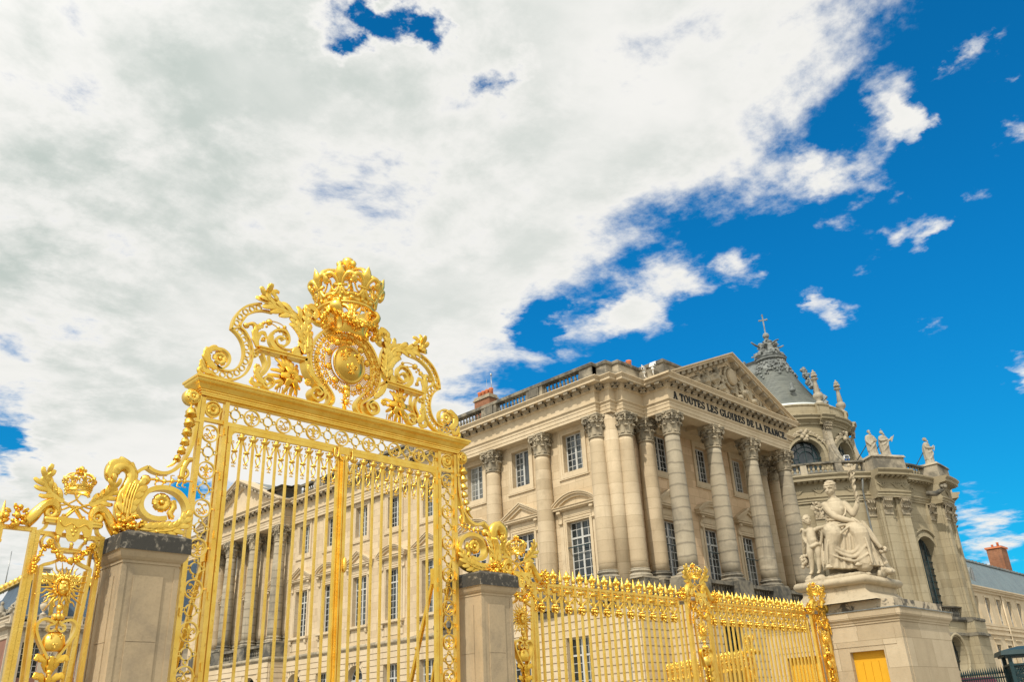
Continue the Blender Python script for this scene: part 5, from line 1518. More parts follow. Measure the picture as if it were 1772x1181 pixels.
# engaged responds behind the corner columns
m.box(36.62,28.75,7.3,36.91,29.9,17.71); m.box(36.72,28.32,7.3,37.06,28.74,17.71)
# solid core, attic and roof slab
m.box(37.9,29.6,0,56.2,64,19.7); m.box(38.9,64,0,56,84,19.7)
part(m, 'wall', stone, pal, world=True)
m = MB(); wall(m, FP, 37.02, 56.2, 7.3, 18.3, holes(port))
m.box(55.9,28.56,0,56.2,40,18.3)
part(m, 'portico_wall', stone_front, pal, world=True)
# drum-like corner pier between the two corner columns
m = MB(); m.lathe([(.42,7.3),(.42,17.71)], 20, (36.98,28.62,0)); part(m, 'corner_pier', stone_col, pal, world=True)

# ground storey: rusticated, with flat-headed and arched openings
def arch_fill(mb, F, u, w, zs, zt, o0, o1):
    """fill the corners of a square-headed hole to leave a round arch; hole top zt = zs + w/2"""
    for q in (-1, 1):
        pts = [(u+q*w/2*cos(PI/2*i/8), zs+w/2*sin(PI/2*i/8)) for i in range(9)]
        poly = pts+[(u+q*w/2, zt)]; n = len(poly)
        mb.add([F(a,o0,b) for a, b in poly]+[F(a,o1,b) for a, b in poly], [tuple(range(n)), tuple(range(2*n-1,n-1,-1))]+[(i,(i+1)%n,n+(i+1)%n,n+i) for i in range(n)])
GF, GW, GP, GQ = Fx(36.25), Fx(37.12), Fy(25.45), Fy(27.35)
m = MB(); gh_f = [(u-.81,u+.81,ZG,5.8) for u in (31.6,35.95,40.2)]
gw_rect = [45.3,49.2,57.5]; gw_arch = [53.4,61.4]
gh_w = [(u-.81,u+.81,ZG,5.8) for u in gw_rect]+[(u-1.0,u+1.0,.2,6.0) for u in gw_arch]
gh_2 = [(u-1.15,u+1.15,.2,6.0) for u in (65.8,69.95,74.1)]
gh_p = [(u-1.15,u+1.15,.2,6.35) for u in (41.72,46.05,50.35)]
for F, a, b, hs in ((GF,27.36,42.7,gh_f),(GW,42.7,63.0,gh_w),(Fx(35.75),63.0,77.6,gh_2),(GP,38.55,53.2,gh_p),(GQ,36.25,38.55,[]),(GQ,53.2,56.4,[])):
    wall(m, F, a, b, 0, 7.05, hs, .6); courses(m, F, a, b, .2, 6.95, hs)
for F, L, w, zt in ((GW,gw_arch,2.0,6.0),(Fx(35.75),(65.8,69.95,74.1),2.3,6.0),(GP,(41.72,46.05,50.35),2.3,6.35)):
    for u in L: arch_fill(m, F, u, w, zt-w/2, zt, -.5, .05)
fbox(m, Fx(38.55), 25.45, 27.4, -.3, 0, 0, 7.05); courses(m, Fx(38.55), 25.45, 27.3, .2, 6.95, [])
fbox(m, Fy(63.0), 35.75, 37.2, -.3, 0, 0, 7.05); courses(m, Fy(63.0), 35.8, 37.1, .2, 6.95, [])
m.box(36.26,27.7,7.0,37.4,42.7,7.3); m.box(37.13,42.7,7.0,37.5,63.0,7.3); m.box(35.76,63,7.0,38.3,77.6,7.3); m.box(38.56,25.46,7.0,53.2,29,7.3); m.box(36.26,27.36,7.0,56.4,29,7.3)
part(m, 'ground_storey', stone_plain, pal, world=True)
for u in (31.6,35.95,40.2): window('G', GF, u, RZ, ZG)
for u in gw_rect: window('G', GW, u, RZ, ZG)
# arched fanlights and doors
def arched_door(F, u, w, zt, dep, fan=True):
    zs = zt-w/2; m = MB(); g = MB(); n = 16
    for rr, t in ((w/2-.04,.07),(w*.27,.05)):
        vs = []
        P_ = [(u+rr*cos(PI*i/n), zs+rr*sin(PI*i/n)) for i in range(n+1)]
        for i in range(n):
            a, b = P_[i], P_[i+1]
            m.bar(F(a[0],-dep,a[1]), F(b[0],-dep,b[1]), t, .07)
    for i in range(1, 6):
        a = PI*i/6; m.bar(F(u+w*.27*cos(a),-dep,zs+w*.27*sin(a)), F(u+w/2*cos(a),-dep,zs+w/2*sin(a)), .04, .06)
    fbox(m, F, u-w/2, u+w/2, -dep-.05, -dep+.05, zs-.08, zs+.08)
    for k in range(-2, 3): fbox(m, F, u+k*w*.245-.03, u+k*w*.245+.03, -dep-.05, -dep+.04, .2, zs)
    for z in (1.2,2.2,3.2,4.1): fbox(m, F, u-w/2, u+w/2, -dep-.05, -dep+.03, z-.03, z+.03)
    fbox(g, F, u-w/2, u+w/2, -dep-.12, -dep-.08, .2, zt)
    o = part(m, 'arched_window', white_wood if fan else iron_dark, pal, world=True); part(g, 'pane', glass, o, world=True)
for u in gw_arch: arched_door(GW, u, 2.0, 6.0, .45)
for u in (65.8,69.95,74.1): arched_door(Fx(35.75), u, 2.3, 6.0, .5, False)
for u in (41.72,46.05,50.35): arched_door(GP, u, 2.3, 6.35, .5, False)
# voussoir joints and string course
m = MB()
PATH_S = [(37.2,84),(37.2,77.6),(35.75,77.6),(35.75,63.0),(37.12,63.0),(37.12,42.7),(36.25,42.7),(36.25,27.35),(38.55,27.35),(38.55,25.45),(53.2,25.45),(53.2,27.35),(56.4,27.35),(56.4,42)]
m.sweep([(-.1,6.98),(.06,6.98),(.06,7.04),(.14,7.08),(.2,7.16),(.2,7.26),(.14,7.3),(.0,7.36),(-.2,7.36)], PATH_S)
part(m, 'string_course', stone_cap, pal, world=True)
m = MB()
for F, L, w, zt in ((GW,gw_arch,2.0,6.0),(GP,(41.72,46.05,50.35),2.3,6.35)):
    for u in L:
        for i in range(-3, 4):
            a = PI/2+i*.28; c = zt-w/2
            m.bar(F(u+(w/2+.03)*cos(a),.05,c+(w/2+.03)*sin(a)), F(u+(w/2+.75)*cos(a),.05,c+(w/2+.75)*sin(a)), .035, .02)
part(m, 'voussoir_joint', stone_dark, pal, world=True)
# pedestals under the columns, with balusters between them on the portico
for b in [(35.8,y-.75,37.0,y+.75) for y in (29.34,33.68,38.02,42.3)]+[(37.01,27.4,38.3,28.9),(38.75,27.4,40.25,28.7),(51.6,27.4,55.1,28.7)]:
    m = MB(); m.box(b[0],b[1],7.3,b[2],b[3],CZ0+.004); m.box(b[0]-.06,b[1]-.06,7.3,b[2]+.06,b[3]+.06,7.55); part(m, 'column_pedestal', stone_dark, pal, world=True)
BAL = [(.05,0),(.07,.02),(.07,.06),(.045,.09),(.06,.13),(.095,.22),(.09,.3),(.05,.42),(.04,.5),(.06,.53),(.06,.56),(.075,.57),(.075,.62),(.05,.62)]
def balusters(mb, a, b, z, h, step=.32, r=1.0):
    a, b = V(a), V(b); n = max(1, int((b-a).length/step)); k = h/.62
    for i in range(n):
        p = a.lerp(b, (i+.5)/n); mb.lathe([(q*r, w*k) for q, w in BAL], 8, (p.x, p.y, z))
m = MB()
px_ = (39.55,43.82,48.08,52.35)
for x in px_: m.box(x-.78,25.5,7.3,x+.78,27.05,CZ0+.004)
for a, b in zip(px_, px_[1:]):
    m.box(a+.78,25.8,7.3,b-.78,26.3,7.55); m.box(a+.78,25.75,8.17,b-.78,26.35,8.36)
    balusters(m, (a+.78,26.05,0), (b-.78,26.05,0), 7.55, .62, .27)
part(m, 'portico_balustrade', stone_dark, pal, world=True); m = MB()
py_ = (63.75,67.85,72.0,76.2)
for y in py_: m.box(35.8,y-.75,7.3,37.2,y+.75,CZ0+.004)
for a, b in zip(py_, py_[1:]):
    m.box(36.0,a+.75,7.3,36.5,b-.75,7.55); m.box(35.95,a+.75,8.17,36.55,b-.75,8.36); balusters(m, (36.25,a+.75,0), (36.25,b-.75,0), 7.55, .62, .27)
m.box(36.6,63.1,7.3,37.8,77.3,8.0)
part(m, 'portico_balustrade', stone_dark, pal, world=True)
# iron guard rails across the tall windows
for F, L in ((FL,flank),(FP,port)):
    for u, k in L: m = MB(); m.bar(F(u-.85,.03,ZL+2.05), F(u+.85,.03,ZL+2.05), .05, .05); part(m, 'guard_rail', iron_dark, pal, world=True)

# ------------------------------------------------------------------ entablature, cornice, pediments
PATH = [(37.0,84),(37.0,77.05),(36.03,77.05),(36.03,63.15),(37.0,63.15),(37.0,42.75),(36.13,42.75),(36.13,28.92),(36.52,28.92),(36.52,28.15),(37.07,28.15),(37.07,27.68),(39.05,27.68),(39.05,25.85),(52.8,25.85),(52.8,27.68),(55.6,27.68),(55.6,42)]
m = MB()
m.sweep([(-.2,17.72),(0,17.72),(0,17.90),(.03,17.91),(.03,18.13),(.06,18.14),(.06,18.28),(.12,18.33),(.15,18.36),(.15,18.41),(0,18.45),(0,19.08),(.04,19.09),(.07,19.12),(.12,19.15),(.12,19.25)], PATH)
# soffits between frieze and wall
for b in ((36.2,28.95,17.724,37.0,42.7,18.3),(36.1,63.2,17.724,37.85,77,18.3),(37.1,27.75,17.724,39.0,28.6,18.3),(52.8,27.75,17.724,55.55,28.6,18.3),(36.55,28.2,17.722,37.1,28.9,18.3)): m.box(*b)
for x in px_: m.box(x-.42,26.75,17.75,x+.42,28.0,18.35)       # beams of the coffered portico ceiling
m.box(39.1,25.9,17.73,52.75,26.72,18.3); m.box(39.1,26.6,18.05,52.75,28.6,18.35); m.box(39.1,27.75,17.73,52.75,28.55,18.3)
for a, b in zip(px_, px_[1:]):
    for q in range(1): m.box(a+.9,26.95,17.98,b-.9,27.55,18.06)
part(m, 'entablature', stone_plain, pal, world=True)
m = MB()
m.sweep([(.12,19.24),(.16,19.25),(.16,19.42),(.60,19.43),(.60,19.58),(.64,19.60),(.68,19.66),(.74,19.70),(.74,19.75),(.0,19.80),(-.5,19.80)], PATH)
def modillions(mb, a, b, step=.70, z=0.0, out=(.16,.55), lift=lambda t: 0.0):
    a, b = V((a[0],a[1],0)), V((b[0],b[1],0)); L = (b-a).length
    if L < .3: return
    d = (b-a)/L; o = V((d.y,-d.x,0)); n = max(1, round(L/step))
    for i in range(n):
        t = (i+.5)/n; c = a+d*L*t; w = .17; zz = z+lift(t)
        f = lambda s, q, h: c+d*s+o*q+V((0,0,h+zz))
        mb.hexa([f(-w,out[0],19.15),f(w,out[0],19.15),f(w,out[1],19.29),f(-w,out[1],19.29)], [f(-w,out[0],19.43),f(w,out[0],19.43),f(w,out[1],19.43),f(-w,out[1],19.43)])
        mb.tube([f(-w,out[1]-.05,19.31),f(w,out[1]-.05,19.31)], .06, 6); mb.tube([f(-w,out[0]+.07,19.2),f(w,out[0]+.07,19.2)], .09, 6)
d = MB()
for a, b in zip(PATH, PATH[1:]): modillions(d, a, b)
part(d, 'modillion', stone_mod, part(m, 'cornice', stone_plain, pal, world=True), world=True)

def pediment(mb, dark, F, u0, u1, zb, zap):
    """raking cornice with modillions and sunk tympanum; u0..u1 outer cornice tips"""
    um = (u0+u1)/2
    for q, ue in ((-1,u0),(1,u1)):
        s = (zap-zb)/(um-u0)
        def lay(o0, o1, d0, d1, mm=mb):   # slab parallel to the rake between vertical offsets d0..d1 below the top edge
            A, B = (ue-q*(-d1)/s*1.0, zb-d1), (um, zap)
            mm.hexa([F(A[0],o0,A[1]+d0),F(B[0],o0,B[1]+d0),F(B[0],o1,B[1]+d0),F(A[0],o1,A[1]+d0)], [F(A[0],o0,A[1]+d1),F(B[0],o0,B[1]+d1),F(B[0],o1,B[1]+d1),F(A[0],o1,A[1]+d1)])
        lay(-1.0,.74,-.07,0.0); lay(-1.0,.68,-.12,-.07); lay(-1.0,.60,-.25,-.12)
        lay(-.8,.16,-.62,-.25); lay(-.8,.08,-.76,-.62)
        n = 12; w = .19
        for i in range(1, n):
            t = i/n; u = ue+(um-ue)*t; z = zb+(zap-zb)*t-.255; ds = s*q*-1
            f = lambda a, o, h: F(u+a, o, z+h+(a*ds))
            dark.hexa([f(-w,.16,-.33),f(w,.16,-.33),f(w,.55,-.22),f(-w,.55,-.22)], [f(-w,.16,0),f(w,.16,0),f(w,.54,0),f(-w,.54,0)])
    i0, i1 = u0+1.3, u1-1.3
    mb.add([F(u0+.4,-.1,19.78),F(u1-.4,-.1,19.78),F(um,-.1,zap-.5)], [(0,1,2)])
m = MB(); d = MB(); pediment(m, d, Fx(36.03), 62.35, 77.85, 19.68, 22.98)
pd = part(m, 'pediment', stone_plain, pal, world=True); part(d, 'raking_modillion', stone_mod, pd, world=True)
m = MB(); d = MB(); pediment(m, d, Fy(25.85), 38.25, 53.6, 19.68, 22.98)
# roofs behind the two pediments
m.add([(38.3,26,19.7),(45.92,26,22.95),(45.92,36,22.95),(38.3,36,19.7)], [(0,1,2,3)]); m.add([(53.5,26,19.7),(45.92,26,22.95),(45.92,36,22.95),(53.5,36,19.7)], [(0,1,2,3)])
pd = part(m, 'pediment', stone_plain, pal, world=True); part(d, 'raking_modillion', stone_mod, pd, world=True)
m = MB(); m.add([(36.1,62.4,19.72),(36.1,70.1,22.97),(46,70.1,22.97),(46,62.4,19.72)], [(0,1,2,3)]); m.add([(36.1,77.8,19.72),(36.1,70.1,22.97),(46,70.1,22.97),(46,77.8,19.72)], [(0,1,2,3)])
part(m, 'pavilion_roof', lead, pal, world=True)
# carved figures of the tympanum, round a blank oval
m = MB()
def T(u, z, o): return (u, 25.95-o, z)
m.box(40.5,25.9,19.8,51.5,26.1,20.0)
def rfig(u, z, s, q, lean):
    b = lambda a, c, o=.12: T(u+q*a*s, z+c*s, o)
    limb(m, [b(0,.0),b(.1*lean,.45),b(.16*lean,.75)], [.2*s,.18*s,.17*s], 8); m.ball(b(.2*lean,1.0,.18), .13*s, None, .15*s)
    m.ball(b(.22*lean,1.06,.12), .15*s,.12*s,.13*s)
    limb(m, [b(.16*lean,.78,.15),b(.4,.55,.22),b(.65,.7,.2)], [.08*s,.07*s,.05*s], 6)
    limb(m, [b(.1*lean,.78,.1),b(-.3,.6,.15),b(-.5,.9,.15)], [.08*s,.07*s,.05*s], 6)
    limb(m, [b(0,.02,.14),b(.5,.15,.26),b(.95,-.1,.16)], [.17*s,.14*s,.08*s], 8)
    limb(m, [b(0,.0,.14),b(.3,-.02,.28),b(.8,-.28,.18)], [.17*s,.14*s,.08*s], 8)
    for k in range(6): m.tube(spl([b(-.3+.16*k,.3,.16),b(-.1+.16*k,-.05,.26),b(.1+.18*k,-.35,.16)],3), .045*s, 5)
for a in ((44.75,21.0,1.05,-1,.5),(43.6,20.55,.95,-1,.3),(42.5,20.3,.75,-1,-.2),(47.55,20.75,1.0,1,.4),(48.6,20.4,.85,1,.3),(49.8,20.15,.62,1,-.4),(45.4,20.5,.8,-1,.5),(46.9,20.3,.7,1,-.3)): rfig(*a)
for k in range(90):
    u = rnd.uniform(41.6,50.6); top = 22.1-abs(u-46)*.43; z = rnd.uniform(19.95, max(20.0, top-.35))
    m.ball(T(u,z,.05), rnd.uniform(.08,.22), .12, rnd.uniform(.06,.16), 7, 5, .15)
for k in range(30):
    a = 2*PI*k/30; m.ball(T(46.3+.62*cos(a),21.5+.68*sin(a),.15), .11, .11, .11, 7, 5, .2)
m.box(43.05,25.8,20.3,43.15,25.95,21.2); m.box(42.8,25.8,20.9,43.4,25.95,21.0)
part(sculpt(m, 'tympanum_relief', .035, 1), 'tympanum_relief', stone_cap, pd, world=True)
m = MB(); m.M = Matrix.Translation((46.3,25.60,21.5)) @ Matrix.Rotation(R(90),4,'X'); m.lathe([(0,.06),(.45,.05),(.5,0),(.5,-.25)], 30, (0,0,0), 1, 1.12); m.M = None
part(m, 'blank_oval', stone_white, pd, world=True)

# ------------------------------------------------------------------ inscription
def letter(mb, ch, x, F, z, h):
    """bold slab-serif capitals built from strokes; returns the advance"""
    k = h; th, tn, sf = .20*k, .09*k, .075*k
    o1 = .05
    def bar(x0, z0, x1, z1, w):   # slanted stroke as a parallelogram
        a, b = x+x0*k, x+x1*k
        mb.hexa([F(a-w/2,0,z+z0*k),F(a+w/2,0,z+z0*k),F(a+w/2,o1,z+z0*k),F(a-w/2,o1,z+z0*k)], [F(b-w/2,0,z+z1*k),F(b+w/2,0,z+z1*k),F(b+w/2,o1,z+z1*k),F(b-w/2,o1,z+z1*k)])
    def hb(x0, x1, z0, t=sf): fbox(mb, F, x+x0*k, x+x1*k, 0, o1+.001, z+z0*k, z+z0*k+t)
    def arc(cx, cz, rx, rz, a0, a1, t0=.2, t1=.085):   # bowl, thick at the sides
        n = 14; P_ = []
        for i in range(n+1):
            a = R(a0+(a1-a0)*i/n); t = t1+(t0-t1)*abs(cos(a))**1.5
            P_.append(((cx+rx*cos(a), cz+rz*sin(a)), (cx+(rx-t)*cos(a), cz+(rz-t*.8)*sin(a))))
        for (a, b), (c, d) in zip(P_, P_[1:]):
            g = lambda p, o: F(x+p[0]*k, o, z+p[1]*k)
            mb.hexa([g(a,0),g(b,0),g(b,o1),g(a,o1)], [g(c,0),g(d,0),g(d,o1),g(c,o1)])
    S = lambda c, w=.36: (hb(c-w/2, c+w/2, 0), hb(c-w/2, c+w/2, 1-.07))
    if ch == ' ': return .42*k
    if ch == '.': hb(.06,.26,0,.2*k); return .3*k
    if ch == 'I': bar(.24,0,.24,1,th); S(.24,.42); return .56*k
    if ch == 'L': bar(.24,0,.24,1,th); S(.24,.42); hb(.24,.72,0,sf*1.2); bar(.70,0,.73,.3,.07*k); return .82*k
    if ch in 'EF':
        bar(.24,0,.24,1,th); S(.24,.42); hb(.24,.76,1-.09,sf*1.2); bar(.74,.99,.74,.7,.07*k); hb(.24,.56,.47); bar(.56,.36,.56,.66,.06*k)
        if ch == 'E': hb(.24,.76,0,sf*1.2); bar(.75,0,.78,.3,.07*k)
        return .88*k
    if ch == 'T': bar(.42,0,.42,1,th); hb(.22,.62,0); hb(.04,.80,1-.09,sf*1.2); bar(.07,1,.06,.68,.07*k); bar(.77,1,.78,.68,.07*k); return .88*k
    if ch == 'A': bar(.14,0,.42,1,tn); bar(.72,0,.43,1,th); hb(.0,.3,0); hb(.54,.92,0); hb(.24,.62,.3); return .95*k
    if ch == 'N': bar(.16,0,.16,1,tn); bar(.8,0,.8,1,tn); bar(.76,0,.2,1,th); hb(.0,.32,0); hb(.0,.24,1-.07); hb(.64,.96,1-.07); return 1.0*k
    if ch == 'U': bar(.22,.3,.22,1,th); bar(.78,.3,.78,1,tn); hb(.04,.4,1-.07); hb(.62,.94,1-.07); arc(.5,.34,.38,.36,180,360,.2,.09); return .98*k
    if ch == 'O': arc(.48,.5,.45,.53,0,360); return .98*k
    if ch in 'CG':
        arc(.5,.5,.46,.53,45,315)
        bar(.83,.7,.83,1,.07*k)
        if ch == 'G': bar(.78,.02,.78,.42,th*.9); hb(.6,.96,.40)
        else: bar(.84,.05,.84,.3,.06*k)
        return .98*k
    if ch == 'D': bar(.24,0,.24,1,th); hb(.03,.4,0); hb(.03,.4,1-.07); arc(.36,.5,.52,.5,-90,90); return .96*k
    if ch == 'R': bar(.24,0,.24,1,th); S(.24,.42); arc(.42,.74,.34,.26,-90,90,.18,.07); hb(.3,.46,1-.075); hb(.3,.46,.48); bar(.78,0,.5,.5,th*.95); hb(.66,.96,0); return .95*k
    if ch == 'S': arc(.42,.74,.32,.29,40,270,.18,.09); arc(.42,.28,.34,.30,-140,90,.18,.09); bar(.7,.72,.7,1,.06*k); bar(.1,.02,.1,.3,.06*k); return .82*k
    return .5*k
TXT = 'A TOUTES LES GLOIRES DE LA FRANCE.'
tmp = MB(); adv = sum(letter(tmp, c, 0, Fy(25.85), 0, .46) for c in TXT)
m = MB(); x = 39.55; sx = (52.6-39.55-adv)/(len(TXT)-1)
for c in TXT: x += letter(m, c, x, Fy(25.848), 18.53, .46)+sx
part(m, 'inscription', black_letter, pal, world=True)

# ------------------------------------------------------------------ parapet and roof-top
def parapet_post(mb, x0, y0, x1, y1, z0=19.78, z1=20.78):
    mb.box(x0,y0,z0,x1,y1,z1)
m = MB(); c = MB(); b = MB()
def runx(X, y0, y1, posts, pw=.8):   # balustrade along y on plane X, with solid dados at the posts
    m.box(X-.02,y0,19.78,X+.42,y1,20.12); c.box(X-.06,y0,20.76,X+.46,y1,20.96)
    edges = []
    ps = sorted(posts); lo = y0
    for p in ps:
        m.box(X-.04,p-pw/2,20.12,X+.44,p+pw/2,20.76); m.box(X-.06,p-pw/2+.12,20.2,X-.04,p+pw/2-.12,20.68)
        for q in (-1, 1): m.box(X,p+q*(pw/2+.17)-.12,20.12,X+.4,p+q*(pw/2+.17)+.12,20.76)
        if p-pw/2-.3 > lo: balusters(b, (X+.2,lo,0), (X+.2,p-pw/2-.3,0), 20.12, .64, .30)
        lo = p+pw/2+.3
    if lo < y1: balusters(b, (X+.2,lo,0), (X+.2,y1,0), 20.12, .64, .30)
runx(36.2, 30.0, 42.5, (33.75,37.9,42.0)); runx(37.1, 42.6, 62.0, (47.3,51.4,55.4,59.4))
WP = [(36.2,30.0),(36.2,29.0),(36.6,29.0),(36.6,28.25),(37.15,28.25),(37.15,27.78),(39.15,27.78),(39.15,25.98),(41.6,25.98),(41.6,27.5)]
m.sweep([(0,19.78),(.04,19.78),(.04,20.1),(0,20.12),(0,20.76),(-.5,20.76)], WP); c.sweep([(-.5,20.74),(.08,20.74),(.1,20.82),(.1,20.92),(.02,20.98),(-.5,20.98)], WP)
m.box(36.25,29.0,19.75,37.0,30,20.75); m.box(37.2,27.85,19.75,39.3,29,20.75); m.box(39.2,26.05,19.75,41.55,28.5,20.75)
WQ = [(37.15,62.0),(37.15,63.3),(36.2,63.3),(36.2,65.2)]
m.box(36.25,63.35,19.75,37.5,65.2,20.7); m.sweep([(0,19.78),(.04,19.78),(.04,20.1),(0,20.12),(0,20.76),(-.5,20.76)], WQ[::-1], side=-1); c.sweep([(-.5,20.74),(.08,20.74),(.1,20.92),(-.5,20.98)], WQ[::-1], side=-1)
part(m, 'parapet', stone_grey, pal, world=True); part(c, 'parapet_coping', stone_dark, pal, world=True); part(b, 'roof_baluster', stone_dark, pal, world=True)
m = MB(); m.box(36.8,28.3,19.7,56.4,84,19.86); m.box(39,31,19.86,56,60,20.2); part(m, 'flat_roof', lead, pal, world=True)
def chimney(x, y, z0, z1, w, d, pots):
    m = MB(); m.box(x-w/2,y-d/2,z0,x+w/2,y+d/2,z1-.3); ch = part(m, 'chimney', brick_brown, pal, world=True)
    m = MB(); m.box(x-w/2-.09,y-d/2-.09,z1-.3,x+w/2+.09,y+d/2+.09,z1-.2); m.box(x-w/2-.02,y-d/2-.02,z1-.2,x+w/2+.02,y+d/2+.02,z1); part(m, 'chimney_cap', stone_mod, ch, world=True)
    m = MB()
    for i in range(pots):
        p = y-d/2+d*(i+.5)/pots; m.lathe([(.17,0),(.15,.35),(.18,.4),(.18,.5),(.13,.5),(.13,.3)], 12, (x,p,z1))
    part(m, 'chimney_pot', terracotta, ch, world=True)
chimney(40.45,42.6,19.8,23.85,.8,1.6,4)
chimney(40.3,29.5,19.8,21.75,.6,.9,2)
m = MB(); m.tube([(40.6,42.1,24),(40.6,42.1,25.45)], .03, 6); m.lathe([(.03,0),(.07,.05),(.07,.2),(0,.25)], 8, (40.6,42.1,25.4)); m.tube([(40.6,42.6,24),(40.6,42.6,25.3)], .015, 5)
part(m, 'aerial', steel, pal, world=True)
m = MB(); m.tube([(36.2,28.15,.2),(36.2,28.15,7.0)], .06, 8)
for z in (2,4,6): m.torus((36.2,28.15,z), .07, .02, 'z', 10, 5)
part(m, 'drainpipe', lead, pal, world=True)
# two security cameras on the parapet
def camera_unit(x, y, z, rz, lab):
    t = thing('security_camera', lab, 'camera', (x,y,z), rz, 'cameras on the parapet')
    m = MB(); m.tube([(.1,0,-.55),(0,-.1,-.45),(0,-.12,-.05)], .035, 7); m.lathe([(.07,-.16),(.1,-.1),(.08,-.02),(.04,.0)], 10, (0,-.12,-.1)); part(m, 'bracket', white_plastic, t)
    m = MB(); m.bar((0,.12,.08),(0,-.38,-.02), .15, .15); m.bar((0,.14,.17),(0,-.46,.07), .19, .03); o = part(m, 'housing', white_plastic, t)
    m = MB(); m.tube([(0,-.37,-.02),(0,-.4,-.025)], .055, 10); part(m, 'lens', black_letter, o)
camera_unit(38.85,27.15,20.55,R(-70),'white security camera on the sooty parapet, farther from the pediment')
camera_unit(38.85,26.62,20.6,R(-20),'white security camera on the sooty parapet, nearer the pediment')
# ------------------------------------------------------------------ royal chapel; local frame: x to the right of the picture, -y towards the street
CXY = (73.16, 36.07)
chp = thing('chapel', 'round-ended stone chapel with a slate roof and lead crest topped by a cross', 'chapel', (CXY[0], CXY[1], 0), R(-63.9))
def pol(r, phi, z): return (r*sin(R(phi)), -r*cos(R(phi)), z)
def cyl(mb, prof, a0=-80, a1=125, n=64, breaks=()):
    """moulding turned round the apse, stepping forward over each pier in breaks = (centre, half-angle, step)"""
    st = []
    cuts = sorted({a0, a1, *[b[0]-b[1] for b in breaks], *[b[0]+b[1] for b in breaks]})
    for c, d in zip(cuts, cuts[1:]):
        e = 0
        for b in breaks:
            if b[0]-b[1] <= (c+d)/2 <= b[0]+b[1]: e = b[2]
        k = max(1, int((d-c)/3.2))
        for i in range(k+1): st.append((c+(d-c)*i/k, e))
    vs = []; fs = []; m = len(prof)
    for a, e in st:
        for r, z in prof: vs.append(pol(r+e, a, z))
    for i in range(len(st)-1):
        for q in range(m-1): fs.append((i*m+q, (i+1)*m+q, (i+1)*m+q+1, i*m+q+1))
    return mb.add(vs, fs)
RO = 11.6
PIERS = [(3,7.5,.0),(35,6.8,1.05),(67,6.8,1.05),(99,6.8,1.05)]
def curved_wall(mb, r, z0, z1, a0, a1, ops, th=.7, n=3.0):
    """curved wall with round-headed openings: ops = (phi, half-angle, z0, spring z)"""
    cuts = {a0, a1}
    for o in ops:
        for i in range(13): cuts.add(o[0]-o[1]*cos(PI*i/12))
    k = int((a1-a0)/n)
    for i in range(k+1):
        a = a0+(a1-a0)*i/k
        if not any(o[0]-o[1] < a < o[0]+o[1] for o in ops): cuts.add(a)
    cuts = sorted(cuts)
    for c, d in zip(cuts, cuts[1:]):
        hit = [o for o in ops if o[0]-o[1]-1e-6 <= (c+d)/2 <= o[0]+o[1]+1e-6]
        if not hit:
            mb.add([pol(r,c,z0),pol(r,d,z0),pol(r,d,z1),pol(r,c,z1)], [(0,1,2,3)]); continue
        o = hit[0]; rr = r*R(o[1])
        top = lambda a: o[3]+rr*math.sqrt(max(0, 1-((a-o[0])/o[1])**2))
        bot = (lambda a: o[2]) if len(o) < 5 else (lambda a: o[3]-rr*o[4]*math.sqrt(max(0, 1-((a-o[0])/o[1])**2)))
        if len(o) >= 5: top = lambda a: o[3]+rr*o[4]*math.sqrt(max(0, 1-((a-o[0])/o[1])**2))
        mb.add([pol(r,c,z0),pol(r,d,z0),pol(r,d,bot(d)),pol(r,c,bot(c))], [(0,1,2,3)])
        mb.add([pol(r,c,top(c)),pol(r,d,top(d)),pol(r,d,z1),pol(r,c,z1)], [(0,1,2,3)])
        mb.add([pol(r,c,top(c)),pol(r,d,top(d)),pol(r-th,d,top(d)),pol(r-th,c,top(c))], [(0,1,2,3)])
        mb.add([pol(r,c,bot(c)),pol(r,d,bot(d)),pol(r-th,d,bot(d)),pol(r-th,c,bot(c))], [(0,1,2,3)])
    for o in ops:
        if len(o) < 5:
            for a in (o[0]-o[1], o[0]+o[1]): mb.add([pol(r,a,o[2]),pol(r,a,o[3]),pol(r-th,a,o[3]),pol(r-th,a,o[2])], [(0,1,2,3)])
def glazing(r, phi, ha, z0, zs, rows, colsn, name='window', circ=False, el=None):
    g = MB(); f = MB(); rr = r*R(ha); zt = zs+rr*(el or 1); zb = z0 if not el else zs-rr*el
    n = 10
    for i in range(n):
        a, b = phi-ha+2*ha*i/n, phi-ha+2*ha*(i+1)/n
        g.add([pol(r,a,zb),pol(r,b,zb),pol(r,b,zt),pol(r,a,zt)], [(0,1,2,3)])
    P_ = lambda a, z: V(pol(r+.04, a, z))
    for i in range(1, colsn):
        a = phi-ha+2*ha*i/colsn; q = math.sqrt(max(0,1-((a-phi)/ha)**2)); f.bar(P_(a, zb if not el else zs-rr*el*q), P_(a, zs+rr*(el or 1)*q), .055, .06)
    for j in range(rows+1):
        z = z0+(zs-z0)*j/rows if not el else zs-rr*el+2*rr*el*(j+.5)/(rows+1)
        q = 1 if not el else math.sqrt(max(0,1-((z-zs)/(rr*el))**2))
        f.bar(P_(phi-ha*q, z), P_(phi+ha*q, z), .055, .06)
    if circ:
        for rad in (.50, .80):
            pts = [P_(phi+ha*rad*cos(2*PI*i/24), zs-.1+rr*rad*sin(2*PI*i/24)) for i in range(24)]
            f.tube(pts, .04, 5, closed=True)
        for i in range(8):
            a = 2*PI*i/8; f.bar(P_(phi+ha*.5*cos(a), zs-.1+rr*.5*sin(a)), P_(phi+ha*.92*cos(a), zs-.1+rr*.92*sin(a)), .05, .05)
    o = part(f, name, iron_dark, chp); part(g, 'pane', glass, o)
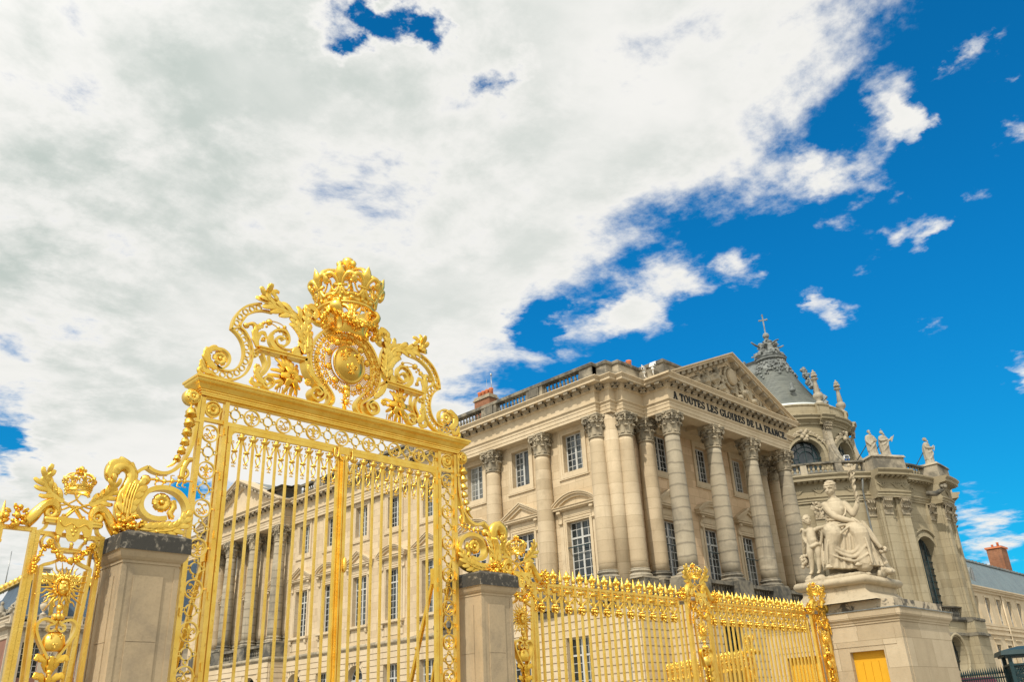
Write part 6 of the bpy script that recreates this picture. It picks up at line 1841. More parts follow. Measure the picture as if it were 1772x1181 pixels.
def archivolt(mb, r, phi, ha, z0, zs, w, out):
    pts = []; rr = r*R(ha)
    for s in (-1,):
        pts.append((phi-ha, z0))
    for i in range(17): pts.append((phi-ha*cos(PI*i/16), zs+rr*sin(PI*i/16)))
    pts.append((phi+ha, z0))
    da = math.degrees(w/r)
    q = []
    for i, (a, z) in enumerate(pts):
        t = min(max((i-1)/16,0),1)*PI
        q.append(((a, z), (a-da*cos(t) if 0 < i < 18 else a+(da if i else -da), z+w*sin(t) if 0 < i < 18 else z)))
    for (p0, p1), (p2, p3_) in zip(q, q[1:]):
        mb.hexa([pol(r,*p0),pol(r,*p1),pol(r+out,*p1),pol(r+out,*p0)], [pol(r,*p2),pol(r,*p3_),pol(r+out,*p3_),pol(r+out,*p2)])
# lower storey (aisle and ambulatory)
TALL = [(-13,9.0,7.9,12.2),(19,7.5,7.9,12.4),(51,6.6,7.9,12.45),(83,6.6,7.9,12.45)]
OVAL = [(51,4.2,0,4.9,1.5),(83,4.2,0,4.9,1.5)]
m = MB(); curved_wall(m, RO, 7.5, 16.5, -60, 125, TALL); curved_wall(m, RO+.5, 0, 7.5, -60, 125, OVAL)
part(m, 'ambulatory_wall', stone_chapel, chp)
for o in TALL: glazing(RO-.6, o[0], o[1], o[2], o[3], 9, 4)
for o in OVAL: glazing(RO-.1, o[0], o[1], 0, o[3], 3, 3, 'oval_window', el=1.5)
m = MB()
for o in TALL: archivolt(m, RO, *o, .28, .1); archivolt(m, RO, o[0], o[1]+2.4, o[2], o[3], .12, .2)
for o in OVAL:
    pts = [pol(RO+.55, o[0]+(o[1]+.8)*cos(2*PI*i/28), o[3]+RO*R(o[1]+.8)*1.5*sin(2*PI*i/28)) for i in range(28)]
    m.tube(pts, .12, 6, closed=True)
part(m, 'archivolt', stone_chapel, chp)
m = MB()   # buttress piers with paired pilasters and corner steps
for c, ha, e in PIERS[1:]:
    for q in (-1, 1):
        for s0, s1, ee in ((1.0,6.0,.85),(2.2,5.2,1.0)):
            n = 3
            for i in range(n):
                a, b = c+q*(s0+(s1-s0)*i/n), c+q*(s0+(s1-s0)*(i+1)/n)
                m.hexa([pol(RO-.1,a,7.5),pol(RO-.1,b,7.5),pol(RO+ee,b,7.5),pol(RO+ee,a,7.5)], [pol(RO-.1,a,16.5),pol(RO-.1,b,16.5),pol(RO+ee,b,16.5),pol(RO+ee,a,16.5)])
    m.hexa([pol(RO-.1,c-6.6,0),pol(RO-.1,c+6.6,0),pol(RO+1.2,c+6.6,0),pol(RO+1.2,c-6.6,0)], [pol(RO-.1,c-6.6,7.5),pol(RO-.1,c+6.6,7.5),pol(RO+1.2,c+6.6,7.5),pol(RO+1.2,c-6.6,7.5)])
    m.hexa([pol(RO-.1,c-6.2,7.5),pol(RO-.1,c+6.2,7.5),pol(RO+.7,c+6.2,7.5),pol(RO+.7,c-6.2,7.5)], [pol(RO-.1,c-6.2,16.5),pol(RO-.1,c+6.2,16.5),pol(RO+.7,c+6.2,16.5),pol(RO+.7,c-6.2,16.5)])
for a in (-3,8,27.5,42.8,59.2,74.6):
    m.hexa([pol(RO-.1,a-2.3,7.5),pol(RO-.1,a+2.3,7.5),pol(RO+.22,a+2.3,7.5),pol(RO+.22,a-2.3,7.5)], [pol(RO-.1,a-2.3,16.5),pol(RO-.1,a+2.3,16.5),pol(RO+.22,a+2.3,16.5),pol(RO+.22,a-2.3,16.5)])
part(m, 'buttress_pier', stone_chapel, chp)
def chap_cap(phi, r, z0, h, ha):
    m = MB()
    for k in range(4):
        a = phi-ha+2*ha*(k+.5)/4; d = V(pol(1,a,0)); t = V((-d.y, d.x, 0))
        for zz, o, hh in ((z0,.05,.5),(z0+.35,.12,.65)):
            m.leaf([d*(r+.02)+V((0,0,zz)), d*(r+o)+V((0,0,zz+hh*.6)), d*(r+o+.22)+V((0,0,zz+hh)), d*(r+o+.25)+V((0,0,zz+hh-.12))], .17, d, 4, .4, .03, 12)
        m.ball(d*(r+.22)+V((0,0,z0+h*.84)), .14, .14, .13, 7, 5, .1)
    m.hexa([pol(r,phi-ha-.3,z0+h*.9),pol(r,phi+ha+.3,z0+h*.9),pol(r+.34,phi+ha+.3,z0+h*.9),pol(r+.34,phi-ha-.3,z0+h*.9)], [pol(r,phi-ha-.5,z0+h),pol(r,phi+ha+.5,z0+h),pol(r+.4,phi+ha+.5,z0+h),pol(r+.4,phi-ha-.5,z0+h)])
    m.hexa([pol(r,phi-ha-.2,z0-.12),pol(r,phi+ha+.2,z0-.12),pol(r+.1,phi+ha+.2,z0-.12),pol(r+.1,phi-ha-.2,z0-.12)], [pol(r,phi-ha-.2,z0),pol(r,phi+ha+.2,z0),pol(r+.1,phi+ha+.2,z0),pol(r+.1,phi-ha-.2,z0)])
    part(m, 'pilaster_capital', stone_cap, chp)
for c, ha, e in PIERS[1:]:
    for q in (-1, 1): chap_cap(c+q*3.6, RO+.98, 15.25, 1.2, 1.5)
for a in (-3,8,27.5,42.8,59.2,74.6): chap_cap(a, RO+.2, 15.25, 1.2, 2.1)
m = MB()
BR = PIERS[1:]
cyl(m, [(RO-.2,16.45),(RO+.12,16.46),(RO+.12,16.62),(RO+.18,16.63),(RO+.18,16.82),(RO+.26,16.86),(RO+.26,16.96),(RO+.12,17.0),(RO+.12,17.9),(RO+.2,17.95),(RO+.26,18.05),(RO+.8,18.1),(RO+.8,18.3),(RO+.86,18.34),(RO+.95,18.45),(RO+.95,18.55),(RO-.6,18.62)], -60, 125, breaks=BR)
for a in range(-58, 124, 2):
    e = next((b[2] for b in BR if abs(a-b[0]) <= b[1]), 0)
    m.hexa([pol(RO+.26+e,a-.55,17.92),pol(RO+.26+e,a+.55,17.92),pol(RO+.66+e,a+.55,17.98),pol(RO+.66+e,a-.55,17.98)], [pol(RO+.26+e,a-.55,18.1),pol(RO+.26+e,a+.55,18.1),pol(RO+.66+e,a+.55,18.1),pol(RO+.66+e,a-.55,18.1)])
# carved sprigs in the frieze
for a in (-4,1,9,21,31,36.5,40,49,61,68,75):
    e = next((b[2] for b in BR if abs(a-b[0]) <= b[1]), 0); d = V(pol(1,a,0)); t = V((-d.y,d.x,0))
    for k in range(-2,3): m.leaf([d*(RO+.13+e)+V((0,0,17.15)), d*(RO+.2+e)+t*.14*k+V((0,0,17.4)), d*(RO+.16+e)+t*.26*k+V((0,0,17.68-.05*abs(k)))], .08, d, 2, .4, .02, 8)
part(m, 'chapel_entablature', stone_chapel, chp)
# aisle balustrade, black on the rail
m = MB(); b = MB()
cyl(m, [(RO+.3,18.55),(RO+.3,18.85),(RO-.1,18.85)], -60, 125); cyl(m, [(RO-.1,19.45),(RO+.3,19.45),(RO+.36,19.5),(RO+.36,19.62),(RO-.1,19.66)], -60, 125)
part(m, 'balustrade_rail', stone_dark, chp)
for a0, a1 in ((-8,3.5),(6,16.5),(19,27.5),(43,58.5),(75,91)):
    n = int((a1-a0)/1.75)
    for i in range(n): p = pol(RO+.1, a0+(a1-a0)*(i+.5)/n, 18.82); b.lathe([(q*1.3,w*1.02) for q, w in BAL], 8, p)
part(b, 'aisle_baluster', stone_chapel, chp)
m = MB()
for c, w in ((4.8,1.2),(17.8,1.3),(-20,8),(35,6.6),(67,6.6),(99,6.6)):
    e = 1.05 if c > 30 else 0
    h = 19.62 if c > 30 else 19.44; m = MB()
    m.hexa([pol(RO-.1,c-w,18.6),pol(RO-.1,c+w,18.6),pol(RO+.4+e,c+w,18.6),pol(RO+.4+e,c-w,18.6)], [pol(RO-.1,c-w*.98,h),pol(RO-.1,c+w*.98,h),pol(RO+.36+e,c+w*.98,h),pol(RO+.36+e,c-w*.98,h)])
    if c > 30:
        m.hexa([pol(RO-.1,c-w*1.05,h),pol(RO-.1,c+w*1.05,h),pol(RO+.5+e,c+w*1.05,h),pol(RO+.5+e,c-w*1.05,h)], [pol(RO-.1,c-w,h+.18),pol(RO-.1,c+w,h+.18),pol(RO+.4+e,c+w,h+.18),pol(RO+.4+e,c-w,h+.18)])
    part(m, 'statue_pedestal_block', stone_grey, chp)
m = MB(); m.hexa([pol(RO-2,27.8,18.6),pol(RO-2,29,18.6),pol(RO+.3,29,18.6),pol(RO+.3,27.8,18.6)], [pol(RO-2,27.8,19.6),pol(RO-2,29,19.6),pol(RO+.3,29,19.6),pol(RO+.3,27.8,19.6)])
part(m, 'statue_pedestal_block', stone_grey, chp)
# lower string course and its little balustrade at the foot of the tall windows
m = MB(); cyl(m, [(RO+.2,7.3),(RO+.6,7.32),(RO+.75,7.45),(RO+.75,7.6),(RO+.55,7.65),(RO,7.7)], -60, 125, breaks=[(c,h,.5) for c,h,e in BR]); cyl(m, [(RO+.2,6.3),(RO+.62,6.32),(RO+.62,6.5),(RO+.5,6.55)], -60, 125, breaks=[(c,h,.75) for c,h,e in BR])
cyl(m, [(RO,8.35),(RO+.5,8.35),(RO+.55,8.45),(RO,8.5)], 42, 62); 
for i in range(14): m.lathe([(q*1.1,w) for q, w in BAL], 8, pol(RO+.3, 43+1.25*i, 7.68))
part(m, 'plinth_course', stone_dark, chp)
m = MB(); cyl(m, [(RO+.1,18.6),(5.7,20.6)], -60, 125, 40); part(m, 'aisle_roof', lead, chp)
# drum with round-headed clerestory windows and concave buttresses
RD = 5.55
DW = [(-28,15.5,20.3,21.95),(17,15.5,20.3,21.95),(62,15.5,20.3,21.95),(107,15.5,20.3,21.95)]
m = MB(); curved_wall(m, RD, 18.6, 25.0, -80, 150, DW, .6); part(m, 'drum_wall', stone_chapel, chp)
for o in DW: glazing(RD-.5, o[0], o[1], o[2], o[3]-.05, 2, 4, circ=True)
m = MB()
for o in DW: archivolt(m, RD, *o, .30, .18); archivolt(m, RD, o[0], o[1]+3.6, o[2], o[3], .14, .3)
part(m, 'clerestory_archivolt', stone_chapel, chp)
m = MB()
for o in DW:   # leafy swags and cherub key over each window
    for k in range(60):
        q = rnd.choice((-1,1)); t = rnd.random(); a = o[0]+q*(2+16*t); z = 24.1-1.1*t**1.5+rnd.uniform(-.16,.16)
        m.ball(pol(RD+.2,a,z), rnd.uniform(.07,.15), None, None, 6, 4, .15)
    for k in range(14):
        m.ball(pol(RD+.3,o[0]+rnd.uniform(-2.5,2.5),23.75+rnd.uniform(-.45,.55)), rnd.uniform(.12,.22), None, None, 7, 5, .1)
part(m, 'window_garland', stone_cap, chp)
m = MB()
for c in (-5.5,39.5,84.5,129):
    d = V(pol(1,c,0)); t = V((-d.y,d.x,0)); w = .36
    prof = [(RD-.1,19),(RD-.1,24.3),(RD+.32,24.3),(RD+.36,23.4),(RD+.5,22.6),(RD+.95,21.6),(RD+1.7,20.75),(RD+2.7,20.15),(RD+4.2,19.8),(RD+4.6,19.4),(RD+4.6,19)]
    n = len(prof); vs = [d*r+t*w+V((0,0,z)) for r, z in prof]+[d*r-t*w+V((0,0,z)) for r, z in prof]
    m.add(vs, [tuple(range(n)), tuple(range(2*n-1,n-1,-1))]+[(i,(i+1)%n,n+(i+1)%n,n+i) for i in range(n)])
    prof2 = [(r+(.12 if 1 < i < 9 else 0), z+(.0 if i < 4 else .1)) for i, (r, z) in enumerate(prof)]
    vs = [d*r+t*(w*.62)+V((0,0,z)) for r, z in prof2]+[d*r-t*(w*.62)+V((0,0,z)) for r, z in prof2]
    m.add(vs, [tuple(range(n)), tuple(range(2*n-1,n-1,-1))]+[(i,(i+1)%n,n+(i+1)%n,n+i) for i in range(n)])
part(m, 'concave_buttress', stone_grey, chp)
for c in (-5.5,39.5,84.5,129): chap_cap(c, RD+.28, 23.9, .85, 3.4)
m = MB(); BD = [(c,6.5,.28) for c in (-5.5,39.5,84.5,129)]
cyl(m, [(RD-.2,24.75),(RD+.12,24.76),(RD+.12,25.0),(RD+.2,25.02),(RD+.25,25.12),(RD+.5,25.2),(RD+.5,25.38),(RD+.6,25.45),(RD+.66,25.52),(RD+.66,25.6),(RD+.05,25.7),(RD+.05,26.55),(RD+.14,26.6),(RD+.14,26.72),(RD-.2,26.78)], -80, 150, breaks=BD)
part(m, 'drum_cornice', stone_chapel, chp)
# slate roof: half dome of flared profile, running back into the nave roof
PROF = [(5.3,26.7),(4.75,27.05),(4.2,27.6),(3.55,28.5),(2.95,29.5),(2.35,30.6),(1.8,31.7),(1.35,32.7),(1.15,33.2)]
ND = V((-.9,.44,0)).normalized()
m = MB(); n = 40
phis = [-90+26+ (180)*i/n for i in range(n+1)]
vs = []; fs = []; k = len(PROF)
rings_ = [(-64+i*180/n) for i in range(n+1)]
for j, a in enumerate([rings_[0]]+rings_+[rings_[-1]]):
    off = ND*14 if j in (0, n+2) else V((0,0,0))
    for r, z in PROF: vs.append(V(pol(r,a,z))+off)
for i in range(n+2):
    for q in range(k-1): fs.append((i*k+q,(i+1)*k+q,(i+1)*k+q+1,i*k+q+1))
m.add(vs, fs, True); part(m, 'slate_roof', slate_green, chp)
m = MB(); vs = []; fs = []
for a in rings_:
    for r, z in ((5.42,26.72),(5.36,26.95),(5.0,27.12),(4.78,27.1)): vs.append(pol(r,a,z))
for i in range(n):
    for q in range(3): fs.append((i*4+q,(i+1)*4+q,(i+1)*4+q+1,i*4+q+1))
m.add(vs, fs, True); part(m, 'lead_gutter', lead_pale, chp)
m = MB(); m.hexa([V(pol(RD,-64,18))+ND*0,V(pol(RD,116,18)),V(pol(RD,116,18))+ND*14,V(pol(RD,-64,18))+ND*14],[V(pol(RD,-64,26.6)),V(pol(RD,116,26.6)),V(pol(RD,116,26.6))+ND*14,V(pol(RD,-64,26.6))+ND*14])
part(m, 'nave_wall', stone_chapel, chp)
# lead crest along the ridge, cherubs, orb and cross
m = MB()
for j, off in enumerate((V((0,0,0)),)):
    for i in range(n):
        a, b = rings_[i], rings_[i+1]
        m.add([pol(1.75,a,31.75),pol(1.75,b,31.75),pol(1.25,b,33.1),pol(1.25,a,33.1)], [(0,1,2,3)], True)
        m.add([pol(1.25,a,33.1),pol(1.25,b,33.1),pol(1.5,b,33.2),pol(1.5,a,33.2)], [(0,1,2,3)]); m.add([pol(1.5,a,33.2),pol(1.5,b,33.2),pol(1.5,b,33.4),pol(1.5,a,33.4)], [(0,1,2,3)]); m.add([pol(1.5,a,33.4),pol(1.5,b,33.4),pol(.3,b,33.7),pol(.3,a,33.7)], [(0,1,2,3)])
for s in (1.75,):
    for q in (rings_[0], rings_[-1]):
        p = V(pol(1.75,q,31.75)); p2 = V(pol(1.25,q,33.1)); p3_ = V(pol(1.5,q,33.4)); p4 = V(pol(0,q,33.7))
        m.add([p,p+ND*14,p2+ND*14,p2], [(0,1,2,3)]); m.add([p2,p2+ND*14,p3_+ND*14,p3_], [(0,1,2,3)]); m.add([p3_,p3_+ND*14,p4+ND*14,p4], [(0,1,2,3)])
for k in range(150):   # embossed lead garlands below the crest
    a = rnd.uniform(rings_[0], rings_[-1]); t = rnd.random()**1.3; z = 32.9-2.0*t*(.55+.45*abs(sin(R(a*3.4)))); r = 1.25+(33.1-z)*.46
    s = rnd.uniform(.07,.17); m.ball(pol(r,a,z), s, s, s, 6, 4, .2)
for k in range(90):
    q = rnd.choice((rings_[0], rings_[-1])); z = rnd.uniform(31.3,32.9); s = rnd.uniform(.07,.17)
    m.ball(V(pol(1.25+(33.1-z)*.46,q,z))+ND*rnd.uniform(0,9), s, s, s, 6, 4, .2)
for k in range(7):
    b = ND*(1.6+1.25*k)+V((0,0,33.6))
    m.ball(b, .22, .22, .3, 8, 5)
    if k % 2 == 0: m.bar(b+V((0,0,.2)), b+V((0,0,1.0)), .12, .12); m.bar(b+V((-.3,.1,.72)), b+V((.3,-.1,.72)), .12, .12)
    else:
        m.lathe([(.2,0),(.1,.3),(.18,.45),(0,.65)], 8, tuple(b))
part(m, 'lead_crest', lead, chp)
m = MB()
m.lathe([(1.0,33.4),(.6,33.7),(.3,34.3),(.22,34.9),(.2,35.3),(0,35.4)], 14)
for k in range(4):
    a = 90*k+20; d = V(pol(1,a,0)); t = V((-d.y,d.x,0)); c = d*.42+V((0,0,34.15))
    limb(m, [c, c+V((0,0,.35))-d*.05, c+V((0,0,.65))], [.2,.19,.16], 8); m.ball(c+V((0,0,.95))-d*.02, .17)
    limb(m, [c+V((0,0,.6)), c+d*.35+t*.2+V((0,0,.75)), c+d*.6+t*.3+V((0,0,1.0 if k % 2 else .7))], [.09,.08,.06], 7)
    limb(m, [c+V((0,0,.6)), c-t*.3+V((0,0,.85)), c-t*.2+V((0,0,1.2))], [.09,.08,.06], 7)
    limb(m, [c, c+d*.32+V((0,0,-.05)), c+d*.42+V((0,0,-.45))], [.14,.12,.07], 7); limb(m, [c, c+d*.2+t*.25, c+d*.25+t*.35+V((0,0,-.4))], [.14,.12,.07], 7)
    for q in (-1,1): m.leaf([c-d*.1+V((0,0,.55)), c-d*.15+t*q*.3+V((0,0,.8)), c-d*.1+t*q*.55+V((0,0,.65))], .16, d, 3, .3, .03, 12)
    for j in range(5): m.ball(c+V((rnd.uniform(-.25,.25),rnd.uniform(-.25,.25),-.35+rnd.uniform(-.15,.1))), .2, None, None, 7, 5, .15)
m.ball((0,0,36.05), .34, .34, .34, 14, 10); m.lathe([(.3,35.4),(.2,35.6),(.25,35.7)], 10)
m.v = [(x*(1.7 if z < 35.5 else .95), y*(1.7 if z < 35.5 else .95), z) for x, y, z in m.v]
part(sculpt(m, 'lead_cherub', .045, 1), 'lead_cherub', lead, chp)
m = MB(); m.bar((0,0,36.3),(0,0,38.35), .12, .12); m.bar((-.36,.0,37.8),(.36,.0,37.8), .12, .11)
for q in ((-.36,0,37.8),(.36,0,37.8),(0,0,38.35)): m.ball(q, .1)
part(m, 'cross', lead, chp)
# lead cartouche dormer on the right of the roof, pinnacles
m = MB(); d = V(pol(1,72,0)); t = V((-d.y,d.x,0))
c = d*3.7+V((0,0,29.6))
m.M = Matrix.Translation(c) @ Matrix.Rotation(math.atan2(d.y,d.x)+PI/2,4,'Z') @ Matrix.Rotation(R(-20),4,'X')
pts = [(.62*cos(2*PI*i/24), 0, .95*sin(2*PI*i/24)) for i in range(24)]
m.tube(pts, .12, 7, closed=True); m.extr([(.58*cos(2*PI*i/24), .9*sin(2*PI*i/24)) for i in range(24)], -.03, .12)
for k in range(80):
    a = rnd.uniform(0,2*PI); q = rnd.uniform(1.0,1.55); m.ball((.68*q*cos(a), rnd.uniform(-.1,.3), .98*q*sin(a)+.1), rnd.uniform(.08,.2), None, None, 7, 5, .15)
for k in range(24): m.ball((rnd.uniform(-.45,.45)*(1-k/30), rnd.uniform(-.1,.2), 1.1+1.1*k/24), rnd.uniform(.12,.2), None, None, 7, 5, .15)
m.M = None
for z in (27.4,27.9,28.4): m.bar(d*4.4+V((0,0,z-.3)), d*3.6+V((0,0,z+.5)), .7, .3)
part(m, 'lead_cartouche', lead, chp)
def pinnacle(phi):
    m = MB(); p = pol(RD-.05, phi, 26.75)
    m.lathe([(.45,0),(.42,.1),(.3,.25),(.2,.4),(.38,.6),(.45,.8),(.4,1.0),(.22,1.15),(.26,1.25),(.17,2.0),(.15,2.35),(.32,2.45),(.32,2.52),(.14,2.6),(.12,2.7)], 12, p)
    for k in range(14):
        a = 2*PI*k/7; r = .18 if k < 7 else .1; m.ball((p[0]+r*cos(a),p[1]+r*sin(a),p[2]+2.8+.25*(k >= 7)), .13, .13, .16, 6, 4, .1)
    m.ball((p[0],p[1],p[2]+3.25), .1, .1, .16, 6, 4)
    part(m, 'flame_pinnacle', stone_saint, chp)
for c in (39.5,84.5): pinnacle(c)
m = MB(); m.lathe([(.25,0),(.3,.2),(.12,.35),(.2,.6),(0,.95)], 8, pol(3.9,22,28.6)); part(m, 'roof_finial', lead, chp)
# downpipe with bracket on the aisle wall
m = MB(); m.tube([pol(RO+.3,25.2,z) for z in (7.6,10,13,17.2)]+[pol(RO+.6,25.0,17.7),pol(RO+.7,25.2,18.4)], .075, 7); m.bar(pol(RO+.45,22.5,11.4), pol(RO+.45,26.5,11.4), .25, .25)
part(m, 'downpipe', lead, chp)
# carved gargoyle spout and dark lead figure head
m = MB(); g = V(pol(RO+1.2,52,17.0)); d = V(pol(1,62,0)); m.tube([g-d*.2,g+d*.5+V((0,0,-.15)),g+d*1.0+V((0,0,.05)),g+d*1.25+V((0,0,.2))], [.2,.22,.16,.1], 8)
for k in range(6): m.ball(g+d*1.2+V((rnd.uniform(-.15,.15),rnd.uniform(-.15,.15),.3+rnd.uniform(-.15,.15))), .14)
part(m, 'gargoyle', stone_dark, chp)
def world_pt(phi, r, z):
    p = Matrix.Rotation(R(-63.9),4,'Z') @ V(pol(r,phi,z)); return (p.x+CXY[0], p.y+CXY[1], z)
# saints standing on the balustrade, each with an iron stay behind
def saint(phi, h, label, book, lean):
    p = world_pt(phi[0], RO+.55, phi[1])
    t = thing('saint_statue', label, 'statue', p, R(-63.9)+R(phi[0]), 'stone saints on the chapel balustrade')
    m = MB(); s = h/2.3
    m.lathe([(.55*s,0),(.52*s,.1*s),(.42*s,.18*s),(0,.2*s)], 14)
    drape(m, [((0,.02,.15*s),.40*s,.34*s,.04*s),((0,0,.6*s),.34*s,.29*s,.05*s),((.03*lean*s,-.04*s,1.05*s),.34*s,.27*s,.05*s),((.04*lean*s,0,1.4*s),.30*s,.22*s,.03*s),((.03*lean*s,.0,1.72*s),.33*s,.20*s,.02*s),((.02*lean*s,.02,1.86*s),.16*s,.13*s,.0)], 9, .05*s, 40, int(phi[0]), 3)
    M = head(m, (0,0,2.08*s), .32*s, R(25*lean), 0, 0)
    if book == 0:
        limb(m, [(-.3*s,0,1.7*s),(-.42*s,-.05,1.35*s),(-.33*s,-.2*s,1.05*s)], [.10*s,.095*s,.07*s], 8); limb(m, [(.3*s,0,1.7*s),(.4*s,-.1*s,1.35*s),(.15*s,-.3*s,1.3*s)], [.10*s,.095*s,.07*s], 8)
        m.hexa([(.0,-.4*s,1.2*s),(.25*s,-.36*s,1.2*s),(.25*s,-.28*s,1.2*s),(0,-.32*s,1.2*s)],[(.0,-.38*s,1.5*s),(.25*s,-.34*s,1.5*s),(.25*s,-.26*s,1.5*s),(0,-.3*s,1.5*s)])
        hand(m, (.12*s,-.3*s,1.3*s), (.05*s,-.33*s,1.3*s), (-1,0,0), (0,0,1), .2*s)
        hand(m, (-.33*s,-.2*s,1.05*s), (-.32*s,-.25*s,.97*s), (0,-.2,-1), (1,0,0), .2*s)
    else:
        limb(m, [(-.28*s,0,1.7*s),(-.36*s,-.1*s,1.38*s),(.0*s,-.32*s,1.4*s)], [.10*s,.095*s,.07*s], 8); limb(m, [(.28*s,0,1.7*s),(.42*s,-.16*s,1.42*s),(.62*s,-.28*s,1.62*s)], [.10*s,.095*s,.07*s], 8)
        hand(m, (.6*s,-.28*s,1.6*s), (.67*s,-.3*s,1.68*s), (.5,-.2,.8), (-1,0,.2), .2*s); hand(m, (0,-.32*s,1.4*s), (.06*s,-.35*s,1.42*s), (1,0,.1), (0,0,1), .2*s)
        m.tube([(.5*s,-.32*s,1.25*s),(.85*s,-.34*s,1.85*s if book == 1 else 1.7*s)], .035*s, 6)
    drape(m, [((-.02*s,.05*s,.5*s),.36*s,.26*s,.04*s),((.0,.06*s,1.1*s),.40*s,.26*s,.05*s),((.0,.04*s,1.6*s),.37*s,.22*s,.04*s),((0,.04*s,1.78*s),.22*s,.16*s,.02*s)], 7, .05*s, 36, int(phi[0])+3, 4)
    m.tube(spl([(-.3*s,-.15*s,.5*s),(0,-.33*s,.9*s),(.3*s,-.2*s,1.35*s)],5), .06*s, 7); m.tube(spl([(-.32*s,-.1*s,1.0*s),(-.05*s,-.3*s,1.15*s),(.28*s,-.1*s,1.65*s)],5), .06*s, 7)
    b = part(sculpt(m, 'robed_figure', .035, 2), 'robed_figure', stone_saint, t)
    m = MB(); curls(m, M, .32*s, 40, False, False)
    for k in range(10): m.ball(M @ V((rnd.uniform(-.1,.1)*s*.6,-.15*s,-.16*s+rnd.uniform(-.08,.04)*s)), .05*s, None, None, 6, 4)
    if book == 1: m.bar(M @ V((0,0,.15*s)), M @ V((0,0,.32*s)), .03, .03); m.bar(M @ V((-.07*s,0,.26*s)), M @ V((.07*s,0,.26*s)), .03, .03)
    part(m, 'hair', stone_saint, b)
    m = MB(); m.tube([(-.05,.15,1.4*s),(-1.1*s,.9*s,-.2)], .035, 6); part(m, 'iron_stay', iron_dark, t)
saint((32.2,19.78), 2.35, 'weathered robed saint with one hanging arm, left of the close pair', 0, -.5)
saint((37.9,19.78), 2.35, 'weathered saint with a cross on the head, right of the close pair', 1, .8)
saint((66.5,19.78), 2.6, 'weathered robed saint standing alone on the farthest chapel pier against the sky', 2, .6)
# floodlight on the balustrade
p = world_pt(21.8, RO+.2, 19.66)
t = thing('floodlight', 'white box floodlight with blue straps fixed to the chapel balustrade', 'floodlight', p, R(-63.9)+R(18))
m = MB(); m.M = Matrix.Scale(.5,4); m.hexa([(-.42,-.3,.25),(.42,-.3,.25),(.42,.2,.2),(-.42,.2,.2)],[(-.38,-.12,.85),(.38,-.12,.85),(.38,.25,.8),(-.38,.25,.8)]); b = part(m, 'lamp_box', white_plastic, t)
m = MB(); m.M = Matrix.Scale(.5,4); m.hexa([(-.36,-.31,.3),(.36,-.31,.3),(.36,-.29,.3),(-.36,-.29,.3)],[(-.32,-.145,.78),(.32,-.145,.78),(.32,-.125,.78),(-.32,-.125,.78)]); part(m, 'front_glass', glass, b)
m = MB(); m.M = Matrix.Scale(.5,4); m.box(-.3,-.25,-.05,-.12,.1,.25); m.box(.12,-.25,-.05,.3,.1,.25); part(m, 'blue_strap', blue_strap, t)

# ------------------------------------------------------------------ service wing at the far right, facing the street
K = .692; YR = 45.0
sw = thing('service_wing', 'long pale building with grey mansard roof and tall windows at the right edge', 'building', (155, 45, 0))
z_ = lambda z: 1.6+(z-1.6)*K
m = MB(); ups = []; los = []
wz0, wz1 = z_(17.3), z_(23.1); lz0, lz1 = z_(7.2), z_(13.15); ztop = z_(24.2)
for i in range(8):
    u = (206.4+7.25*(i-1))*K; ups.append((u-.95, u+.95, wz0, wz1)); los.append((u-.98, u+.98, lz0, lz1))
FR = Fy(YR)
wall(m, FR, 120, 185, 0, ztop, ups+los, .5)
for u0, u1, a, b in ups: fbox(m, FR, u0-.3, u0, 0, .08, a, b+.3); fbox(m, FR, u1, u1+.3, 0, .08, a, b+.3); fbox(m, FR, u0, u1, 0, .08, b, b+.3)
for u0, u1, a, b in los:
    fbox(m, FR, u0-.3, u0, 0, .08, a, b+.3); fbox(m, FR, u1, u1+.3, 0, .08, a, b+.3); fbox(m, FR, u0, u1, 0, .08, b, b+.3); fbox(m, FR, u0-.5, u1+.5, 0, .2, b+.75, b+.95)
m.box(120,YR+.6,0,185,YR+14,ztop)
part(m, 'facade', stone_plain, sw, world=True)
m = MB()
for z, o in ((z_(16.3),.16),(z_(15.2),.22),(z_(17.0),.1)): fbox(m, FR, 120, 185, -.1, o, z, z+.35)
fbox(m, FR, 120, 185, -.1, .25, ztop-.1, ztop+.25); fbox(m, FR, 120, 185, -.1, .5, ztop+.25, ztop+.5); fbox(m, FR, 120, 185, -.1, .65, ztop+.5, ztop+.7)
part(m, 'cornice', stone_plain, sw, world=True)
for i, L in enumerate((ups, los)):
    for u0, u1, a, b in L:
        f = MB(); g = MB(); h = b-a
        for k in range(5): f.box(u0+(u1-u0)*k/4-.04, YR+.3, a, u0+(u1-u0)*k/4+.04, YR+.36, b)
        for k in range(6): f.box(u0, YR+.3, a+h*k/5-.03, u1, YR+.36, a+h*k/5+.03)
        g.box(u0, YR+.4, a, u1, YR+.45, b)
        o = part(f, 'window', white_wood, sw, world=True); part(g, 'pane', glass, o, world=True)
m = MB(); zr = z_(32.0); zc = ztop+.7
m.hexa([(120,YR+.2,zc),(185,YR+.2,zc),(185,YR+14,zc),(120,YR+14,zc)], [(120,YR+2.2,zr),(185,YR+2.2,zr),(185,YR+12,zr),(120,YR+12,zr)])
m.hexa([(120,YR+2.2,zr),(185,YR+2.2,zr),(185,YR+12,zr),(120,YR+12,zr)], [(122,YR+6,zr+1.0),(183,YR+6,zr+1.0),(183,YR+8,zr+1.0),(122,YR+8,zr+1.0)])
part(m, 'mansard_roof', slate_grey, sw, world=True)
m = MB(); m.box(120,YR+2.0,zr-.05,185,YR+2.5,zr+.2)
for k in range(40): m.box(121+1.6*k,YR+2.1,zr+.2,121.4+1.6*k,YR+2.3,zr+.35)
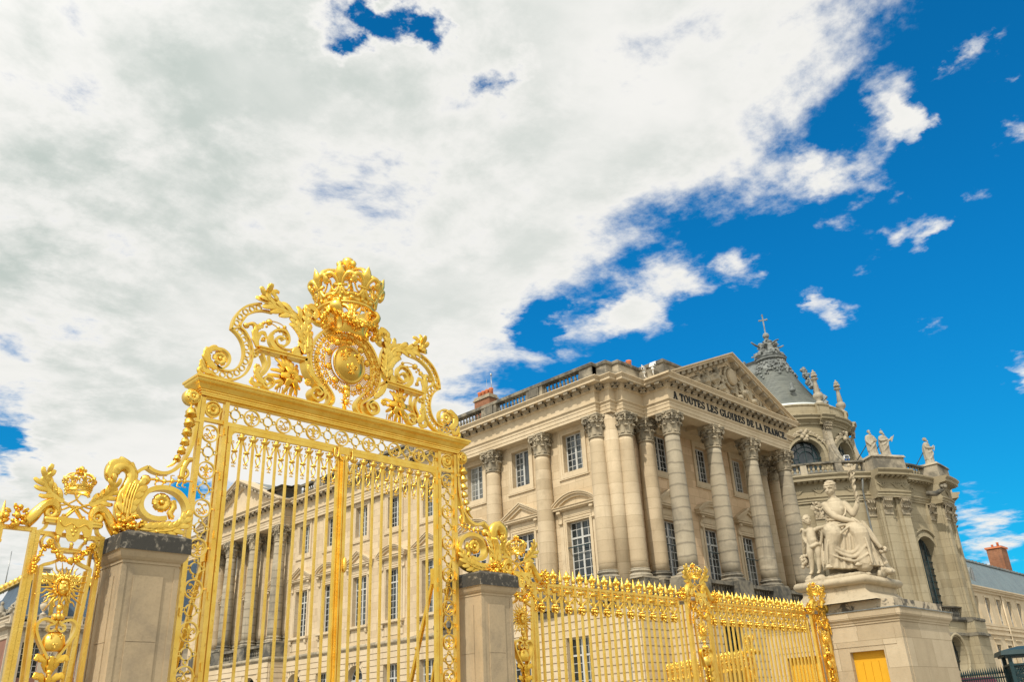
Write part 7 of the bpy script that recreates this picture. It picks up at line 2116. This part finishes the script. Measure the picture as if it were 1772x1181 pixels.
m.box(120,YR+.1,zc,185,YR+.45,zc+.2); part(m, 'ridge_flashing', lead, sw, world=True)
for i in range(8):
    if i > 2: continue
    u = (205.67+6.3*(i-1))*K
    z0, z1 = zc+.25, z_(29.8); m = MB()
    m.box(u-.75,YR+.7,z0,u+.75,YR+2.6,z1-.7); m.extr([(u+.75*cos(PI*j/10), z1-.7+.75*sin(PI*j/10)) for j in range(11)], YR+.7, YR+2.6)
    d = part(m, 'dormer', lead, sw, world=True)
    m = MB(); m.box(u-.55,YR+.64,z0+.1,u+.55,YR+.7,z1-.75); m.extr([(u+.55*cos(PI*j/10), z1-.75+.5*sin(PI*j/10)) for j in range(11)], YR+.64, YR+.7); part(m, 'pane', glass, d, world=True)
m = MB(); m.tube([(u_k,YR-.15,z) for u_k, z in ((154.6,ztop),(154.6,10),(154.6,0))], .12, 7); part(m, 'downpipe', stone_plain, sw, world=True)
m = MB(); m.box(180.2,YR+5,20,183.6,YR+7.6,28.2); ch = part(m, 'chimney', brick_brown, sw, world=True)
m = MB(); m.box(180.0,YR+4.8,28.3,183.8,YR+7.8,28.65); part(m, 'chimney_cap', terracotta, ch, world=True)
m = MB(); m.lathe([(.25,0),(.2,.6),(.28,.7),(.2,.8)], 8, (181,YR+5.6,28.65)); m.lathe([(.25,0),(.2,.6),(.28,.7),(.2,.8)], 8, (182.8,YR+7.1,28.65)); part(m, 'chimney_pot', terracotta, ch, world=True)
m = MB()
for u in (147.5,158.5,160.5): m.tube([(u,YR+6,zr),(u,YR+6,z_(37)+3.5)], .04, 5)
part(m, 'aerial', steel, sw, world=True)
pvl = thing('pavilion_roof_block', 'grey hipped roof rising behind the brick chimney at the right edge', 'building', (190, 62, 0))
m = MB(); m.box(168,58,0,215,80,z_(32)+.8); part(m, 'wall', stone_plain, pvl, world=True)
m = MB(); zz = z_(32)+.8
m.hexa([(167.5,57.5,zz),(215,57.5,zz),(215,80,zz),(167.5,80,zz)], [(176,66,zz+4.2),(210,66,zz+4.2),(210,72,zz+4.2),(176,72,zz+4.2)]); part(m, 'hipped_roof', slate_grey, pvl, world=True)

# ------------------------------------------------------------------ marble-court front far behind the left fence
mc = thing('courtyard_front', 'distant blue-roofed palace front with gilded ridge seen between the bars at far left', 'palace', (35, 100, 0))
m = MB(); FA = Fy(100.0); FB = Fx(27.3)
mw = [(u-.9,u+.9,8.2,11.6) for u in (29.6,33.4,37.2,41,44.8,48.6)]
wall(m, FA, 27.3, 60, 0, 13.1, mw, .4); wall(m, FB, 100, 150, 0, 13.1, [(u-.9,u+.9,8.2,11.6) for u in (104,109,114,119,124)], .4)
m.box(27.8,100.6,0,60,120,13.1)
brick_old = mat_stone('weathered_rose_brick', (.24,.12,.085), (.30,.16,.115), dirt_amt=.4, streak=.4)
part(m, 'brick_wall', brick_old, mc, world=True)
m = MB()
for u0, u1, a, b in mw:
    for q in (u0-.9, u1): fbox(m, FA, q, q+.9, 0, .1, 0, 13.0)
    fbox(m, FA, u0, u1, 0, .08, b, b+.5)
fbox(m, FA, 27.2, 27.9, 0, .14, 0, 13.1)
PM = [(27.3,150),(27.3,100),(60,100)]
m.sweep([(0,11.9),(.12,11.95),(.12,12.2),(.16,12.25),(.16,12.8),(.3,12.85),(.5,12.95),(.7,13.0),(.7,13.2),(.75,13.3),(0,13.4)], PM)
m.sweep([(0,7.2),(.3,7.25),(.3,7.5),(0,7.55)], PM)
for k in range(60):
    u = 27.6+.55*k; m.box(u,99.45,12.75,u+.25,99.9,12.95)
part(m, 'stone_dressing', stone_red, mc, world=True)
m = MB(); c = MB()
c.sweep([(-.3,13.4),(.1,13.4),(.1,13.6),(-.3,13.6)], PM); c.sweep([(-.3,14.15),(.1,14.15),(.14,14.3),(-.3,14.35)], PM)
for u in (27.5,30.2,33.9,37.6,41.3,45,48.7): c.box(u-.35,99.85,13.4,u+.35,100.3,14.35)
for u0, u1 in ((27.9,29.8),(30.6,33.5),(34.3,37.2),(38,40.9),(41.7,44.6)): balusters(m, (u0,100.05,0), (u1,100.05,0), 13.6, .56, .32, 1.2)
balusters(m, (27.35,101,0), (27.35,112,0), 13.6, .56, .34, 1.2)
part(c, 'balustrade', stone_red, mc, world=True); part(m, 'baluster', stone_red, mc, world=True)
m = MB()
m.hexa([(27.9,100.7,14.0),(60,100.7,14.0),(60,112,14.0),(27.9,112,14.0)], [(29.3,103.6,18.5),(60,103.6,18.5),(60,110,18.5),(29.3,110,18.5)])
m.hexa([(27.9,112,14.0),(34,112,14.0),(34,150,14.0),(27.9,150,14.0)], [(29.3,112,17.3),(33,112,17.3),(33,150,17.3),(29.3,150,17.3)])
m.hexa([(43.5,101,14),(60,101,14),(60,110,14),(43.5,110,14)], [(44,103,23.5),(60,103,23.5),(60,108,23.5),(44,108,23.5)])
part(m, 'slate_roof', slate_blue, mc, world=True)
m = MB(); m.box(29.0,103.2,18.4,60,103.9,18.85); m.tube([(29.1,103.4,18.95),(60,103.4,18.95)], .22, 8)
for k in range(70):
    u = 29.2+.42*k; m.lathe([(.0,-.55),(.12,-.4),(.16,-.2),(.1,0)], 6, (u,103.0,18.35)); m.tube(spl([(u,103.0,18.4),(u+.1,103.0,18.15),(u+.2,103.0,18.4)],2), .06, 5)
m.bar((29.1,103.5,18.6),(29.1,150,17.5), .5, .5); m.bar((28.0,100.9,14.3),(29.2,103.5,18.6), .35, .35)
for k in range(26): m.ball((29.0,104+1.6*k,18.75-.03*k), .34, .3, .4, 7, 5, .2)
part(m, 'gilded_ridge', gold, mc, world=True)
def dormer2(u):
    m = MB(); m.box(u-.75,100.5,14.35,u+.75,103,16.3); o = part(m, 'dormer', stone_red, mc, world=True)
    m = MB(); m.box(u-.95,100.3,14.35,u-.55,100.5,16.2); m.box(u+.55,100.3,14.35,u+.95,100.5,16.2)
    m.band([(u+.8*cos(PI*k/12), 16.1+.75*sin(PI*k/12)) for k in range(13)], .4, 100.3, 100.5)
    for k in range(10): m.ball((u+rnd.uniform(-.5,.5),100.2,16.9+rnd.uniform(-.1,.5)), .16, None, None, 7, 5, .1)
    part(m, 'gilded_surround', gold, o, world=True)
    m = MB(); m.box(u-.5,100.44,14.4,u+.5,100.5,16.4); part(m, 'pane', lead_pale, o, world=True)
    m = MB(); m.box(u-.05,100.38,14.4,u+.05,100.44,16.4); m.box(u-.5,100.38,15.3,u+.5,100.44,15.4); part(m, 'frame', terracotta, o, world=True)
dormer2(31.75); dormer2(39.5)
m = MB(); m.box(30.9,107,17,32.3,108.2,20.2); m.box(30.75,106.8,20.2,32.45,108.4,20.4); m.box(33.6,108,18,35.0,109,20.6); m.box(28.4,118,16,30.0,120,19.3); part(m, 'chimney', stone_red, mc, world=True)
m = MB(); m.tube([(29.2,112,18),(29.2,112,22.8)], .06, 5); m.tube([(27.4,118,18),(27.4,118,21)], .05, 5); part(m, 'lightning_rod', steel, mc, world=True)
for i, (u0, u1, a, b) in enumerate(mw):
    f = MB(); g = MB(); g.box(u0,100.34,a,u1,100.38,b)
    for k in range(5): f.box(u0+(u1-u0)*k/4-.03,100.25,a,u0+(u1-u0)*k/4+.03,100.3,b)
    for k in range(7): f.box(u0,100.25,a+(b-a)*k/6-.03,u1,100.3,a+(b-a)*k/6+.03)
    o = part(f, 'window', white_wood, mc, world=True); part(g, 'pane', glass, o, world=True)
def urn(x, y, z, lab):
    t = thing('stone_vase', lab, 'vase', (x,y,z), 0, 'vases on the far courtyard balustrade')
    m = MB(); m.lathe([(.3,0),(.3,.1),(.14,.2),(.12,.35),(.28,.5),(.42,.8),(.45,1.0),(.3,1.15),(.36,1.25),(.2,1.3)], 12); b = part(m, 'bowl', stone_red, t)
    m = MB()
    for k in range(10): m.ball((rnd.uniform(-.15,.15),rnd.uniform(-.15,.15),1.4+rnd.uniform(-.05,.3)), .13, None, None, 6, 4, .1)
    part(m, 'flame', stone_red, b)
urn(30.2,100.05,14.35,'pale stone vase on the far balustrade just left of the gilded dormer'); urn(33.9,100.05,14.35,'pale stone vase on the far balustrade just right of the gilded dormer'); urn(37.6,100.05,14.35,'pale stone vase on the far balustrade close to the left gate pillar')
def trophy(x, y, z, lab, n=44):
    t = thing('trophy_sculpture', lab, 'sculpture', (x,y,z), 0, 'carved groups on the far courtyard balustrade')
    m = MB(); limb(m, [(0,0,.2),(.05,-.1,.7),(0,-.05,1.1)], [.35,.3,.24], 9); m.ball((0,-.08,1.5), .2, .2, .24); limb(m, [(.2,0,1.0),(.55,-.1,.8),(.75,-.15,1.15)], [.12,.1,.08], 7); limb(m, [(-.2,0,1.0),(-.5,-.2,.7),(-.3,-.4,.5)], [.12,.1,.08], 7); limb(m, [(0,-.1,.3),(.3,-.5,.4),(.4,-.5,.0)], [.2,.17,.12], 7)
    for k in range(n): a = rnd.uniform(0,6.28); m.ball((.75*cos(a)*rnd.random()+.1,.4*sin(a)*rnd.random(),rnd.uniform(.05,.6)), rnd.uniform(.12,.24), None, None, 6, 4, .2)
    part(sculpt(m, 'carving', .06, 1), 'carving', stone_saint, t)
trophy(27.5,100.05,14.35,'grey carved figure group at the corner of the far balustrade'); trophy(27.35,104.5,14.35,'grey carved figure group on the receding part of the far balustrade')
def bust(x, y, z, lab):
    t = thing('wall_bust', lab, 'bust', (x,y,z), 0, 'busts on consoles of the far brick wall')
    m = MB(); m.lathe([(.0,-1.0),(.1,-.9),(.25,-.5),(.4,-.1),(.45,0)], 10, (0,-.1,0)); k_ = part(m, 'console', stone_red, t)
    m = MB(); m.ball((0,-.25,.35), .42, .26, .36); limb(m, [(0,-.25,.5),(0,-.25,.85)], [.15,.13], 8); head(m, (0,-.27,1.05), .5); part(sculpt(m, 'head_and_shoulders', .04, 1), 'head_and_shoulders', stone_saint, t)
bust(35.4,99.9,9.6,'pale bust on a console against the red brick wall, nearest the left gate pillar'); bust(31.5,99.9,9.6,'pale bust on a console against the red brick wall, seen below the lily orb')

# ------------------------------------------------------------------ dark railing and kiosk at the bottom right
rl = thing('iron_railing', 'dark green iron railing with pointed bars beyond the statue pedestal', 'railing', (54, 17.5, 0))
m = MB(); b = MB()
a0, a1 = V((55.6,20.0,0)), V((51.9,14.3,0)); n = 38
for i in range(n+1):
    p = a0.lerp(a1, i/n); b.bar(p, p+V((0,0,3.05)), .05, .05); b.lathe([(.035,3.02),(.06,3.08),(0,3.42)], 6, tuple(p))
m.bar(a0+V((0,0,2.85)), a1+V((0,0,2.85)), .07, .07); m.bar(a0+V((0,0,2.45)), a1+V((0,0,2.45)), .05, .05); m.bar(a0+V((0,0,.3)), a1+V((0,0,.3)), .07, .07)
part(m, 'rail', iron_dark, rl, world=True); part(b, 'railing_bar', iron_dark, rl, world=True)
ki = thing('iron_kiosk', 'dark green lattice kiosk with a flat overhanging roof, cut by the right edge', 'kiosk', (52.4, 14.6, 0), R(-66))
m = MB()
for x in (-1.1,1.1):
    for y in (-1.1,1.1): m.box(x-.09,y-.09,0,x+.09,y+.09,3.75)
m.box(-1.2,-1.2,0,1.2,1.2,.3); m.box(-1.2,-1.2,3.3,1.2,1.2,3.4); m.box(-1.2,-1.2,2.3,1.2,1.2,2.4)
part(m, 'frame', iron_dark, ki)
m = MB()
for k in range(-9,10):
    for y in (-1.12,1.12): m.bar((max(-1.1,.13*k-.9),y,3.35),(min(1.1,.13*k+.1),y,2.35), .03, .03); m.bar((max(-1.1,.13*k-.9),y,2.35),(min(1.1,.13*k+.1),y,3.35), .03, .03)
    for x in (-1.12,1.12): m.bar((x,max(-1.1,.13*k-.9),3.35),(x,min(1.1,.13*k+.1),2.35), .03, .03); m.bar((x,max(-1.1,.13*k-.9),2.35),(x,min(1.1,.13*k+.1),3.35), .03, .03)
m.box(-1.08,-1.08,.3,1.08,1.08,2.3)
part(m, 'lattice', iron_dark, ki)
m = MB(); m.box(-1.35,-1.35,3.75,1.35,1.35,3.83); m.hexa([(-1.5,-1.5,3.83),(1.5,-1.5,3.83),(1.5,1.5,3.83),(-1.5,1.5,3.83)],[(-1.45,-1.45,4.05),(1.45,-1.45,4.05),(1.45,1.45,4.05),(-1.45,1.45,4.05)]); m.hexa([(-1.4,-1.4,4.05),(1.4,-1.4,4.05),(1.4,1.4,4.05),(-1.4,1.4,4.05)],[(-.5,-.5,4.25),(.5,-.5,4.25),(.5,.5,4.25),(-.5,.5,4.25)])
part(m, 'kiosk_roof', iron_dark, ki)
cn = thing('canvas_awning', 'dark maroon canvas awning low behind the green railing', 'awning', (55.6, 18.6, 0), R(-66))
m = MB(); m.hexa([(-1.0,-.7,2.6),(1.0,-.7,2.6),(1.0,.7,2.9),(-1.0,.7,2.9)],[(-1.0,-.7,2.68),(1.0,-.7,2.68),(1.0,.7,3.0),(-1.0,.7,3.0)]); m.box(-1.0,-.72,2.35,1.0,-.69,2.62); part(m, 'canvas', maroon, cn)
m = MB()
for x in (-.95,.95):
    for y in (-.65,.65): m.tube([(x,y,0),(x,y,2.7)], .03, 6)
part(m, 'pole', steel, cn)
# cumulus puffs (+) and rifts (-): centre in the cloud plane, half-widths, amount
CLOUD_BLOBS = [(1.36,.40,.08,.15,1.85),(1.44,.92,.07,.14,1.35),(1.41,1.01,.05,.11,1.2),(1.90,.55,.05,.10,1.55),(1.62,.67,.035,.07,1.4),(1.72,.67,.05,.09,1.35),
 (1.475,.287,.045,.07,1.4),(1.18,.283,.05,.07,1.2),(1.25,.286,.035,.05,1.2),(1.416,.70,.05,.09,1.25),(1.254,.146,.03,.05,1.5),(1.40,.19,.04,.07,1.5),(2.18,.465,.045,.10,1.6),(2.34,.51,.05,.11,1.6),
 (1.154,.167,.03,.045,1.2),(1.60,.535,.06,.09,1.2),(1.625,1.0,.04,.09,1.4),(1.55,.42,.028,.05,1.3),(1.115,.12,.045,.06,1.1),(3.8,1.08,.2,.7,2.0),
 (.465,.735,.045,.035,-1.5),(.517,.735,.035,.035,-1.9),(.548,.68,.03,.03,-1.9),(.683,.679,.025,.025,-.9),(.57,2.46,.06,.15,-2.3),(1.13,2.55,.05,.14,-1.9),(1.28,1.17,.05,.09,-1.6)]
# ------------------------------------------------------------------ ground
m = MB(); m.add([(-900,-900,0),(900,-900,0),(900,900,0),(-900,900,0)], [(0,1,2,3)])
def mat_cobble():
    mm = bpy.data.materials.new('granite_setts'); t = NT(mm)
    pos = t.new('ShaderNodeNewGeometry').outputs['Position']
    v = t.new('ShaderNodeTexVoronoi', feature='DISTANCE_TO_EDGE', ins={'Vector': pos, 'Scale': 7.0}).outputs['Distance']
    n = t.noise(pos, .6, 6)
    c = t.mix(t.ramp(n, .3, .7), (.24,.22,.19), (.34,.31,.26)); c = t.mix(t.ramp(v, .0, .06), (.09,.085,.075), c)
    t.finish(c, .8, 0, t.ramp(v, 0, .15), .4, .02); return mm
g = part(m, 'ground', mat_cobble()); tag(g, kind='structure')

# ------------------------------------------------------------------ sky, sun, clouds
SUN_AZ, SUN_EL = 252, 48
sd = V((sin(R(SUN_AZ))*cos(R(SUN_EL)), cos(R(SUN_AZ))*cos(R(SUN_EL)), sin(R(SUN_EL))))
L = bpy.data.lights.new('sun', 'SUN'); L.energy = 3.7; L.angle = R(.8); L.color = (1.0, .92, .79)
lo = bpy.data.objects.new('sun', L); COL.objects.link(lo); lo.rotation_euler = sd.to_track_quat('Z', 'Y').to_euler(); lo.location = (0, -40, 60)
w = bpy.data.worlds.new('World'); scene.world = w; w.use_nodes = True
t = NT(w)
sky = t.new('ShaderNodeTexSky', sky_type='NISHITA'); sky.sun_disc = False
sky.sun_elevation = R(SUN_EL); sky.sun_rotation = R(SUN_AZ); sky.air_density = 1.0; sky.dust_density = .3; sky.ozone_density = 2.0
dirv = t.new('ShaderNodeTexCoord').outputs['Generated']
sp = t.new('ShaderNodeSeparateXYZ', ins={0: dirv})
dz = t.math('ADD', t.math('MAXIMUM', sp.outputs[2], 0.0), .1)
px = t.math('DIVIDE', sp.outputs[0], dz); py = t.math('DIVIDE', sp.outputs[1], dz)
pl = t.new('ShaderNodeCombineXYZ', ins={0: px, 1: py, 2: 0.0}).outputs[0]
n1 = t.noise(pl, 3.4, 13, .64, .15)
n2 = t.noise(pl, 15.0, 8, .62, .2)
# overcast bank ending in a ragged front, loose cumulus beyond it, a few rifts inside it
front = t.math('SUBTRACT', t.math('ADD', 1.29, t.math('MULTIPLY', t.math('MAXIMUM', t.math('SUBTRACT', -.12, py), 0.0), 4.0)), t.math('MULTIPLY', t.math('MINIMUM', t.math('MAXIMUM', t.math('SUBTRACT', .52, py), 0.0), .42), 1.0))  # unseen bank behind the camera is added so the gilding reflects cloud
front = t.math('ADD', front, t.math('MINIMUM', t.math('MAXIMUM', t.math('MULTIPLY', t.math('SUBTRACT', py, .85), .34), 0.0), .5))
edge = t.math('SUBTRACT', front, px)
cov = t.new('ShaderNodeMapRange', ins={0: edge, 1: -.24, 2: .30, 3: -1.25, 4: 1.35}).outputs[0]
wx = t.math('ADD', px, t.math('MULTIPLY', t.math('SUBTRACT', t.noise(pl, 7.0, 6, .6), .5), .30))
wy = t.math('ADD', py, t.math('MULTIPLY', t.math('SUBTRACT', t.noise(t.new('ShaderNodeVectorMath', operation='ADD', ins={0: pl, 1: (3.7,1.3,.5)}).outputs[0], 7.0, 6, .6), .5), .30))
def blob(cx, cy, rx, ry, amt):
    """puff or rift: an oval in the cloud plane, long axis pointing away from the zenith"""
    L = math.hypot(cx, cy); ux, uy = cx/L, cy/L
    dx = t.math('SUBTRACT', wx, cx); dy = t.math('SUBTRACT', wy, cy)
    a = t.math('DIVIDE', t.math('ADD', t.math('MULTIPLY', dx, ux), t.math('MULTIPLY', dy, uy)), ry)
    b = t.math('DIVIDE', t.math('SUBTRACT', t.math('MULTIPLY', dx, uy), t.math('MULTIPLY', dy, ux)), rx)
    d = t.math('SQRT', t.math('ADD', t.math('MULTIPLY', a, a), t.math('MULTIPLY', b, b)))
    return t.new('ShaderNodeMapRange', ins={0: d, 1: .0, 2: 1.7, 3: amt, 4: 0.0}).outputs[0]
for b in CLOUD_BLOBS: cov = t.math('ADD', cov, blob(*b))
dens = t.math('ADD', cov, t.math('ADD', t.math('MULTIPLY', t.math('SUBTRACT', n1, .5), 5.0), t.math('MULTIPLY', t.math('SUBTRACT', n2, .5), .9)))
mask = t.ramp(dens, -.15, 1.0)
# bright billows, grey-green hollows where the bank is thick; clouds glow towards the sun
thick = t.ramp(dens, .7, 2.0)
shade = t.math('ADD', t.math('MULTIPLY', t.noise(pl, 1.35, 5, .5, .5), .85), t.math('MULTIPLY', t.noise(pl, 5.0, 6, .55, .3), .25))
lum = t.ramp(shade, .47, .68)
side = t.ramp(px, .15, 1.0)     # the deep middle of the bank is greyer than its sunlit front
cc = t.mix(t.math('MULTIPLY', thick, t.math('MULTIPLY', t.math('SUBTRACT', 1.0, lum), t.math('SUBTRACT', 1.0, t.math('MULTIPLY', side, .45)))), (.91,.90,.865), (.53,.595,.555))
sdot = t.new('ShaderNodeVectorMath', operation='DOT_PRODUCT', ins={0: dirv, 1: tuple(sd)}).outputs['Value']
glow = t.math('ADD', 1.0, t.math('MULTIPLY', t.math('POWER', t.math('MAXIMUM', sdot, 0.0), 2.0), 1.1))
bg1 = t.new('ShaderNodeBackground', ins={'Strength': .10})
skc = t.mix(1.0, sky.outputs[0], (.035, 1.03, 1.58), 'MULTIPLY')
skc = t.mix(1.0, skc, t.mix(t.ramp(sp.outputs[2], .05, .5), (1.3,.84,.72), (1,1,1)), 'MULTIPLY')
t.l.new(skc, bg1.inputs[0])
bg2 = t.new('ShaderNodeBackground', ins={'Strength': glow}); t.l.new(cc, bg2.inputs[0])
ms = t.new('ShaderNodeMixShader', ins={0: mask, 1: bg1.outputs[0], 2: bg2.outputs[0]})
o = t.new('ShaderNodeOutputWorld'); t.l.new(ms.outputs[0], o.inputs[0])

# ------------------------------------------------------------------ camera (fitted to the photograph's vanishing points)
cam = bpy.data.cameras.new('camera'); co = bpy.data.objects.new('camera', cam); COL.objects.link(co)
yaw, pitch, roll = .79610801, .4267874, -.04819438
f = V((sin(yaw)*cos(pitch), cos(yaw)*cos(pitch), sin(pitch))); r0 = V((cos(yaw), -sin(yaw), 0)); u0 = r0.cross(f)
r_ = r0*cos(roll)+u0*sin(roll); u_ = u0*cos(roll)-r0*sin(roll)
co.matrix_world = Matrix(((r_.x,u_.x,-f.x,0),(r_.y,u_.y,-f.y,0),(r_.z,u_.z,-f.z,1.6),(0,0,0,1)))
cam.sensor_fit = 'HORIZONTAL'; cam.sensor_width = 36; cam.lens = 36*1466.617/1772
cam.clip_start = .1; cam.clip_end = 5000
scene.camera = co
scene.view_settings.view_transform = 'Standard'; scene.view_settings.look = 'None'
scene.view_settings.exposure = 0; scene.view_settings.gamma = 1
scene.cycles.max_bounces = 9; scene.cycles.diffuse_bounces = 4; scene.cycles.glossy_bounces = 7
scene.cycles.use_denoising = True
